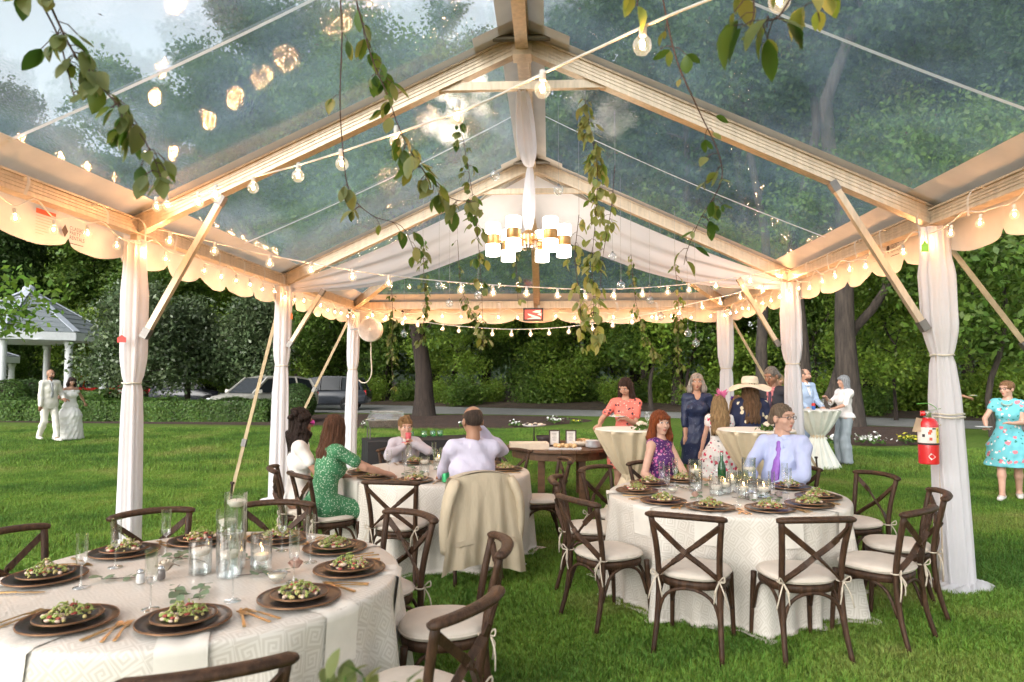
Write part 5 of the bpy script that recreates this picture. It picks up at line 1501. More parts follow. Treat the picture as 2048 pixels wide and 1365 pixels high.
def make_knife():
    t = thing('knife', None, 'knife')
    flat_piece('k', [(-.11,.006,.001),(-.02,.005,.003),(0,.004,.003)], .006).build('handle', m_gold, t)
    flat_piece('b', [(0,.004,.004),(.03,.008,.003),(.09,.008,.002),(.115,.002,.002)], .002).build('blade', m_gold, t); return t
def make_flute():
    t = thing('champagne_flute', None, 'glass')
    MB().lathe([(.0,.1),(.012,.1),(.02,.108),(.0235,.13),(.0235,.235)], 18, cap=False).build('bowl', m_flute, t, 40)
    MB().lathe([(.034,.0),(.033,.002),(.008,.006),(.004,.015),(.0036,.09),(.006,.1)], 14).build('stem', m_flute, t, 40); return t
P_fork, P_knife, P_flute = make_fork(), make_knife(), make_flute()
used0 = set()
def place(proto, loc, rz, label, group):
    if proto.name not in used0:
        used0.add(proto.name); o = proto; o.location = loc; o.rotation_euler = (0,0,rz); o['label'] = label
    else: o = copy_tree(proto, None, loc, rz, label)
    o['group'] = group; return o
def napkin(key, c, th, hang, w, label):
    """cloth strip from under the plate over the table edge"""
    n = 12; pts = []
    L1 = .2; tot = L1+hang
    def fn(a, b):
        s = tot*a; off = (b-.5)*w
        if s < L1: r_, z = TRAD-L1+s+.004, TZ+.004+.004*math.sin(b*9)
        else: r_ = edge_r(key, th, s-L1)+.012; z = TZ-(s-L1)+.002
        e = th+off/max(.5,r_)
        if s >= L1: r_ = max(r_, edge_r(key, e, s-L1)+.008)
        return (r_*math.cos(e), r_*math.sin(e), z)
    m = MB(); m.grid(fn, 18, 6); o = m.build('napkin', m_napkin, None, True, loc=(*c,0))
    tag(o, label, 'napkin', 'napkins hanging from the set tables')
def setting(key, c, deg, tname, hang=.22):
    grp = ' '.join(tname.split()[:2])
    th = R(deg); u = Vector((math.cos(th), math.sin(th), 0)); v = Vector((-u.y, u.x, 0)); C = Vector((*c, TZ+.004)); rz = th+math.pi/2
    p = C+u*.68
    place(P_ch, p, rng.uniform(0,6), 'dark charger plate on the '+tname, 'charger plates on the '+grp)
    place(P_sp, p+Vector((0,0,.0145)), rng.uniform(0,6), 'small dark salad plate on the '+tname, 'salad plates on the '+grp)
    place(P_sal[rng.randrange(4)], p+Vector((0,0,.021)), rng.uniform(0,6), 'chickpea salad on the '+tname, 'salads on the '+grp)
    for k, off in (('inner',-.2),('outer',-.235)): place(P_fork, p+v*off+u*.02, rz+rng.uniform(-.12,.12), k+' gold fork on the '+tname, 'gold forks on the '+grp)
    place(P_knife, p+v*.205+u*.01, rz+rng.uniform(-.1,.1), 'gold knife on the '+tname, 'gold knives on the '+grp)
    place(P_flute, C+u*.46+v*(.16+rng.uniform(-.03,.03)), 0, 'clear champagne flute on the '+tname, 'champagne flutes on the '+grp)
    if hang: napkin(key, c, th+.02, hang, .17, 'cream napkin hanging off the '+tname)
for a, w in ((-105,'over the long napkin'),(-68,'behind the nearest top rail'),(-30,'by the grass-side chair'),(7,'nearest the jacket chair'),(45,'before the chair beside the middle cloth'),(82,'across from the green dress'),(118,'across by the tagged curtain'),(150,'on the lawn side'),(190,'farthest along the lawn side')): setting('L', TL, a, 'front table '+w)
for a, w in ((-97,'before the empty chair'),(-57,'before the man in lavender'),(-135,'before the green dress'),(-165,'before the curly-haired woman'),(119,'before the boy'),(84,'beside the boy'),(50,'nearest the wooden buffet'),(10,'right of the man in lavender')): setting('M', TM, a, 'middle table '+w, hang=.2 if a in (-97,-135) else 0)
for a, w in ((-112,'before the chair left of its twin'),(-78,'before the nicked rail'),(-143,'before the three-quarter-turned chair'),(176,'beside the three-quarter-turned chair'),(140,'nearest the wooden buffet'),(107,'before the red-haired woman'),(62,'before the purple tie'),(27,'beside the purple tie'),(-14,'nearest the extinguisher curtain'),(-46,'before the chair facing the extinguisher')): setting('R', TR, a, 'right table '+w, hang=.2 if a in (-112,-78,-143,-46,27,176) else 0)

# ---------------------------------------------------------------- centrepieces
m_vase = clear_glass('vase_glass', (.98,.99,.99), .06, .02, .8)
m_water = clear_glass('water', (.97,.985,.985), .04, .02, .3)
m_wax = M('candle_wax', (.82,.78,.72), .5, var=.03, emit=(1,.75,.45), estr=.1)
m_flame = glow('candle_flame', (1,.6,.22), 25)
m_euc = [leaf_mesh(M('eucalyptus_leaf', (.2,.27,.16), .6, col2=(.12,.18,.1), trans=.15), 'sprig_leaf', .12, .08, .36)]
m_rose = M('blush_rose', (.62,.4,.32), .7, var=.1); m_rosew = M('cream_rose', (.72,.64,.52), .7, var=.08); m_thistle = M('mauve_rose', (.42,.34,.32), .7)
m_silver2 = M('silver_cap', (.6,.6,.6), .25, metal=.9)
def vase(c, r_, h, water, lit, tname, label):
    t = thing('cylinder_vase', label+' on the '+tname, 'vase', c)
    MB().lathe([(r_,.0),(r_,h),(r_-.003,h),(r_-.003,.008),(0,.008)], 24).build('glass_wall', m_vase, t, 40)
    MB().lathe([(r_-.004,.009),(r_-.004,water),(0,water)], 24).build('water', m_water, t, 40)
    k = thing('floating_candle', 'white floating candle in '+label+' on the '+tname, 'candle', (c[0]+.004, c[1], c[2]+water-.02))
    MB().lathe([(0,0),(r_*.55,.002),(r_*.82,.018),(r_*.84,.03),(r_*.6,.034),(0,.031)], 20).build('wax', m_wax, k, 50)
    MB().tube([(0,0,.03),(.001,0,.043)], .0012, 5).build('wick', m_ink, k)
    if lit: MB().lathe([(0,.04),(.003,.044),(.0042,.05),(.0022,.06),(0,.068)], 8).build('flame', m_flame, k, True)
def rose(c, mat, label, s=.035):
    t = thing('rose_head', label, 'flower', c)
    rd = random.Random(int(c[0]*100))
    for k in range(13):
        a = k*2.4; r_ = s*(.25+.75*k/13); h = s*(1.25-.7*k/13)
        m = MB(); m.grid(lambda u, v: (r_*(.45+.55*v)*math.cos(a+(u-.5)*1.7), r_*(.45+.55*v)*math.sin(a+(u-.5)*1.7), h*v*(1-.12*(2*u-1)**2)+.004), 5, 3)
        m.build('petal', mat, t, True)
def sprigs(c, tname, n, seed, rad=(.16,.44)):
    rd = random.Random(seed); t = thing('eucalyptus_garland', 'loose garland of grey-green leaves lying on the '+tname, 'greenery', (*c, TZ+.006))
    st = MB(); k = 0
    for i in range(n):
        a0 = i*6.28/n+rd.uniform(-.3,.3); p = Vector((rad[0]*1.2*math.cos(a0), rad[0]*1.2*math.sin(a0), .006)); d = a0+rd.uniform(-.9,.9); pts = [p]
        for j in range(4):
            p = p+Vector((math.cos(d)*.06, math.sin(d)*.06, 0)); d += rd.uniform(-.4,.4); pts.append(p)
            for s in (-1,1):
                l = bpy.data.objects.new('leaf', m_euc[0]); COL.objects.link(l); l.parent = t; l.location = p+Vector((0,0,rd.uniform(.003,.02)))
                q = rd.uniform(.035,.06); l.scale = (q,q,q); l.rotation_euler = (rd.uniform(-.5,.5), rd.uniform(-.3,.2), d+s*rd.uniform(.5,1.2))
        st.tube(pts, .0018, 4)
    st.build('stem', m_stem, t)
def shaker(c, label, mat):
    t = thing('shaker', label, 'shaker', c)
    MB().lathe([(.017,0),(.019,.004),(.018,.035),(.013,.044)], 10).build('glass_body', mat, t, 40); MB().lathe([(.0145,.042),(.0145,.052),(.008,.06),(0,.062)], 12).build('cap', m_silver2, t, True)
m_salt = M('salt_glass', (.6,.6,.58), .15, spec=.7); m_pepper = M('pepper_glass', (.16,.14,.13), .15, spec=.7); m_dress = M('dressing', (.72,.66,.5), .4)
def bowl(c, tname):
    t = thing('dressing_bowl', 'small clear glass bowl of pale dressing on the '+tname, 'bowl', c)
    MB().lathe([(.02,0),(.036,.012),(.045,.038),(.0435,.038),(.034,.013),(0,.006)], 20).build('glass_bowl', m_vase, t, True); MB().lathe([(.033,.014),(.041,.028),(0,.029)], 20).build('dressing', m_dress, t, True)
def centre(c, tname, lit, seed, extra):
    z = TZ+.005
    for (dx, dy, r_, h, w, l, lab) in extra: vase((c[0]+dx, c[1]+dy, z), r_, h, w, l, tname, lab)
    sprigs(c, tname, 7, seed)
centre(TL, 'front table', True, 1, [(-.02,.02,.052,.15,.1,False,'short wide glass cylinder'),(.1,.12,.052,.36,.31,False,'tall glass cylinder'),(.14,-.02,.056,.2,.1,False,'mid-height glass cylinder'),(.24,.1,.05,.17,.06,True,'lit glass cylinder'),(.02,.2,.05,.26,.2,False,'second tall glass cylinder')])
centre(TM, 'middle table', True, 2, [(-.1,-.1,.05,.15,.1,False,'short wide glass cylinder'),(.1,-.12,.05,.24,.12,True,'mid glass cylinder'),(.2,.1,.055,.27,.17,True,'tall glass cylinder'),(0,.12,.05,.2,.1,True,'lit back cylinder')])
centre(TR, 'right table', True, 3, [(-.2,.12,.055,.25,.16,True,'tall lit cylinder'),(.22,.1,.055,.27,.18,False,'tall unlit cylinder'),(0,0,.05,.13,.07,True,'short lit cylinder'),(-.08,-.06,.05,.15,.06,False,'short unlit cylinder'),(.26,-.14,.055,.14,.06,True,'low wide lit cylinder'),(.08,.08,.04,.16,.09,True,'slim lit cylinder'),(.12,-.1,.04,.2,.06,True,'slim tall lit cylinder')])
z = TZ+.008
rose((TL[0]-.17, TL[1]-.02, z+.01), m_rosew, 'cream rose among the leaves on the front table', .045); rose((TL[0]+.42, TL[1]+.07, z+.01), m_rose, 'blush rose beside the dressing bowl on the front table', .04)
rose((TR[0]-.27, TR[1]-.2, z), m_rose, 'blush rose on the right table'); rose((TR[0]+.38, TR[1]-.12, z), m_thistle, 'mauve rose on the right table'); rose((TM[0]-.02, TM[1]-.42, z), m_rosew, 'cream rose on the middle table')
shaker((TL[0]-.2, TL[1]-.16, z), 'silver-capped salt shaker on the front table', m_salt); shaker((TL[0]-.14, TL[1]-.1, z), 'silver-capped pepper shaker on the front table', m_pepper)
shaker((TR[0]+.1, TR[1]-.27, z), 'silver-capped pepper shaker on the right table', m_pepper); shaker((TR[0]+.16, TR[1]-.26, z), 'silver-capped salt shaker on the right table', m_salt)
bowl((TL[0]+.4, TL[1]-.1, z), 'front table'); bowl((TR[0]-.4, TR[1]+.02, z), 'right table')
# soda can on the middle table and wine bottle on the right
t = thing('soda_can', 'green soda can on the middle table', 'can', (TM[0]+.2, TM[1]-.72, z))
m_can = M('can_green', (.05,.42,.16), .3, metal=.4)
MB().lathe([(.026,0),(.033,.008),(.033,.105),(.027,.12)], 20).build('can_body', m_can, t, 40); MB().lathe([(.027,.1185),(.026,.121),(0,.1195)], 20).build('lid', m_silver2, t)
t = thing('wine_bottle', 'green glass bottle among the candles on the right table', 'bottle', (TR[0]+.04, TR[1]+.24, z))
m_bottle = M('bottle_green', (.015,.08,.025), .12, spec=.5)
MB().lathe([(.03,0),(.034,.005),(.034,.16),(.03,.19),(.014,.23),(.013,.29)], 18).build('glass_body', m_bottle, t, 40); MB().lathe([(.0145,.27),(.0145,.293),(0,.294)], 12).build('cap', m_silver2, t)

# ---------------------------------------------------------------- cocktail tables
m_satin = M('ivory_satin', (.66,.55,.38), .4, var=.05, scale=4, sheen=.3)
m_satin2 = M('pale_satin', (.72,.74,.66), .45, var=.05, scale=4, sheen=.3)
m_tbtop = M('white_linen', (.78,.74,.68), .7, var=.03)
def cocktail(c, rt, h, tie, label, mat, seed):
    t = thing('cocktail_table', label, 'table', (*c,0)); ph = seed
    def fn(a, b):
        th = a*2*math.pi; z = h*(1-b)
        z = max(z, .008)
        if z > tie: k = (z-tie)/(h-tie); r_ = .115+(rt-.115)*k**.75
        else: k = (tie-z)/tie; r_ = .115+.27*k**1.15
        r_ *= 1+(.07 if b > .02 else 0)*math.sin(14*th+ph)+.04*math.sin(23*th+2*ph)*(b > .02)
        return (r_*math.cos(th), r_*math.sin(th), z)
    MB().grid(fn, 120, 40, closed=True).build('draped_cloth', mat, t, True)
    MB().lathe([(rt+.003,h-.012),(rt+.005,h-.004),(rt,h+.002),(0,h+.003)], 40).build('top', m_tbtop, t, 40)
    MB().lathe([(.118,tie-.06),(.13,tie-.055),(.13,tie+.055),(.118,tie+.06)], 24).build('sash', m_satin, t, True)
    MB().tube([(0,0,0),(0,0,h-.02)], .03, 8).build('pole', m_steel, t)
CT1, CT2, CT3 = (1.2,8.28), (5.2,13.2), (2.63,8.25)
cocktail(CT1, .43, 1.07, .54, 'tall cocktail table in gold satin beside the woman in coral', m_satin, 1)
cocktail(CT2, .4, 1.07, .6, 'tall cocktail table in pale satin on the grass outside the tent', m_satin2, 2)
cocktail(CT3, .43, 1.07, .54, 'tall cocktail table in gold satin behind the man with the purple tie', m_satin, 3)
# posies and bits on them
def posy(c, label):
    t = thing('flower_posy', label, 'flowers', c); rs = np.random.default_rng(int(c[0]*7+3)); rd = random.Random(int(c[0]*9))
    P = rs.normal(0,.055,(60,3)); P[:,2] = np.abs(P[:,2])*.5+.012; V, F = leaf_at(P, .05, rs, .3); np_mesh('foliage', V, F, m_leaf_small, t)
    for k in range(9):
        a = k*2.4; r_ = .02*math.sqrt(k); MB().ball((r_*math.cos(a),r_*math.sin(a),.055+.03*(1-k/9)), (.022,.022,.018), 8, 6).build('bloom', m_rosew, t, True)
posy((CT1[0]+.08, CT1[1]-.22, 1.076), 'white flower posy on the cocktail table by the woman in coral'); posy((CT3[0]+.08, CT3[1]-.2, 1.076), 'white flower posy on the cocktail table behind the purple tie')
def small_plate(c, label, food=True):
    t = thing('small_plate', label, 'plate', c); MB().lathe([(0,.002),(.07,.003),(.1,.012),(.101,.015),(.07,.007),(0,.005)], 26).build('china', m_white, t, True)
    if food:
        for k in range(4): MB().ball((.03*math.cos(k*1.6),.03*math.sin(k*1.6),.018), (.022,.018,.014), 8, 6).build('morsel', m_salad[1 if k % 2 else 3], t, True)
    return t
small_plate((CT1[0]+.24, CT1[1]-.1, 1.076), 'plate of nibbles at the edge of the cocktail table by the red-haired woman')
def wine_glass(c, label):
    t = thing('wine_glass', label, 'glass', c); MB().lathe([(.006,.08),(.03,.1),(.038,.14),(.034,.19)], 16, cap=False).build('bowl', m_flute, t, True); MB().lathe([(.033,0),(.006,.006),(.0035,.02),(.0035,.075),(.007,.082)], 12).build('stem', m_flute, t, True)
wine_glass((CT1[0]+.2, CT1[1]+.12, 1.076), 'stemmed wine glass beside the posy by the woman in coral')
for dx, l in ((.05,'wine glass nearest the can on the pale cocktail table'),(.2,'wine glass nearest the grey-haired woman on the pale cocktail table')): wine_glass((CT2[0]+dx, CT2[1]-.1, 1.076), l)
t = thing('soda_can', 'blue and red soda can on the pale cocktail table', 'can', (CT2[0]-.12, CT2[1]-.15, 1.076)); MB().lathe([(.026,0),(.033,.008),(.033,.07)], 16).build('can_body', M('can_blue', (.03,.12,.4), .3), t, 40); MB().lathe([(.0331,.07),(.033,.105),(.027,.12),(0,.12)], 16).build('can_top', m_tagred, t, 40)

# ---------------------------------------------------------------- buffet tables
m_farm = M('farm_oak', (.17,.085,.04), .5, scale=3, col2=(.08,.04,.02), bump=.2, bscale=20, stretch=(1,9,9))
bc = (.38, 9.55); bz = .745
t = thing('buffet_table', 'round dark wooden farm table holding the buffet', 'table', (*bc,0))
for k in range(8):
    x0, x1 = -.74+.185*k, -.74+.185*(k+1)-.006; P = []
    for x in (x0, (x0*2+x1)/3, (x0+2*x1)/3, x1): P.append((x, math.sqrt(max(.004, .742**2-x*x))))
    MB().poly([(x,-y,bz-.035) for x,y in P]+[(x,y,bz-.035) for x,y in P[::-1]], (0,0,.035)).build('plank', m_farm, t)
m = MB()
for k in range(24):
    a0, a1 = k*math.pi/12, (k+1)*math.pi/12; m.bar((.66*math.cos(a0),.66*math.sin(a0),bz-.09), (.66*math.cos(a1),.66*math.sin(a1),bz-.09), .025, .1)
m.build('apron', m_farm, t)
for a in (-115,-65,65,115,0,180):
    if a in (0,180): continue
    MB().box((.6*math.cos(R(a))*1.05,.6*math.sin(R(a))*.9,(bz-.04)/2), (.085,.085,bz-.04)).build('leg', m_farm, t)
def bput(u, v, y): q = at(u, v, y=y); return (q[0], q[1], bz+.002)
q = bput(1058, 888, 9.1); t = thing('wooden_tray', 'pale wooden tray box at the front of the buffet', 'tray', q, R(6))
m_pine = M('pale_pine', (.68,.58,.46), .6, var=.06)
for c, d in (((0,-.14,.04),(.5,.02,.08)),((0,.14,.04),(.5,.02,.08)),((-.24,0,.04),(.02,.26,.08)),((.24,0,.04),(.02,.26,.08))): MB().box(c, d).build('side', m_pine, t)
MB().box((0,0,.006), (.46,.26,.012)).build('base', m_pine, t)
q = bput(1130, 896, 9.05); t = thing('bread_platter', 'white rectangular platter of golden rolls on the buffet', 'platter', q)
MB().box((0,0,.008), (.4,.22,.016), top=1.06).build('dish', m_white, t)
t = None
m_roll = M('golden_roll', (.5,.27,.09), .55, col2=(.68,.5,.28), scale=20)
for k in range(6): tag(MB().ball((0,0,.032), (.036,.032,.03), 10, 7).build('bread_roll', m_roll, None, True, loc=(q[0]-.12+.048*k, q[1]+.03*(-1)**k, q[2]+.014)), 'small golden bread roll on the white platter', 'bread', 'rolls on the white platter')
m_paper = M('card_paper', (.75,.72,.68), .7)
for u, l in ((1109,'left black-framed menu card on the buffet'),(1142,'right black-framed menu card on the buffet')):
    q = bput(u, 885, 9.42); t = thing('framed_card', l, 'frame', q, R(-4))
    for c, d in (((0,0,.21),(.15,.015,.018)),((0,0,.009),(.15,.015,.018)),((-.066,0,.11),(.018,.015,.184)),((.066,0,.11),(.018,.015,.184))): MB().box(c, d).build('frame_bar', m_signframe, t)
    MB().box((0,.002,.11), (.114,.006,.184)).build('card', m_paper, t)
    for k in range(6): MB().box((0,-.003,.17-.018*k), (.06-.008*(k % 3),.002,.003)).build('print_line', m_ink, t)
    MB().bar((0,.01,.15), (0,.1,.004), .03, .006).build('easel_leg', m_signframe, t)
q = bput(1186, 893, 9.25)
for k in range(6): tag(MB().lathe([(0,.002),(.06,.002),(.1,.014),(.1,.018),(.06,.008),(0,.007)], 26).build('stacked_plate', m_white, None, True, loc=(q[0],q[1],q[2]+.016*k)), 'white side plate in the stack at the end of the buffet', 'plate', 'stacked side plates on the buffet')
q = bput(1165, 884, 9.5); t = thing('cracker_basket', 'cream basket heaped with crackers behind the stacked plates', 'basket', q)
MB().lathe([(.11,0),(.15,.03),(.165,.07),(.155,.07),(.1,.02),(0,.02)], 24).build('basket_wall', m_pine, t, True)
for k in range(24): a = k*2.4; r_ = .03*math.sqrt(k)*.95; MB().box((r_*math.cos(a),r_*math.sin(a),.09-.0013*k), (.05,.035,.006), rot=Matrix.Rotation(a,3,'Z') @ Matrix.Rotation(.5,3,'X')).build('cracker', m_roll, t)
q = bput(1068, 880, 9.8); t = thing('cake_stand', 'black tiered stand holding white dishes at the back of the buffet', 'stand', q)
MB().lathe([(.09,0),(.09,.008),(.012,.02),(.008,.2),(.012,.24)], 16).build('stand_post', m_ink, t, 40); MB().lathe([(0,.24),(.15,.242),(.17,.262),(.172,.266),(.15,.25),(0,.248)], 26).build('upper_dish', m_white, t, True)
for k in range(9): a = k*.7; MB().ball((.1*math.cos(a),.1*math.sin(a),.268), (.03,.025,.018), 8, 6).build('fruit', m_ink if k % 2 else m_rosew, t, True)
q = bput(1035, 882, 9.75); small_plate(q, 'white dish of pastries left on the buffet'); q = bput(1090, 884, 9.65)
t = thing('black_bowl', 'black serving bowl behind the menu cards', 'bowl', q); MB().lathe([(.06,0),(.1,.05),(.13,.12),(.125,.12),(.09,.05),(0,.012)], 22).build('bowl_wall', m_ink, t, True)
# black-clothed buffet with chafing dish
m_blackcloth = M('black_cloth', (.012,.012,.014), .8, bump=.1, bscale=8)
kc = (-1.55, 10.35, 0); kr = R(22)
t = thing('black_buffet', 'long buffet table under a black floor-length cloth', 'table', kc, kr)
m = MB(); n = 40
def kf(a, b):
    per = a*4; k = int(per) % 4; f = per-int(per)
    cs_ = [(-.98,-.38),(.98,-.38),(.98,.38),(-.98,.38)]; p0, p1 = cs_[k], cs_[(k+1) % 4]; x, y = p0[0]+(p1[0]-p0[0])*f, p0[1]+(p1[1]-p0[1])*f
    w = .02*math.sin(a*90)*b+.02*b; return (x*(1+w), y*(1+w*2), .76*(1-b)+.006)
m.grid(kf, 120, 6, closed=True); m.add([(-.98,-.38,.766),(.98,-.38,.766),(.98,.38,.766),(-.98,.38,.766)], [(0,1,2,3)]); m.build('black_cloth', m_blackcloth, t, 40)
for x in (-.85,.85): MB().box((x,0,.37), (.05,.6,.74)).build('trestle', m_steel, t)
q = at(771, 870, y=10.25)
t = thing('chafing_dish', 'steel chafing dish with glass lid on the black buffet', 'serving dish', (q[0], 10.3, .768), kr)
m_lid = clear_glass('lid_glass', (.95,.97,.97), .12, .05, .6, haze=.1)
MB().box((0,0,.22), (.56,.34,.09), top=1.04).build('pan', m_chrome, t); MB().box((0,0,.273), (.62,.4,.014)).build('pan_rim', m_chrome, t)
MB().box((0,0,.335), (.54,.32,.11), top=.82).build('lid', m_lid, t); m = MB()
for x0, x1, y in ((-.27,.27,-.16),(-.27,.27,.16)): m.bar((x0,y,.282), (x1,y,.282), .02, .02); m.bar((x0*.82,y*.82,.39), (x1*.82,y*.82,.39), .016, .016)
for x in (-.27,.27): m.bar((x,-.16,.282), (x,.16,.282), .02, .02); m.bar((x*.82,-.13,.39), (x*.82,.13,.39), .016, .016)
m.build('lid_frame', m_chrome, t)
for x in (-.26,.26):
    for y in (-.15,.15): MB().bar((x,y,0), (x,y,.19), .018, .018).build('leg', m_steel, t)
MB().tube([(-.2,-.19,.28),(-.26,-.22,.3),(-.33,-.2,.285)], .006, 6).build('handle', m_chrome, t)
m_greenrim = clear_glass('green_tumbler', (.7,.95,.75), .1, .02, .6)
for k, (u, y) in enumerate(((822,10.35),(848,10.45),(866,10.55),(880,10.6))):
    q = at(u, 882, y=y); t = tag(MB().lathe([(.035,0),(.042,.005),(.045,.09),(.042,.09),(.036,.008),(0,.006)], 18).build('green_tumbler', m_greenrim, None, True, loc=(q[0], y, .768)), 'low green-tinted glass tumbler on the black buffet', 'glass', 'green glass tumblers on the black buffet')
# ---------------------------------------------------------------- people: smooth-blended figures
def V3(*a): return np.array(a, float)
def unit(v): v = np.asarray(v, float); return v/(np.linalg.norm(v)+1e-9)
def surface_nets(f, org, h):
    nx, ny, nz = f.shape; ins = f < 0
    c = ins[:-1,:-1,:-1].astype(np.int8)
    for dx in (0,1):
        for dy in (0,1):
            for dz in (0,1):
                if dx+dy+dz: c = c+ins[dx:nx-1+dx, dy:ny-1+dy, dz:nz-1+dz]
    act = (c > 0) & (c < 8)
    I = np.argwhere(act)
    if len(I) == 0: return np.zeros((0,3)), np.zeros((0,4), int)
    idx = -np.ones(act.shape, np.int32); idx[act] = np.arange(len(I))
    cor = [(0,0,0),(1,0,0),(0,1,0),(1,1,0),(0,0,1),(1,0,1),(0,1,1),(1,1,1)]
    val = [f[I[:,0]+a, I[:,1]+b, I[:,2]+d] for a, b, d in cor]
    acc = np.zeros((len(I),3)); cnt = np.zeros(len(I))
    for i, j in ((0,1),(2,3),(4,5),(6,7),(0,2),(1,3),(4,6),(5,7),(0,4),(1,5),(2,6),(3,7)):
        a, b = val[i], val[j]; m = (a < 0) != (b < 0)
        t = np.where(m, a/np.where(m, a-b, 1), 0)
        p = np.array(cor[i])+t[:,None]*(np.array(cor[j])-np.array(cor[i]))
        acc += np.where(m[:,None], p, 0); cnt += m
    V = org+(I+acc/cnt[:,None])*h
    F = []
    for ax in range(3):
        a0 = [slice(None)]*3; a1 = [slice(None)]*3; a0[ax] = slice(0,-1); a1[ax] = slice(1,None)
        s0, s1 = ins[tuple(a0)], ins[tuple(a1)]
        E = np.argwhere(s0 != s1); 
        o1, o2 = [(1,2),(2,0),(0,1)][ax]
        ok = (E[:,o1] > 0) & (E[:,o2] > 0) & (E[:,o1] < f.shape[o1]-1) & (E[:,o2] < f.shape[o2]-1)
        E = E[ok]; fl = s0[tuple(E.T)]
        def cell(d1, d2):
            q = E.copy(); q[:,o1] -= d1; q[:,o2] -= d2; return idx[tuple(q.T)]
        Q = np.stack([cell(1,1), cell(0,1), cell(0,0), cell(1,0)], 1)
        Q[~fl] = Q[~fl][:, ::-1]; F.append(Q)
    return V, np.concatenate(F)

def prim_box(p):
    m = max(p['ra'], p['rb'])*max(1, p['w'])
    return np.minimum(p['a'], p['b'])-m, np.maximum(p['a'], p['b'])+m
def cap(a, b, ra, rb=None, w=1, S=None, k=.03, sub=False):
    """tapered capsule; w widens it along the axis S"""
    return dict(a=np.asarray(a,float), b=np.asarray(b,float), ra=ra, rb=ra if rb is None else rb, w=w, S=None if S is None else unit(S), k=k, sub=sub)
def ell(c, r, S=(1,0,0), U=(0,0,1), k=.02, sub=False):
    """ellipsoid with radii along S, S x U ..., U"""
    S = unit(S); U = unit(U); Fw = np.cross(U, S)
    return dict(e=True, a=np.asarray(c,float), b=np.asarray(c,float), ra=max(r), rb=max(r), w=1, M=np.stack([S,Fw,U]), r=np.asarray(r,float), k=k, sub=sub)
def pdist(p, X):
    if p.get('e'):
        q = (X-p['a']) @ p['M'].T; n = q/p['r']; l = np.linalg.norm(n, axis=-1)+1e-9
        return (l-1)*l/(np.linalg.norm(n/p['r'], axis=-1)+1e-9)
    ab = p['b']-p['a']; L2 = ab @ ab+1e-12; d = X-p['a']
    t = np.clip((d @ ab)/L2, 0, 1); d = d-t[...,None]*ab
    if p['S'] is not None and p['w'] != 1:
        s = d @ p['S']; d = d-p['S']*(s*(1-1/p['w']))[...,None]
    return np.linalg.norm(d, axis=-1)-(p['ra']+(p['rb']-p['ra'])*t)
def sdf_mesh(prims, h, cuts=(), wrinkle=0, wf=18, strand=0, strand_c=None, shell=None):
    """cuts: (point, normal) keep the side the normal points away from"""
    lo = np.min([prim_box(p)[0] for p in prims if not p['sub']], 0)-4*h-.02; hi = np.max([prim_box(p)[1] for p in prims if not p['sub']], 0)+4*h+.02
    n = np.maximum(4, np.ceil((hi-lo)/h).astype(int))
    f = np.full(n, .5, np.float32)
    for p in prims:
        pl, ph = prim_box(p); pad = p['k']+3*h
        i0 = np.clip(np.floor((pl-pad-lo)/h).astype(int), 0, n-1); i1 = np.clip(np.ceil((ph+pad-lo)/h).astype(int)+1, 1, n)
        if (i1 <= i0).any(): continue
        ax = [lo[j]+h*np.arange(i0[j], i1[j]) for j in range(3)]
        X = np.stack(np.meshgrid(*ax, indexing='ij'), -1)
        d = pdist(p, X).astype(np.float32); sl = tuple(slice(i0[j], i1[j]) for j in range(3)); o = f[sl]; k = p['k']
        if p['sub']:
            hh = np.maximum(k-np.abs(o+d), 0)/k; f[sl] = np.maximum(o, -d)+hh*hh*k*.25
        else:
            hh = np.maximum(k-np.abs(o-d), 0)/k; f[sl] = np.minimum(o, d)-hh*hh*k*.25
    if wrinkle or strand or len(cuts):
        ax = [lo[j]+h*np.arange(n[j]) for j in range(3)]
        X, Y, Z = np.meshgrid(*ax, indexing='ij', sparse=True)
        if wrinkle:
            f += (wrinkle*(np.sin(wf*(X*.8+Y*.5)+6*np.sin(Z*7+X*5))*np.sin(wf*.7*Z+3*np.sin(X*9))+.6*np.sin(wf*1.9*(X+.4*Z)+Y*wf))).astype(np.float32)
        if strand:
            th = np.arctan2(X-strand_c[0], Y-strand_c[1])
            f += (strand*(np.sin(19*th+5*np.sin(Z*11))+.7*np.sin(37*th+Z*23)+.5*np.sin(61*th-Z*31))).astype(np.float32)
        for (q, nn) in cuts:
            nn = unit(nn); d = (X-q[0])*nn[0]+(Y-q[1])*nn[1]+(Z-q[2])*nn[2]
            f = np.maximum(f, d.astype(np.float32))
    f[0] = f[-1] = .5; f[:,0] = f[:,-1] = .5; f[:,:,0] = f[:,:,-1] = .5
    return surface_nets(f, lo, h)
def ik(A, T, l1, l2, hint):
    A, T = np.asarray(A,float), np.asarray(T,float); d = T-A; L = np.linalg.norm(d); L_ = min(L, (l1+l2)*.998); u = d/(L+1e-9)
    T = A+u*L_; a = (l1*l1-l2*l2+L_*L_)/(2*L_); h = math.sqrt(max(0, l1*l1-a*a))
    hn = np.asarray(hint,float); hn = hn-u*(hn@u); hn = unit(hn)
    return A+u*a+hn*h, T
m_eyew = M('eye_white', (.75,.72,.7), .3); m_iris = M('iris', (.05,.035,.03), .3)
SKIN = {}
def skin(tone):
    if tone not in SKIN:
        c = {'fair': (.55,.33,.245), 'light': (.49,.28,.195), 'tan': (.36,.19,.12), 'warm': (.44,.24,.16)}[tone]
        SKIN[tone] = (M('skin_'+tone, c, .5, var=.06, scale=12, spec=.35), M('lips_'+tone, (c[0]*.75, c[1]*.42, c[2]*.42), .45))
    return SKIN[tone]
HAIR = {}
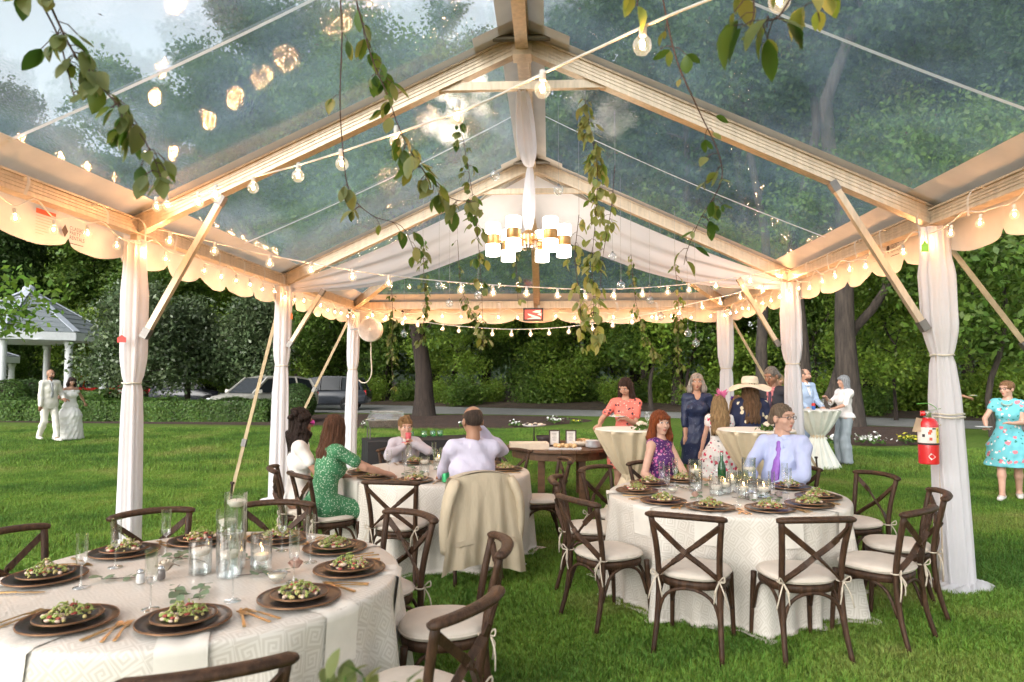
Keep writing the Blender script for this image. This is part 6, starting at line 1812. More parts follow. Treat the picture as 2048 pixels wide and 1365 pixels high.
def hair_mat(c):
    if c not in HAIR: HAIR[c] = M('hair', c, .5, scale=16, col2=tuple(x*.35 for x in c), bump=.9, bscale=60, stretch=(4,4,.35), spec=.2)
    return HAIR[c]

class Figure:
    def __init__(s, label, loc, rz, H=1.75, fem=False, tone='light', pelvis=None, lean=0, side=0, twist=0, feet=None, knees=None, hands=None, elbows=None,
                 look=(0,1,0), tilt=0, belly=0, brow=(.12,.08,.05), child=False, beard=None, nod=0, hs=1.0, curl=.6, hdirs=None, vox=1.0):
        s.k = k = H/1.75; s.fem = fem; s.root = thing('person', label, 'person', loc, rz); vox = vox*1.18; s.vox = vox = vox*1.18
        P = V3(*(pelvis if pelvis is not None else (0,0,.95*k))); s.P = P
        U = unit((side, lean, 1)); s.U = U
        s.S = unit((math.cos(twist), math.sin(twist), 0)); s.S = unit(s.S-U*(s.S@U)); s.F = np.cross(U, s.S)
        s.Sp = V3(1,0,0)
        s.waist = P+U*.14*k; s.chest = P+U*.33*k; s.shl = P+U*.475*k; s.neck = P+U*.515*k
        hw = (.155 if fem else .168)*k
        s.sh = {-1: s.shl-s.S*hw, 1: s.shl+s.S*hw}
        s.hip = {i: P+V3(i*.09*k,0,-.02*k) for i in (-1,1)}
        lt, ls = .43*k, .43*k
        s.kn, s.an = {}, {}
        feet = feet or {-1: (-.1,.02,.08*k), 1: (.1,.02,.08*k)}
        for i in (-1,1): s.kn[i], s.an[i] = ik(s.hip[i], feet[i], lt, ls, (knees or {}).get(i, (i*.1,1,.2)))
        hands = hands or {}
        s.el, s.wr, s.hd = {}, {}, {}
        for i in (-1,1):
            T = hands.get(i, s.sh[i]+V3(i*.09,.05,-.53)*k); s.el[i], s.wr[i] = ik(s.sh[i], T, .29*k, .255*k, (elbows or {}).get(i, (i*.5,-1,-.2)))
            s.hd[i] = unit((hdirs or {}).get(i, s.wr[i]-s.el[i]))
        s.lookd = unit(look); hk = k*(1.0 if not child else 1.14)*hs
        s.hk = hk
        s.hc = s.neck+U*.06*k+unit((side*.5,lean*.5+.12,1))*.115*hk
        F = s.lookd; Uh = unit(V3(0,0,1)+s.U*.5); Uh = unit(Uh-F*(Uh@F)); Sh = np.cross(F, Uh)
        if tilt: Uh, Sh = Uh*math.cos(tilt)+Sh*math.sin(tilt), Sh*math.cos(tilt)-Uh*math.sin(tilt)
        s.hF, s.hU, s.hS = F, Uh, Sh
        s.skin, s.lips = skin(tone); s.belly = belly
        vs, fs, ms = [], [], []; base = 0
        def add(V, Fc, paint=()):
            nonlocal base
            m = np.zeros(len(Fc), int); c = V[Fc].mean(1)
            for (q, r, Sx, Ux, mi) in paint:
                d = c-q; Fx = np.cross(Ux, Sx); e = ((d@Sx)/r[0])**2+((d@Fx)/r[1])**2+((d@Ux)/r[2])**2; m[e < 1] = mi
            vs.append(V); fs.append(Fc+base); ms.append(m); base += len(V)
        body = s.torso(0)+s.legs(0, 'ankle')+s.arms(0, 'wrist')+[cap(s.neck-U*.03*k, s.hc-s.hU*.05*hk, .056*k*(.88 if fem else 1), .05*k*(.9 if fem else 1))]
        for i in (-1,1):
            a = s.an[i]; body.append(cap(a+V3(0,-.03,-.03)*k, a+V3(i*.02,.15,-.045)*k, .036*k, .028*k, w=1.25, S=(1,0,0)))
        add(*sdf_mesh(body, .012*vox))
        # head
        hp = lambda x, y, z: s.hc+(Sh*x+F*y+Uh*z)*hk
        q = hk; fm = fem or child
        hd = [ell(hp(0,-.012,.03), (.076*q,.096*q,.086*q), Sh, Uh, .02), ell(hp(0,.022,-.04), ((.056 if fm else .061)*q,.07*q,.07*q), Sh, Uh, .03),
              ell(hp(0,.062,-.098), (.026*q,.024*q,.02*q) if not fm else (.02*q,.022*q,.018*q), Sh, Uh, .03), cap(hp(0,.088,.012), hp(0,.108,-.03), .008*q, .0135*q, k=.012),
              cap(hp(-.045,.078,.034), hp(.045,.078,.034), .012*q, k=.02), cap(hp(0,-.01,-.05), hp(0,-.03,-.14), .05*q, .05*q, k=.03)]
        for i in (-1,1):
            hd += [ell(hp(i*.04,.06,-.03), (.024*q,.024*q,.022*q), Sh, Uh, .02), ell(hp(i*.031,.096,.008), (.017*q,.014*q,.012*q), Sh, Uh, .012, True), ell(hp(i*.03,.078,.006), (.015*q,.014*q,.011*q), Sh, Uh, .004),
                   ell(hp(i*.078,-.008,-.012), (.012*q,.024*q,.032*q), Sh, Uh, .008)]
        hd += [ell(hp(0,.085,-.062), (.024*q,.014*q,.009*q), Sh, Uh, .006), ell(hp(0,.084,-.074), (.02*q,.013*q,.008*q), Sh, Uh, .006)]
        pt = [(hp(0,.098,-.067), V3(.024,.016,.0105)*q, Sh, Uh, 3)]
        for i in (-1,1):
            pt += [(hp(i*.031,.09,.006), V3(.0155,.02,.0075)*q, Sh, Uh, 1), (hp(i*.031,.094,.006), V3(.0075,.02,.0085)*q, Sh, Uh, 2), (hp(i*.034,.09,.03), V3(.021,.02,.005)*q, Sh, Uh, 4)]
        if beard: pt = [(hp(0,.05,-.085), V3(.06,.07,.042)*q, Sh, Uh, 5)]+pt
        add(*sdf_mesh(hd, .0048*vox), pt)
        # hands: palm, four unequal bent fingers, a thumb leaving the side
        for i in (-1,1):
            w, d = s.wr[i], s.hd[i]; up = V3(0,0,1) if abs(d[2]) < .8 else V3(0,1,0)
            sx = unit(np.cross(d, up)); nz = np.cross(sx, d); hk2 = k*(.9 if fm else 1)
            cu = curl[i] if isinstance(curl, dict) else curl
            pr = [cap(w-d*.02, w+d*.035*hk2, .026*hk2, .026*hk2, k=.015), cap(w+d*.03*hk2-sx*.018*hk2, w+d*.075*hk2-sx*.02*hk2, .017*hk2, k=.02), cap(w+d*.03*hk2+sx*.018*hk2, w+d*.07*hk2+sx*.022*hk2, .017*hk2, k=.02)]
            for j, (o, L) in enumerate(((-.029,.062),(-.01,.074),(.01,.07),(.028,.055))):
                a = w+d*.078*hk2+sx*o*hk2; b = a+unit(d-nz*cu*.55)*L*.5*hk2; c = b+unit(d*(1-cu*.8)-nz*cu*1.3)*L*.55*hk2
                pr += [cap(a, b, .0088*hk2, k=.004), cap(b, c, .0082*hk2, .0068*hk2, k=.006)]
            a = w+d*.02*hk2-sx*.026*hk2*(1 if i > 0 else -1); b = a+unit(d*.7-sx*.8*(1 if i > 0 else -1)-nz*.3)*.038*hk2; c = b+unit(d-nz*cu*.6)*.032*hk2
            pr += [cap(a, b, .013*hk2, .0105*hk2, k=.012), cap(b, c, .0105*hk2, .0085*hk2, k=.006)]
            add(*sdf_mesh(pr, .0052*vox))
        mb = M('brow', brow, .8)
        slots = [s.skin, m_eyew, m_iris, s.lips, mb]+([hair_mat(beard)] if beard else [])
        s.body = np_mesh('body', np.concatenate(vs), np.concatenate(fs), slots, s.root, True, np.concatenate(ms))
        s.hp = hp
    # shapes shared by the body and its clothes
    def torso(s, i, low=True):
        k, U, S = s.k, s.U, s.S; f = s.fem
        wst, ch, hp_ = (.082,.088,.098) if f else (.098,.104,.1)
        pr = [cap(s.P-U*.0, s.waist, hp_*k+i, wst*k+i, 1.42 if f else 1.32, s.Sp, .05), cap(s.waist, s.chest, wst*k+i, ch*k+i, 1.35, S, .05), cap(s.chest, s.shl-U*.03*k, ch*k+i, .075*k+i, 1.42, S, .05)]
        if s.belly: pr.append(ell(s.waist+s.F*.05*k, (.15*k+i, s.belly*k+i, .15*k+i), S, U, .06))
        if f:
            for q in (-1,1): pr.append(ell(s.chest+s.F*.082*k+S*q*.065*k-U*.02*k, (.05*k+i,.042*k+i,.05*k+i), S, U, .07))
        for q in (-1,1):
            pr.append(cap(s.neck-U*.035*k, s.sh[q]-U*.0*k, .052*k+i, .05*k+i, k=.05))
        if low:
            for q in (-1,1): pr.append(cap(s.hip[q]+V3(0,-.03,0)*k, s.hip[q], .098*k+i, k=.05))
        return pr
    def arms(s, i, to='wrist', which=(-1,1)):
        k = s.k*(.88 if s.fem else 1); pr = []
        for q in which:
            a, b, c = s.sh[q], s.el[q], s.wr[q]
            if to in ('elbow','wrist'): pr.append(cap(a, b, .05*k+i, .04*k+i, k=.014))
            elif to == 'short': pr.append(cap(a, a+(b-a)*.6, .053*k+i, .05*k+i, k=.014))
            elif to == 'cap': pr.append(cap(a, a+(b-a)*.3, .053*k+i, .054*k+i, k=.014))
            elif to == 'threeq': pr += [cap(a, b, .05*k+i, .042*k+i, k=.014), cap(b, b+(c-b)*.4, .042*k+i, .04*k+i, k=.014)]
            if to == 'wrist': pr += [cap(b, b+(c-b)*.35, .04*k+i, .04*k+i, k=.014), cap(b+(c-b)*.35, c, .04*k+i, .027*k+i, k=.014)]
        return pr
    def legs(s, i, to='ankle', which=(-1,1), wide=0):
        k = s.k; pr = []
        for q in which:
            a, b, c = s.hip[q], s.kn[q], s.an[q]
            pr.append(cap(a, b, .088*k+i, .056*k+i+wide*.5))
            if to == 'ankle': pr += [cap(b, b+(c-b)*.35, .055*k+i+wide*.6, .054*k+i+wide*.7), cap(b+(c-b)*.35, c, .054*k+i+wide*.7, .037*k+i+wide)]
        return pr
    def part(s, name, prims, mat, h=.0105, **kw):
        V, Fc = sdf_mesh(prims, h*s.vox, **kw)
        return np_mesh(name, V, Fc, mat, s.root, True)
    def top(s, mat, sleeves='wrist', i=.013, name='shirt', hem=-.06, neck=.075, vneck=0, wrinkle=.0045, low=True, collar=False):
        pr = s.torso(i, low)+(s.arms(i*.9, sleeves) if sleeves else [])
        pr.append(dict(ell(s.neck+s.U*.045*s.k+s.F*.015, (neck*s.k,neck*s.k,.05*s.k), s.S, s.U, .01), sub=True))
        if vneck: pr.append(dict(cap(s.neck+s.F*.09*s.k, s.neck+s.F*.12*s.k-s.U*vneck, .05*s.k, .004, k=.01), sub=True))
        if not sleeves:
            for q in (-1,1): pr.append(dict(ell(s.sh[q]+s.S*q*.055*s.k-s.U*.02, (.065*s.k,.1*s.k,.1*s.k), s.S, s.U, .01), sub=True))
        o = s.part(name, pr, mat, cuts=[(s.P+s.U*hem, -s.U)], wrinkle=wrinkle)
        if collar: s.collar(mat, o)
        return o
    def collar(s, mat, par):
        k = s.k; pr = []; n = 14
        for j in range(n):
            a0, a1 = -math.pi/2-2.75+5.5*j/n, -math.pi/2-2.75+5.5*(j+1)/n
            P_ = lambda a, r_, z: s.neck+s.S*r_*k*math.cos(a)+s.F*(r_*k*math.sin(a)+.012)+s.U*z*k
            pr += [cap(P_(a0,.064,.02), P_(a1,.064,.02), .011, k=.012), cap(P_(a0,.076,-.006), P_(a1,.076,-.006), .011, k=.012)]
        for q in (-1,1): a = s.front(s.neck-s.U*.03*k+s.S*q*.02); pr.append(cap(s.neck+s.F*.07*k+s.S*q*.03*k, s.front(s.neck-s.U*.075*k+s.S*q*.04*k), .013, .008, 1.6, s.S, .012))
        V, Fc = sdf_mesh(pr, .007*s.vox); np_mesh('collar', V, Fc, mat, par, True)
    def trousers(s, mat, wide=0, i=.013): return s.part('trousers', [cap(s.P, s.waist-s.U*.03, .104*s.k+i*.6, .094*s.k+i*.6, 1.35, s.Sp)]+s.legs(i, wide=wide), mat, wrinkle=.004, cuts=[((0,0,s.an[1][2]-.035), (0,0,-1))] if s.an[1][2] < .2 and abs(s.an[1][2]-s.an[-1][2]) < .05 else [])
    def shoes(s, mat, heel=0):
        pr = []
        for i in (-1,1):
            a = s.an[i]; k = s.k; pr += [cap(a+V3(0,-.035,-.036)*k, a+V3(i*.02,.155,-.05)*k, .042*k, .032*k, 1.2, (1,0,0), .02)]
        return s.part('shoes', pr, mat, h=.008, cuts=[((0,0,.004), (0,0,-1))])
    def skirt(s, mat, hem, r0, r1, name='skirt', push=(0,0), wrinkle=.006):
        k = s.k; a = s.waist-s.U*.02; b = V3(s.P[0]+push[0], s.P[1]+push[1], hem-.1)
        mid = (s.P+(b-s.P)*.25)
        return s.part(name, [cap(a, s.P, .098*k, .118*k, 1.35, s.Sp), cap(s.P, mid, .118*k, r0, 1.25, s.Sp), cap(mid, b, r0, r1, 1.15, s.Sp)], mat, h=.012, cuts=[((0,0,hem), (0,0,-1))], wrinkle=wrinkle, wf=30)
    def lap_skirt(s, mat, i=.02, drop=.25):
        pr = s.legs(i, 'knee')+[cap(s.hip[-1], s.hip[1], .12*s.k, k=.05), cap((s.hip[-1]+s.hip[1])/2, (s.kn[-1]+s.kn[1])/2, .1*s.k, .075*s.k, 1.7, (1,0,0), .05)]
        m = (s.kn[-1]+s.kn[1])/2; pr.append(cap(m, m+V3(0,-.06,-drop), .09*s.k, .1*s.k, 1.6, (1,0,0), .06))
        return s.part('skirt', pr, mat, wrinkle=.005)
    def jacket(s, mat, hem=-.14, opening=.06, i=.027):
        k = s.k; pr = s.torso(i)+s.arms(.018, 'wrist')
        pr += [cap(s.P, s.P+s.U*hem, .115*k+i, .12*k+i, 1.3, s.Sp, .05)]
        pr.append(dict(ell(s.neck+s.U*.05*k, (.07*k,.08*k,.06*k), s.S, s.U, .01), sub=True))
        pr.append(dict(cap(s.neck+s.F*.1*k+s.U*.02, s.chest+s.F*.17*k-s.U*.1*k, opening*k, .012, k=.01), sub=True))
        j = s.part('jacket', pr, mat, cuts=[(s.P+s.U*hem, -s.U)], wrinkle=.003)
        lp = []
        for q in (-1,1): lp.append(cap(s.neck+s.S*q*.065*k+s.F*.055*k, s.chest+s.F*.135*k+s.S*q*.03*k-s.U*.05*k, .02*k, .012*k, 1.8, s.S, .01))
        V, Fc = sdf_mesh(lp, .009*s.vox); np_mesh('lapel', V, Fc, mat, j, True)
        return j
    def front(s, q, i=.02):
        """the point of the shirt front straight ahead of q"""
        pr = s.torso(i); X = np.array([q+s.F*t for t in np.arange(0,.36,.004)]); d = np.min([pdist(p, X) for p in pr], 0)
        return X[min(len(X)-1, int(np.argmax(d > 0)))]
    def tie(s, mat):
        a = s.front(s.neck-s.U*.035*s.k); b = s.front(s.chest); c = s.front(s.waist); a2 = s.front(s.shl-s.U*.05*s.k)
        return s.part('necktie', [cap(a, a-s.U*.025, .018*s.k, .015*s.k), cap(a, a2, .012, .014, 1.6, s.S, .01), cap(a2, b, .013, .016, 1.9, s.S, .01), cap(b, (b+c)/2+s.F*.01, .016, .018, 2.1, s.S, .01), cap((b+c)/2+s.F*.01, c, .018, .02, 2.1, s.S, .01)], mat, h=.007)
    def bowtie(s, mat):
        a = s.front(s.neck-s.U*.03*s.k)+s.F*.006
        return s.part('bow_tie', [cap(a, a+s.S*q*.045, .008, .021, k=.004) for q in (-1,1)]+[cap(a, a+s.F*.005, .012)], mat, h=.006)
    def hair(s, col, style='short', strand=.0036, amt=1.0):
        q = s.hk; hp = s.hp; S, U, F = s.hS, s.hU, s.hF; pr = []; T = amt
        face = lambda y=.075, z=-.03, rx=.062, rz=.085: dict(ell(hp(0,y,z), (rx*q,.06*q,rz*q), S, U, .012), sub=True)
        if style == 'short':
            pr = [ell(hp(0,-.016,.036), (.083*q,.102*q,.09*q), S, U, .02), cap(hp(-.05,-.065,-.02), hp(.05,-.065,-.02), .045*q, k=.03), face(.085,-.035,.07,.092), dict(ell(hp(0,0,-.11), (.12*q,.16*q,.06*q), S, U, .01), sub=True)]
            for i in (-1,1): pr.append(dict(ell(hp(i*.085,.01,-.03), (.02*q,.04*q,.045*q), S, U, .008), sub=True))
        elif style == 'thin':
            pr = [ell(hp(0,-.022,.024), (.081*q,.096*q,.088*q), S, U, .02), face(.07,.03,.07,.1), dict(ell(hp(0,.01,-.11), (.12*q,.16*q,.06*q), S, U, .01), sub=True)]
            for i in (-1,1): pr.append(dict(ell(hp(i*.085,.01,-.03), (.02*q,.04*q,.045*q), S, U, .008), sub=True))
        elif style == 'buzz':
            pr = [ell(hp(0,-.016,.026), (.0785*q,.0975*q,.0865*q), S, U, .02), face(.08,-.02,.07,.1), dict(ell(hp(0,.0,-.09), (.12*q,.16*q,.06*q), S, U, .01), sub=True)]; strand = 0
        elif style == 'tousled':
            pr = [ell(hp(0,-.012,.042), (.088*q,.106*q,.092*q), S, U, .02), face(.09,-.045,.07,.085)]
            rd = random.Random(3)
            for j in range(26):
                a = rd.uniform(0,6.28); b = rd.uniform(.1,1.2); c = hp(.08*math.sin(b)*math.cos(a), -.01+.095*math.sin(b)*math.sin(a), .045+.085*math.cos(b)); pr.append(cap(c, c+(S*rd.uniform(-1,1)+F*rd.uniform(-.3,1)+U*rd.uniform(-.4,.5))*.04, .016*q, .006*q, k=.01))
            pr.append(dict(ell(hp(0,0,-.115), (.12*q,.16*q,.06*q), S, U, .01), sub=True))
        else:
            ln = {'bob': .13, 'mid': .24, 'long': .42, 'curly': .2, 'fringe': .12, 'up': .0}[style]*T
            pr = [ell(hp(0,-.014,.036), (.088*q,.106*q,.092*q), S, U, .02)]
            bk = hp(0,-.06,-.03); dn = -unit(V3(0,0,1)+U*.2)
            if style == 'up': pr += [ell(hp(0,-.09,.05), (.05*q,.045*q,.045*q), S, U, .02)]
            else:
                for x, yy in ((-.07,.0),(-.055,-.05),(-.02,-.075),(.02,-.075),(.055,-.05),(.07,.0)):
                    a = hp(x,yy,0); e = a+dn*(ln+.06)*q+S*x*.35-F*.02; back = e+(-s.F*.05 if ln > .3 else 0)
                    pr.append(cap(a, (a+back)/2+S*x*.15, .036*q, .04*q, k=.03)); pr.append(cap((a+back)/2+S*x*.15, back, .04*q, .022*q, k=.03))
                if style == 'curly':
                    rd = random.Random(5)
                    for j in range(70):
                        a = rd.uniform(0,6.28); b = rd.uniform(.2,2.4); rr = 1.12
                        c = hp(.095*rr*math.sin(b)*math.cos(a), -.025+.1*rr*math.sin(b)*math.sin(a), .03+.1*math.cos(b)-(.1 if b > 1.4 else 0)); pr.append(ell(c, (.028*q,.028*q,.028*q), S, U, .012))
            pr.append(face(.088,-.05 if style in ('fringe','bob2') else -.04,.06,.075 if style == 'fringe' else .088))
            if style in ('fringe','mid') : pr.append(cap(hp(-.045,.082,.05), hp(.045,.082,.05), .02*q, k=.02))
        V, Fc = sdf_mesh(pr, .0068*s.vox, strand=strand, strand_c=s.hc)
        return np_mesh('hair', V, Fc, hair_mat(col), s.root, True)
    def glasses(s, mat):
        m = MB(); hp, q = s.hp, s.hk
        for i in (-1,1):
            m.tube([hp(i*.033+.021*math.cos(t*.524), .102, .004+.016*math.sin(t*.524)) for t in range(13)], .0022, 5); m.tube([hp(i*.054,.1,.008), hp(i*.08,.06,.008), hp(i*.082,-.01,.004)], .0022, 5)
        m.tube([hp(-.012,.104,.008), hp(.012,.104,.008)], .002, 5)
        return m.build('glasses', mat, s.root, True)
    def world(s, p): return s.root.matrix_basis @ Vector(p)
def face_rz(frm, to): return math.atan2(to[1]-frm[1], to[0]-frm[0])-math.pi/2
CAMP = (.225, 0)
def seat_of(T, ang, dist):
    a = R(ang); return (T[0]+dist*math.cos(a), T[1]+dist*math.sin(a), 0), a+math.pi/2
SIT = dict(pelvis=(0,-.06,.595), feet={-1: (-.12,.4,.08), 1: (.12,.4,.08)}, knees={-1: (-.1,.6,1), 1: (.1,.6,1)})
def toward(loc, rz, target):
    """direction in the figure's own frame towards a world point, kept level-ish"""
    d = Vector((target[0]-loc[0], target[1]-loc[1], 0)); d.rotate(Matrix.Rotation(-rz, 3, 'Z')); return d.normalized()
m_suitwhite = M('ivory_suit', (.74,.71,.63), .7, var=.04, bump=.7, bscale=10, stretch=(1,1,.4)); m_shirtwhite = M('white_shirt', (.78,.77,.75), .75, var=.03)
m_shoe_w = M('pale_shoe', (.7,.67,.62), .5); m_shoe_d = M('dark_shoe', (.03,.022,.02), .4); m_dark = M('dark_trousers', (.03,.035,.05), .8); m_frame = M('spectacle_frame', (.06,.045,.04), .3, metal=.4)

# walking couple on the lawn
p = g(95, 884); rz = face_rz(p, (CAMP[0]+12, 5))
f = Figure('bald man in an ivory suit walking arm in arm across the lawn', (p[0],p[1],0), rz, 1.86, False, 'tan', lean=.05, feet={-1: (-.1,.26,.08), 1: (.1,-.22,.15)}, hands={-1: (-.26,.2,1.12), 1: (.27,.12,.82)}, look=(-.15,1,-.05), vox=1.3, beard=(.06,.045,.04))
f.top(m_shirtwhite, 'wrist', collar=True); f.trousers(m_suitwhite, .012); f.jacket(m_suitwhite, -.16); f.tie(M('grey_tie', (.4,.4,.42), .5)); f.shoes(m_shoe_w)
groom_f = f
r_ = Vector((math.cos(rz), math.sin(rz), 0)); bp_ = Vector((p[0],p[1],0))-r_*.47+Vector((0,.1,0))
f = Figure('bride in a long white off-shoulder gown walking on the lawn', tuple(bp_), rz, 1.66, True, 'light', lean=.03, hands={1: (.2,.16,1.08), -1: (-.47,-.12,.92)}, elbows={-1: (-.6,-.6,-.4)}, look=(.2,1,-.15), vox=1.3)
m_gown = M('white_gown', (.8,.79,.76), .6, var=.04, bump=.8, bscale=12, stretch=(1,1,.2))
k = f.k
f.part('bodice', f.torso(.014), m_gown, cuts=[(f.shl-f.U*.07, f.U), (f.P-f.U*.12, -f.U)])
f.part('off_shoulder_band', [cap(f.sh[-1]-f.U*.075-f.S*.02, f.chest+f.U*.07+f.F*.06, .05, .045, k=.04), cap(f.sh[1]-f.U*.075+f.S*.02, f.chest+f.U*.07+f.F*.06, .05, .045, k=.04), cap(f.sh[-1]-f.U*.08, f.sh[1]-f.U*.08, .055, k=.03)], m_gown)
f.skirt(m_gown, .02, .24, .34, 'gown_skirt', push=(-.02,-.1), wrinkle=.008); f.hair((.05,.03,.025), 'fringe', amt=.9)
# seated: curly-haired woman, woman in green, boy, man in lavender
loc, rz = seat_of(TM, -160, 1.22)
f = Figure('seated woman with dark curly hair in a white top wearing a pink face shield', loc, rz, 1.68, True, 'tan', **SIT, hands={-1: (-.2,.3,.74), 1: (.16,.32,.78)}, look=tuple(toward(loc, rz, (.6,8.5))))
f.top(M('white_blouse', (.75,.71,.68), .75, var=.04, bump=.7, bscale=13), 'short'); f.trousers(m_dark); f.shoes(m_shoe_d); f.hair((.035,.02,.015), 'curly', amt=1.3)
m_pink = M('pink_plastic', (.75,.06,.42), .3)
f.part('pink_sunglasses', [cap(f.hp(-.06,.1,.006), f.hp(.06,.1,.006), .014, 1, 1, None, .01) if False else ell(f.hp(i*.034,.1,.004), (.028,.01,.022), f.hS, f.hU, .01) for i in (-1,1)]+[cap(f.hp(-.075,.06,.008), f.hp(-.05,.098,.008), .006), cap(f.hp(.075,.06,.008), f.hp(.05,.098,.008), .006)], m_pink, h=.005)
loc, rz = seat_of(TM, -139, 1.1)
f = Figure('woman with long auburn hair in a green spotted dress, arm on the table', loc, rz, 1.66, True, 'light', **SIT, lean=.16, hands={-1: (-.06,.5,.82), 1: (.2,.46,.82)}, elbows={-1: (-.9,-.2,-.6), 1: (.9,-.3,-.6)}, look=tuple(toward(loc, rz, (-.9,9.5))), curl=.5)
m_green = pattern('green_dots', (.05,.19,.085), [((.42,.52,.4), 62, .3)])
f.top(m_green, 'short', i=.016, name='dress_top', hem=-.1); f.lap_skirt(m_green, .025, .3); f.hair((.13,.055,.028), 'long', amt=1.0); f.shoes(m_shoe_d)
loc, rz = seat_of(TM, 119, 1.08)
SITB = dict(pelvis=(0,.02,.58), feet={-1: (-.1,.36,.12), 1: (.1,.36,.12)}, knees={-1: (-.1,.6,1), 1: (.1,.6,1)})
f = Figure('boy with tousled fair hair in a pale jacket drinking from a pink cup', loc, rz, 1.36, False, 'fair', **SITB, lean=.06, hands={-1: (-.035,.2,.965), 1: (.06,.19,.93)}, elbows={-1: (-1,0,-.5), 1: (1,0,-.5)}, look=(.05,1,-.05), child=True, curl=.9, hdirs={-1: (.6,.3,.6), 1: (-.6,.3,.6)}, brow=(.2,.12,.06))
m_boyj = M('pale_lilac_jacket', (.5,.47,.52), .8, var=.05, bump=.7, bscale=14)
f.top(m_shirtwhite, 'wrist', collar=True); f.jacket(m_boyj, -.1); f.trousers(m_boyj); f.bowtie(M('pink_bow', (.6,.22,.25), .6)); f.hair((.34,.2,.09), 'tousled'); f.shoes(m_shoe_d)
cupq = f.hp(0,.15,-.075)
q = f.root.location+Matrix.Rotation(rz,3,'Z') @ Vector(cupq)
t = thing('plastic_cup', 'pink tinted cup held to the mouth of the boy', 'cup', tuple(q-Vector((0,0,.09))), rz)
MB().lathe([(.026,0),(.034,.11),(.032,.11),(.025,.006),(0,.005)], 18).build('cup_wall', M('pink_cup', (.55,.08,.1), .2), t, True)
loc, rz = seat_of(TM, -64, .95)
f = Figure('man with cropped hair in a lavender shirt seen from behind, hand to his ear', loc, rz, 1.82, False, 'tan', pelvis=(0,-.1,.6), feet=SIT['feet'], knees=SIT['knees'], lean=-.02, twist=-.15,
           hands={1: (.15,.1,1.22), -1: (-.12,.4,.8)}, elbows={1: (1,0,-1.0), -1: (-.5,-.3,-1)}, hdirs={1: (-.85,-.1,.45)}, look=tuple(toward(loc, rz, (-3.5,12))), curl=.8)
m_lav = M('lavender_shirt', (.56,.53,.66), .75, var=.04, bump=.9, bscale=11, stretch=(1,1,.45))
f.top(m_lav, 'wrist', i=.018, wrinkle=.008, collar=True); f.trousers(m_dark); f.hair((.09,.06,.045), 'buzz'); f.shoes(m_shoe_d)
# his jacket over the chair back
m_cream = M('cream_jacket', (.5,.42,.3), .8, var=.05, bump=.8, bscale=9, stretch=(1,1,.4))
t = thing('suit_jacket', 'cream suit jacket draped over the back of the chair', 'jacket', loc, rz)
def shell_mesh(fn, nu, nv): return MB().grid(fn, nu, nv)
def jback(a, b):
    x = (a-.5); fl = 1+.5*b; wv = .022*math.sin(a*19+b*3)*b+.012*math.sin(a*37)*b
    zt = .92-.045*(2*x)**2
    return (x*.5*fl*(1-.04*b), -.345-.05*math.sin(b*1.6)-wv-.03*(1-(2*x)**2), zt-.74*b+.03*math.sin(a*5)*b)
jb = shell_mesh(jback, 40, 26); jb.grid(lambda a, b: (lambda p_: (p_[0]*.94, -.345+(.1*b*3 if b < .33 else .1)+.05*(1-(2*(a-.5))**2)*0, .925-.045*(2*(a-.5))**2-(0 if b < .33 else (b-.33)*.6)))(jback(a,b)), 30, 14)
jb.build('jacket_body', m_cream, t, True)
for s in (-1,1):
    C_ = bez([(s*.235,-.36,.87),(s*.3,-.38,.72),(s*.325,-.36,.52),(s*.31,-.33,.3)], 14)
    m = MB(); m.tube(C_, [.05,.062,.066,.066,.064,.062,.06,.058,.057,.056,.055,.054,.053,.052,.05], 14, flat=.6); m.build('sleeve', m_cream, t, True)
    MB().add([(s*.1,-.43,.42),(s*.25,-.425,.4),(s*.25,-.43,.36),(s*.1,-.436,.38)], [(0,1,2,3)]).build('pocket_flap', m_cream, t)
# red-haired woman and the man with the purple tie
loc, rz = seat_of(TR, 108, 1.05)
f = Figure('red-haired woman in a sleeveless purple floral top turned away from her plate', loc, rz, 1.66, True, 'fair', pelvis=(0,-.04,.6), feet=SIT['feet'], knees=SIT['knees'], twist=.55, hands={-1: (-.12,.3,.72), 1: (.16,.3,.72)}, look=tuple(toward(loc, rz, (3.2,1.2))), brow=(.22,.09,.04))
f.top(pattern('purple_floral', (.085,.025,.13), [((.5,.12,.3), 26, .34), ((.55,.35,.42), 40, .24)]), None, name='sleeveless_top', i=.014); f.trousers(m_dark); f.hair((.3,.075,.022), 'mid', amt=.95); f.shoes(m_shoe_d)
loc, rz = seat_of(TR, 48, 1.08)
f = Figure('man in glasses with a pale blue shirt and purple tie seated at the right table', loc, rz, 1.82, False, 'fair', pelvis=(0,-.02,.6), feet=SIT['feet'], knees=SIT['knees'], twist=-.05, hands={-1: (-.1,.36,.76), 1: (.12,.36,.76)}, elbows={-1: (-1,-.3,-.6), 1: (1,-.3,-.6)}, look=tuple(toward(loc, rz, (5.0,1.5))), belly=.105, brow=(.25,.17,.11))
m_blue = M('pale_blue_shirt', (.43,.48,.7), .75, var=.05, bump=.9, bscale=11, stretch=(1,1,.45))
f.top(m_blue, 'wrist', i=.02, wrinkle=.008, collar=True); f.trousers(m_dark); f.tie(M('purple_tie', (.25,.09,.45), .45, scale=40)); f.hair((.23,.17,.12), 'short'); f.glasses(m_frame); f.shoes(m_shoe_d)
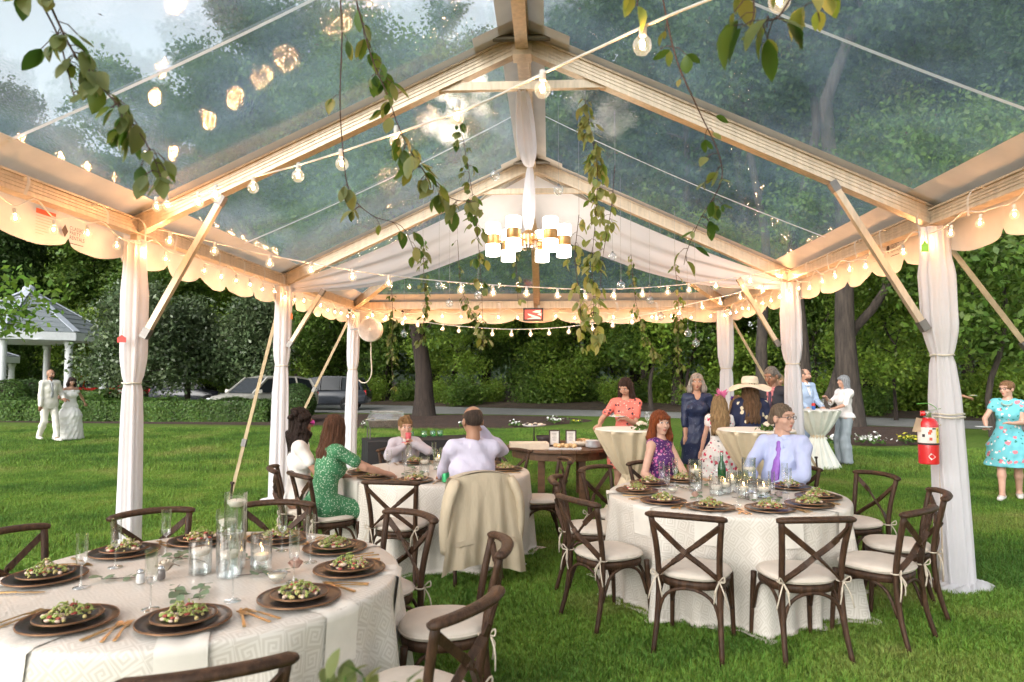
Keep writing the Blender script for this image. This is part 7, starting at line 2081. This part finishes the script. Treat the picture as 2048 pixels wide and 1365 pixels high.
# standing guests
def stand(u, y): q = at(u, 753, y=y); return (q[0], q[1], 0)
loc = stand(1252, 9.0); rz = face_rz(loc, (.4,5.5))
f = Figure('woman with long dark hair in a coral floral dress holding a plate', loc, rz, 1.66, True, 'light', lean=.07, hands={1: (.3,.32,1.07), -1: (-.02,.3,1.17)}, look=(.35,1,-.55), hdirs={-1: (.7,.5,0), 1: (.3,.6,-.1)}, elbows={1: (.6,-.5,-.6)})
m_coral = pattern('coral_floral', (.72,.19,.15), [((.04,.03,.05), 17, .26), ((.7,.62,.56), 25, .16)])
f.top(m_coral, 'short', name='dress_top', hem=-.05); f.skirt(m_coral, .52, .2, .24); f.hair((.06,.032,.024), 'long', amt=.8); f.shoes(m_shoe_d)
q = f.root.location+Matrix.Rotation(rz,3,'Z') @ Vector((.07,.36,1.185)); small_plate(tuple(q), 'white plate held by the woman in coral')
loc = stand(1393, 9.6); rz = face_rz(loc, (1.7,3))
m_navy = pattern('navy_sequin', (.022,.032,.075), [((.12,.14,.22), 30, .13)], rough=.35)
f = Figure('woman with a silver bob in a navy lace dress facing the tables', loc, rz, 1.72, True, 'light', hands={1: (.17,.1,.84), -1: (-.24,.08,.9)}, look=(.05,1,0))
f.top(m_navy, 'threeq', name='dress_top', hem=-.05, vneck=.12); f.skirt(m_navy, .5, .18, .19); f.hair((.52,.47,.42), 'bob', amt=1.0); f.shoes(m_shoe_d)
m_whitefl = pattern('white_floral', (.74,.72,.7), [((.6,.06,.12), 13, .27), ((.05,.05,.06), 17, .19), ((.7,.3,.34), 19, .2)])
for (u, y, H, lab, acc) in ((1438, 8.95, 1.42, 'girl with a pink feather headpiece in a white floral dress, back turned', 'pink'), (1474, 9.3, 1.4, 'fair-haired girl with a purple bow, half hidden by the sun hat woman', 'purple')):
    loc = stand(u, y); rz = face_rz(loc, (loc[0]+.6, loc[1]+5))
    f = Figure(lab, loc, rz, H, True, 'fair', hands={-1: (-.24,.06,.68), 1: (.2,.1,.7)}, look=(.2,1,-.1), child=True)
    f.top(m_whitefl, 'cap', name='dress_top', hem=-.05); f.skirt(m_whitefl, .42, .2, .29, wrinkle=.012); f.hair((.42,.28,.14), 'long', amt=.85); f.shoes(m_shoe_w)
    m_ac = M('feather_'+acc, (.75,.2,.42) if acc == 'pink' else (.16,.03,.4), .7, trans=.3)
    rd = random.Random(4); mm = MB()
    for j in range(42 if acc == 'pink' else 16):
        d = unit((rd.uniform(-1,1), rd.uniform(-.8,.5), rd.uniform(-.2,1.3))); c = f.hp(.03,-.03,.1) if acc == 'pink' else f.hp(-.05,-.06,.06); l = rd.uniform(.05,.13) if acc == 'pink' else rd.uniform(.03,.06)
        e = c+d*l; sx = unit(np.cross(d, (0.3,1,.2)))*.014; mm.add([c, (c+e)/2+sx, e, (c+e)/2-sx], [(0,1,2,3)])
    mm.build('headpiece', m_ac, f.root)
loc = stand(1500, 8.95); rz = face_rz(loc, (loc[0]+.1, loc[1]+5))
f = Figure('woman in a wide cream sun hat and navy floral dress, back turned', loc, rz, 1.64, True, 'light', hands={-1: (-.3,.1,.86), 1: (.28,.12,.88)}, look=(0,1,-.12), belly=.13)
m_navyfl = pattern('navy_floral', (.018,.024,.06), [((.7,.6,.42), 11, .27)])
f.top(m_navyfl, 'elbow', name='dress_top', hem=-.05, i=.035); f.skirt(m_navyfl, .45, .25, .3); f.hair((.17,.095,.05), 'long', amt=.95, strand=.004); f.shoes(m_shoe_d)
m_straw = M('cream_straw', (.7,.63,.5), .8, var=.08, bump=.4, bscale=60)
q = f.hp(0,-.01,.055); m = MB()
m.grid(lambda a, b: (lambda th, r_: (q[0]+r_*math.cos(th), q[1]+r_*.95*math.sin(th), q[2]+.03*math.sin(3*th+1)*b-.06*b*b))(a*2*math.pi, .095+.165*b), 48, 8, closed=True); m.build('hat_brim', m_straw, f.root, True)
m = MB(); m.lathe([(.1,0),(.104,.03),(.1,.075),(.085,.098),(.05,.106),(0,.107)], 32, tuple(q)); hc_ = m.build('hat_crown', m_straw, f.root, True)
m = MB(); m.lathe([(.1035,.012),(.105,.02),(.104,.045),(.102,.05)], 32, tuple(q)); m.build('hat_band', M('hat_ribbon', (.78,.7,.55), .6), hc_, True)
loc = stand(1551, 9.9); rz = face_rz(loc, (loc[0]-1.6, loc[1]-1.6))
f = Figure('grey-haired man in a dark suit and pink shirt bending towards the sun hat', loc, rz, 1.82, False, 'tan', lean=.16, look=(.1,1,-.4), hands={-1: (-.22,.22,1.0), 1: (.24,.2,.95)}, brow=(.25,.22,.2))
f.top(M('pink_shirt', (.68,.24,.26), .7), 'wrist', collar=True); f.jacket(M('navy_suit', (.02,.022,.035), .7), -.16, .075); f.trousers(m_dark); f.tie(M('dark_tie', (.06,.03,.07), .5)); f.hair((.3,.27,.24), 'short'); f.shoes(m_shoe_d)
loc = stand(1556, 11.6); rz = face_rz(loc, (loc[0]-3, loc[1]-2))
f = Figure('guest with short fair hair standing behind the man in the dark suit', loc, rz, 1.72, False, 'light', look=(.2,1,0), vox=1.2)
f.top(M('tan_shirt', (.5,.42,.3), .75), 'wrist'); f.trousers(m_dark); f.hair((.42,.3,.16), 'short'); f.shoes(m_shoe_d)
loc = stand(1609, 14.2); rz = face_rz(loc, (loc[0]+1.6, loc[1]-3.5))
m_pblue = M('powder_blue_suit', (.36,.46,.62), .75, var=.05, bump=.6, bscale=11)
f = Figure('bearded man in a powder blue suit and bow tie at the pale cocktail table', loc, rz, 1.83, False, 'light', hands={-1: (-.1,.34,1.09), 1: (.26,.3,1.09)}, look=(-.5,1,-.05), beard=(.16,.11,.09), vox=1.15)
f.top(m_shirtwhite, 'wrist', collar=True); f.jacket(m_pblue, -.16, .07); f.trousers(m_pblue); f.bowtie(m_pblue); f.hair((.2,.15,.12), 'thin'); f.shoes(m_shoe_d)
p = g(1692, 931); loc = (p[0],p[1],0); rz = face_rz(loc, (loc[0]-3, loc[1]-.4))
f = Figure('woman with long silver hair in a white puff-sleeved blouse and grey-blue trousers', loc, rz, 1.7, True, 'light', hands={1: (.16,.28,1.28), -1: (-.22,.36,1.08)}, elbows={1: (.7,-.4,-.8)}, look=(.1,1,.05), vox=1.15, curl=.8)
m_bl = M('white_cotton', (.76,.72,.7), .75, var=.04, bump=.7, bscale=13)
f.part('blouse', f.torso(.02)+[ell(f.sh[i]+f.S*i*.02-f.U*.02, (.085,.085,.085), f.S, f.U, .04) for i in (-1,1)]+f.arms(.014, 'elbow')+[dict(ell(f.neck+f.U*.05, (.07,.07,.05), f.S, f.U, .01), sub=True)], m_bl, cuts=[(f.P-f.U*.02, -f.U)], wrinkle=.005)
f.trousers(M('grey_blue_trousers', (.33,.38,.42), .75, bump=.8, bscale=9, stretch=(1,1,.3)), .05); f.hair((.36,.38,.4), 'mid', amt=1.1, strand=.004); f.shoes(m_shoe_d)
# woman in turquoise walking with plates, and a guest passing behind the curtain
p = g(2022, 1000); loc = (p[0],p[1],0); rz = face_rz(loc, (loc[0]-2.6, loc[1]-3.5))
f = Figure('woman in a turquoise floral dress with glasses carrying a white plate', loc, rz, 1.62, True, 'fair', lean=.02, feet={-1: (-.09,-.1,.1), 1: (.08,.2,.085)}, hands={1: (.22,.32,.98), -1: (-.06,.28,1.06)}, elbows={1: (.8,-.6,-.4)}, hdirs={1: (.1,1,.05), -1: (.7,.6,.1)}, look=(.55,1,-.05), brow=(.3,.18,.1), curl=.35)
m_turq = pattern('turquoise_floral', (.14,.46,.52), [((.62,.2,.24), 9, .25), ((.03,.2,.17), 13, .2), ((.7,.68,.66), 12, .2)])
f.top(m_turq, 'cap', name='dress_top', hem=-.05, i=.016); f.skirt(m_turq, .46, .21, .27, wrinkle=.009); f.hair((.33,.18,.09), 'up'); f.glasses(m_frame); f.shoes(m_shoe_w)
f.part('necklace', [cap(f.neck+f.S*.06*math.cos(a)+f.F*(.08+.035*math.sin(a))-f.U*(.03+.03*math.sin(a)), f.neck+f.S*.06*math.cos(a+.4)+f.F*(.08+.035*math.sin(a+.4))-f.U*(.03+.03*math.sin(a+.4)), .011, k=.004) for a in np.arange(-.3,3.2,.4)], M('jade_beads', (.3,.45,.4), .3), h=.006)
q = f.root.location+Matrix.Rotation(rz,3,'Z') @ Vector((.24,.45,1.0)); small_plate(tuple(q), 'white plate carried by the woman in turquoise', False)
p = g(1903, 876); loc = (p[0],p[1],0); rz = face_rz(loc, (loc[0]+3, loc[1]-1.5))
f = Figure('guest in a beige skirt passing behind the extinguisher curtain with a plate', loc, rz, 1.7, True, 'tan', hands={1: (.2,.42,1.12), -1: (-.1,.42,1.1)}, look=(0,1,0), vox=1.25)
m_beige = M('beige_skirt', (.5,.43,.36), .8)
f.top(M('taupe_top', (.3,.24,.2), .8), 'short'); f.skirt(m_beige, .12, .2, .32, push=(0,-.12)); f.hair((.09,.06,.045), 'bob'); f.shoes(m_shoe_d)
q = f.root.location+Matrix.Rotation(rz,3,'Z') @ Vector((.1,.52,1.16)); small_plate(tuple(q), 'plate of food held out beside the extinguisher curtain')
q = at(30, 753, y=30.3)
rz = face_rz(q, (CAMP[0]-6, 0)); loc = (q[0],30.3,0)
f = Figure('distant seated guest in black by the garden chairs', loc, rz, 1.75, False, 'light', pelvis=(0,.05,.52), feet={-1: (-.12,.5,.08), 1: (.12,.5,.08)}, knees={-1: (-.1,.6,1), 1: (.1,.6,1)}, hands={-1: (-.15,.4,.66), 1: (.15,.4,.66)}, vox=1.5)
f.top(m_dark, 'wrist', vneck=.14); f.trousers(m_dark); f.hair((.07,.045,.03), 'short'); f.shoes(m_shoe_d)
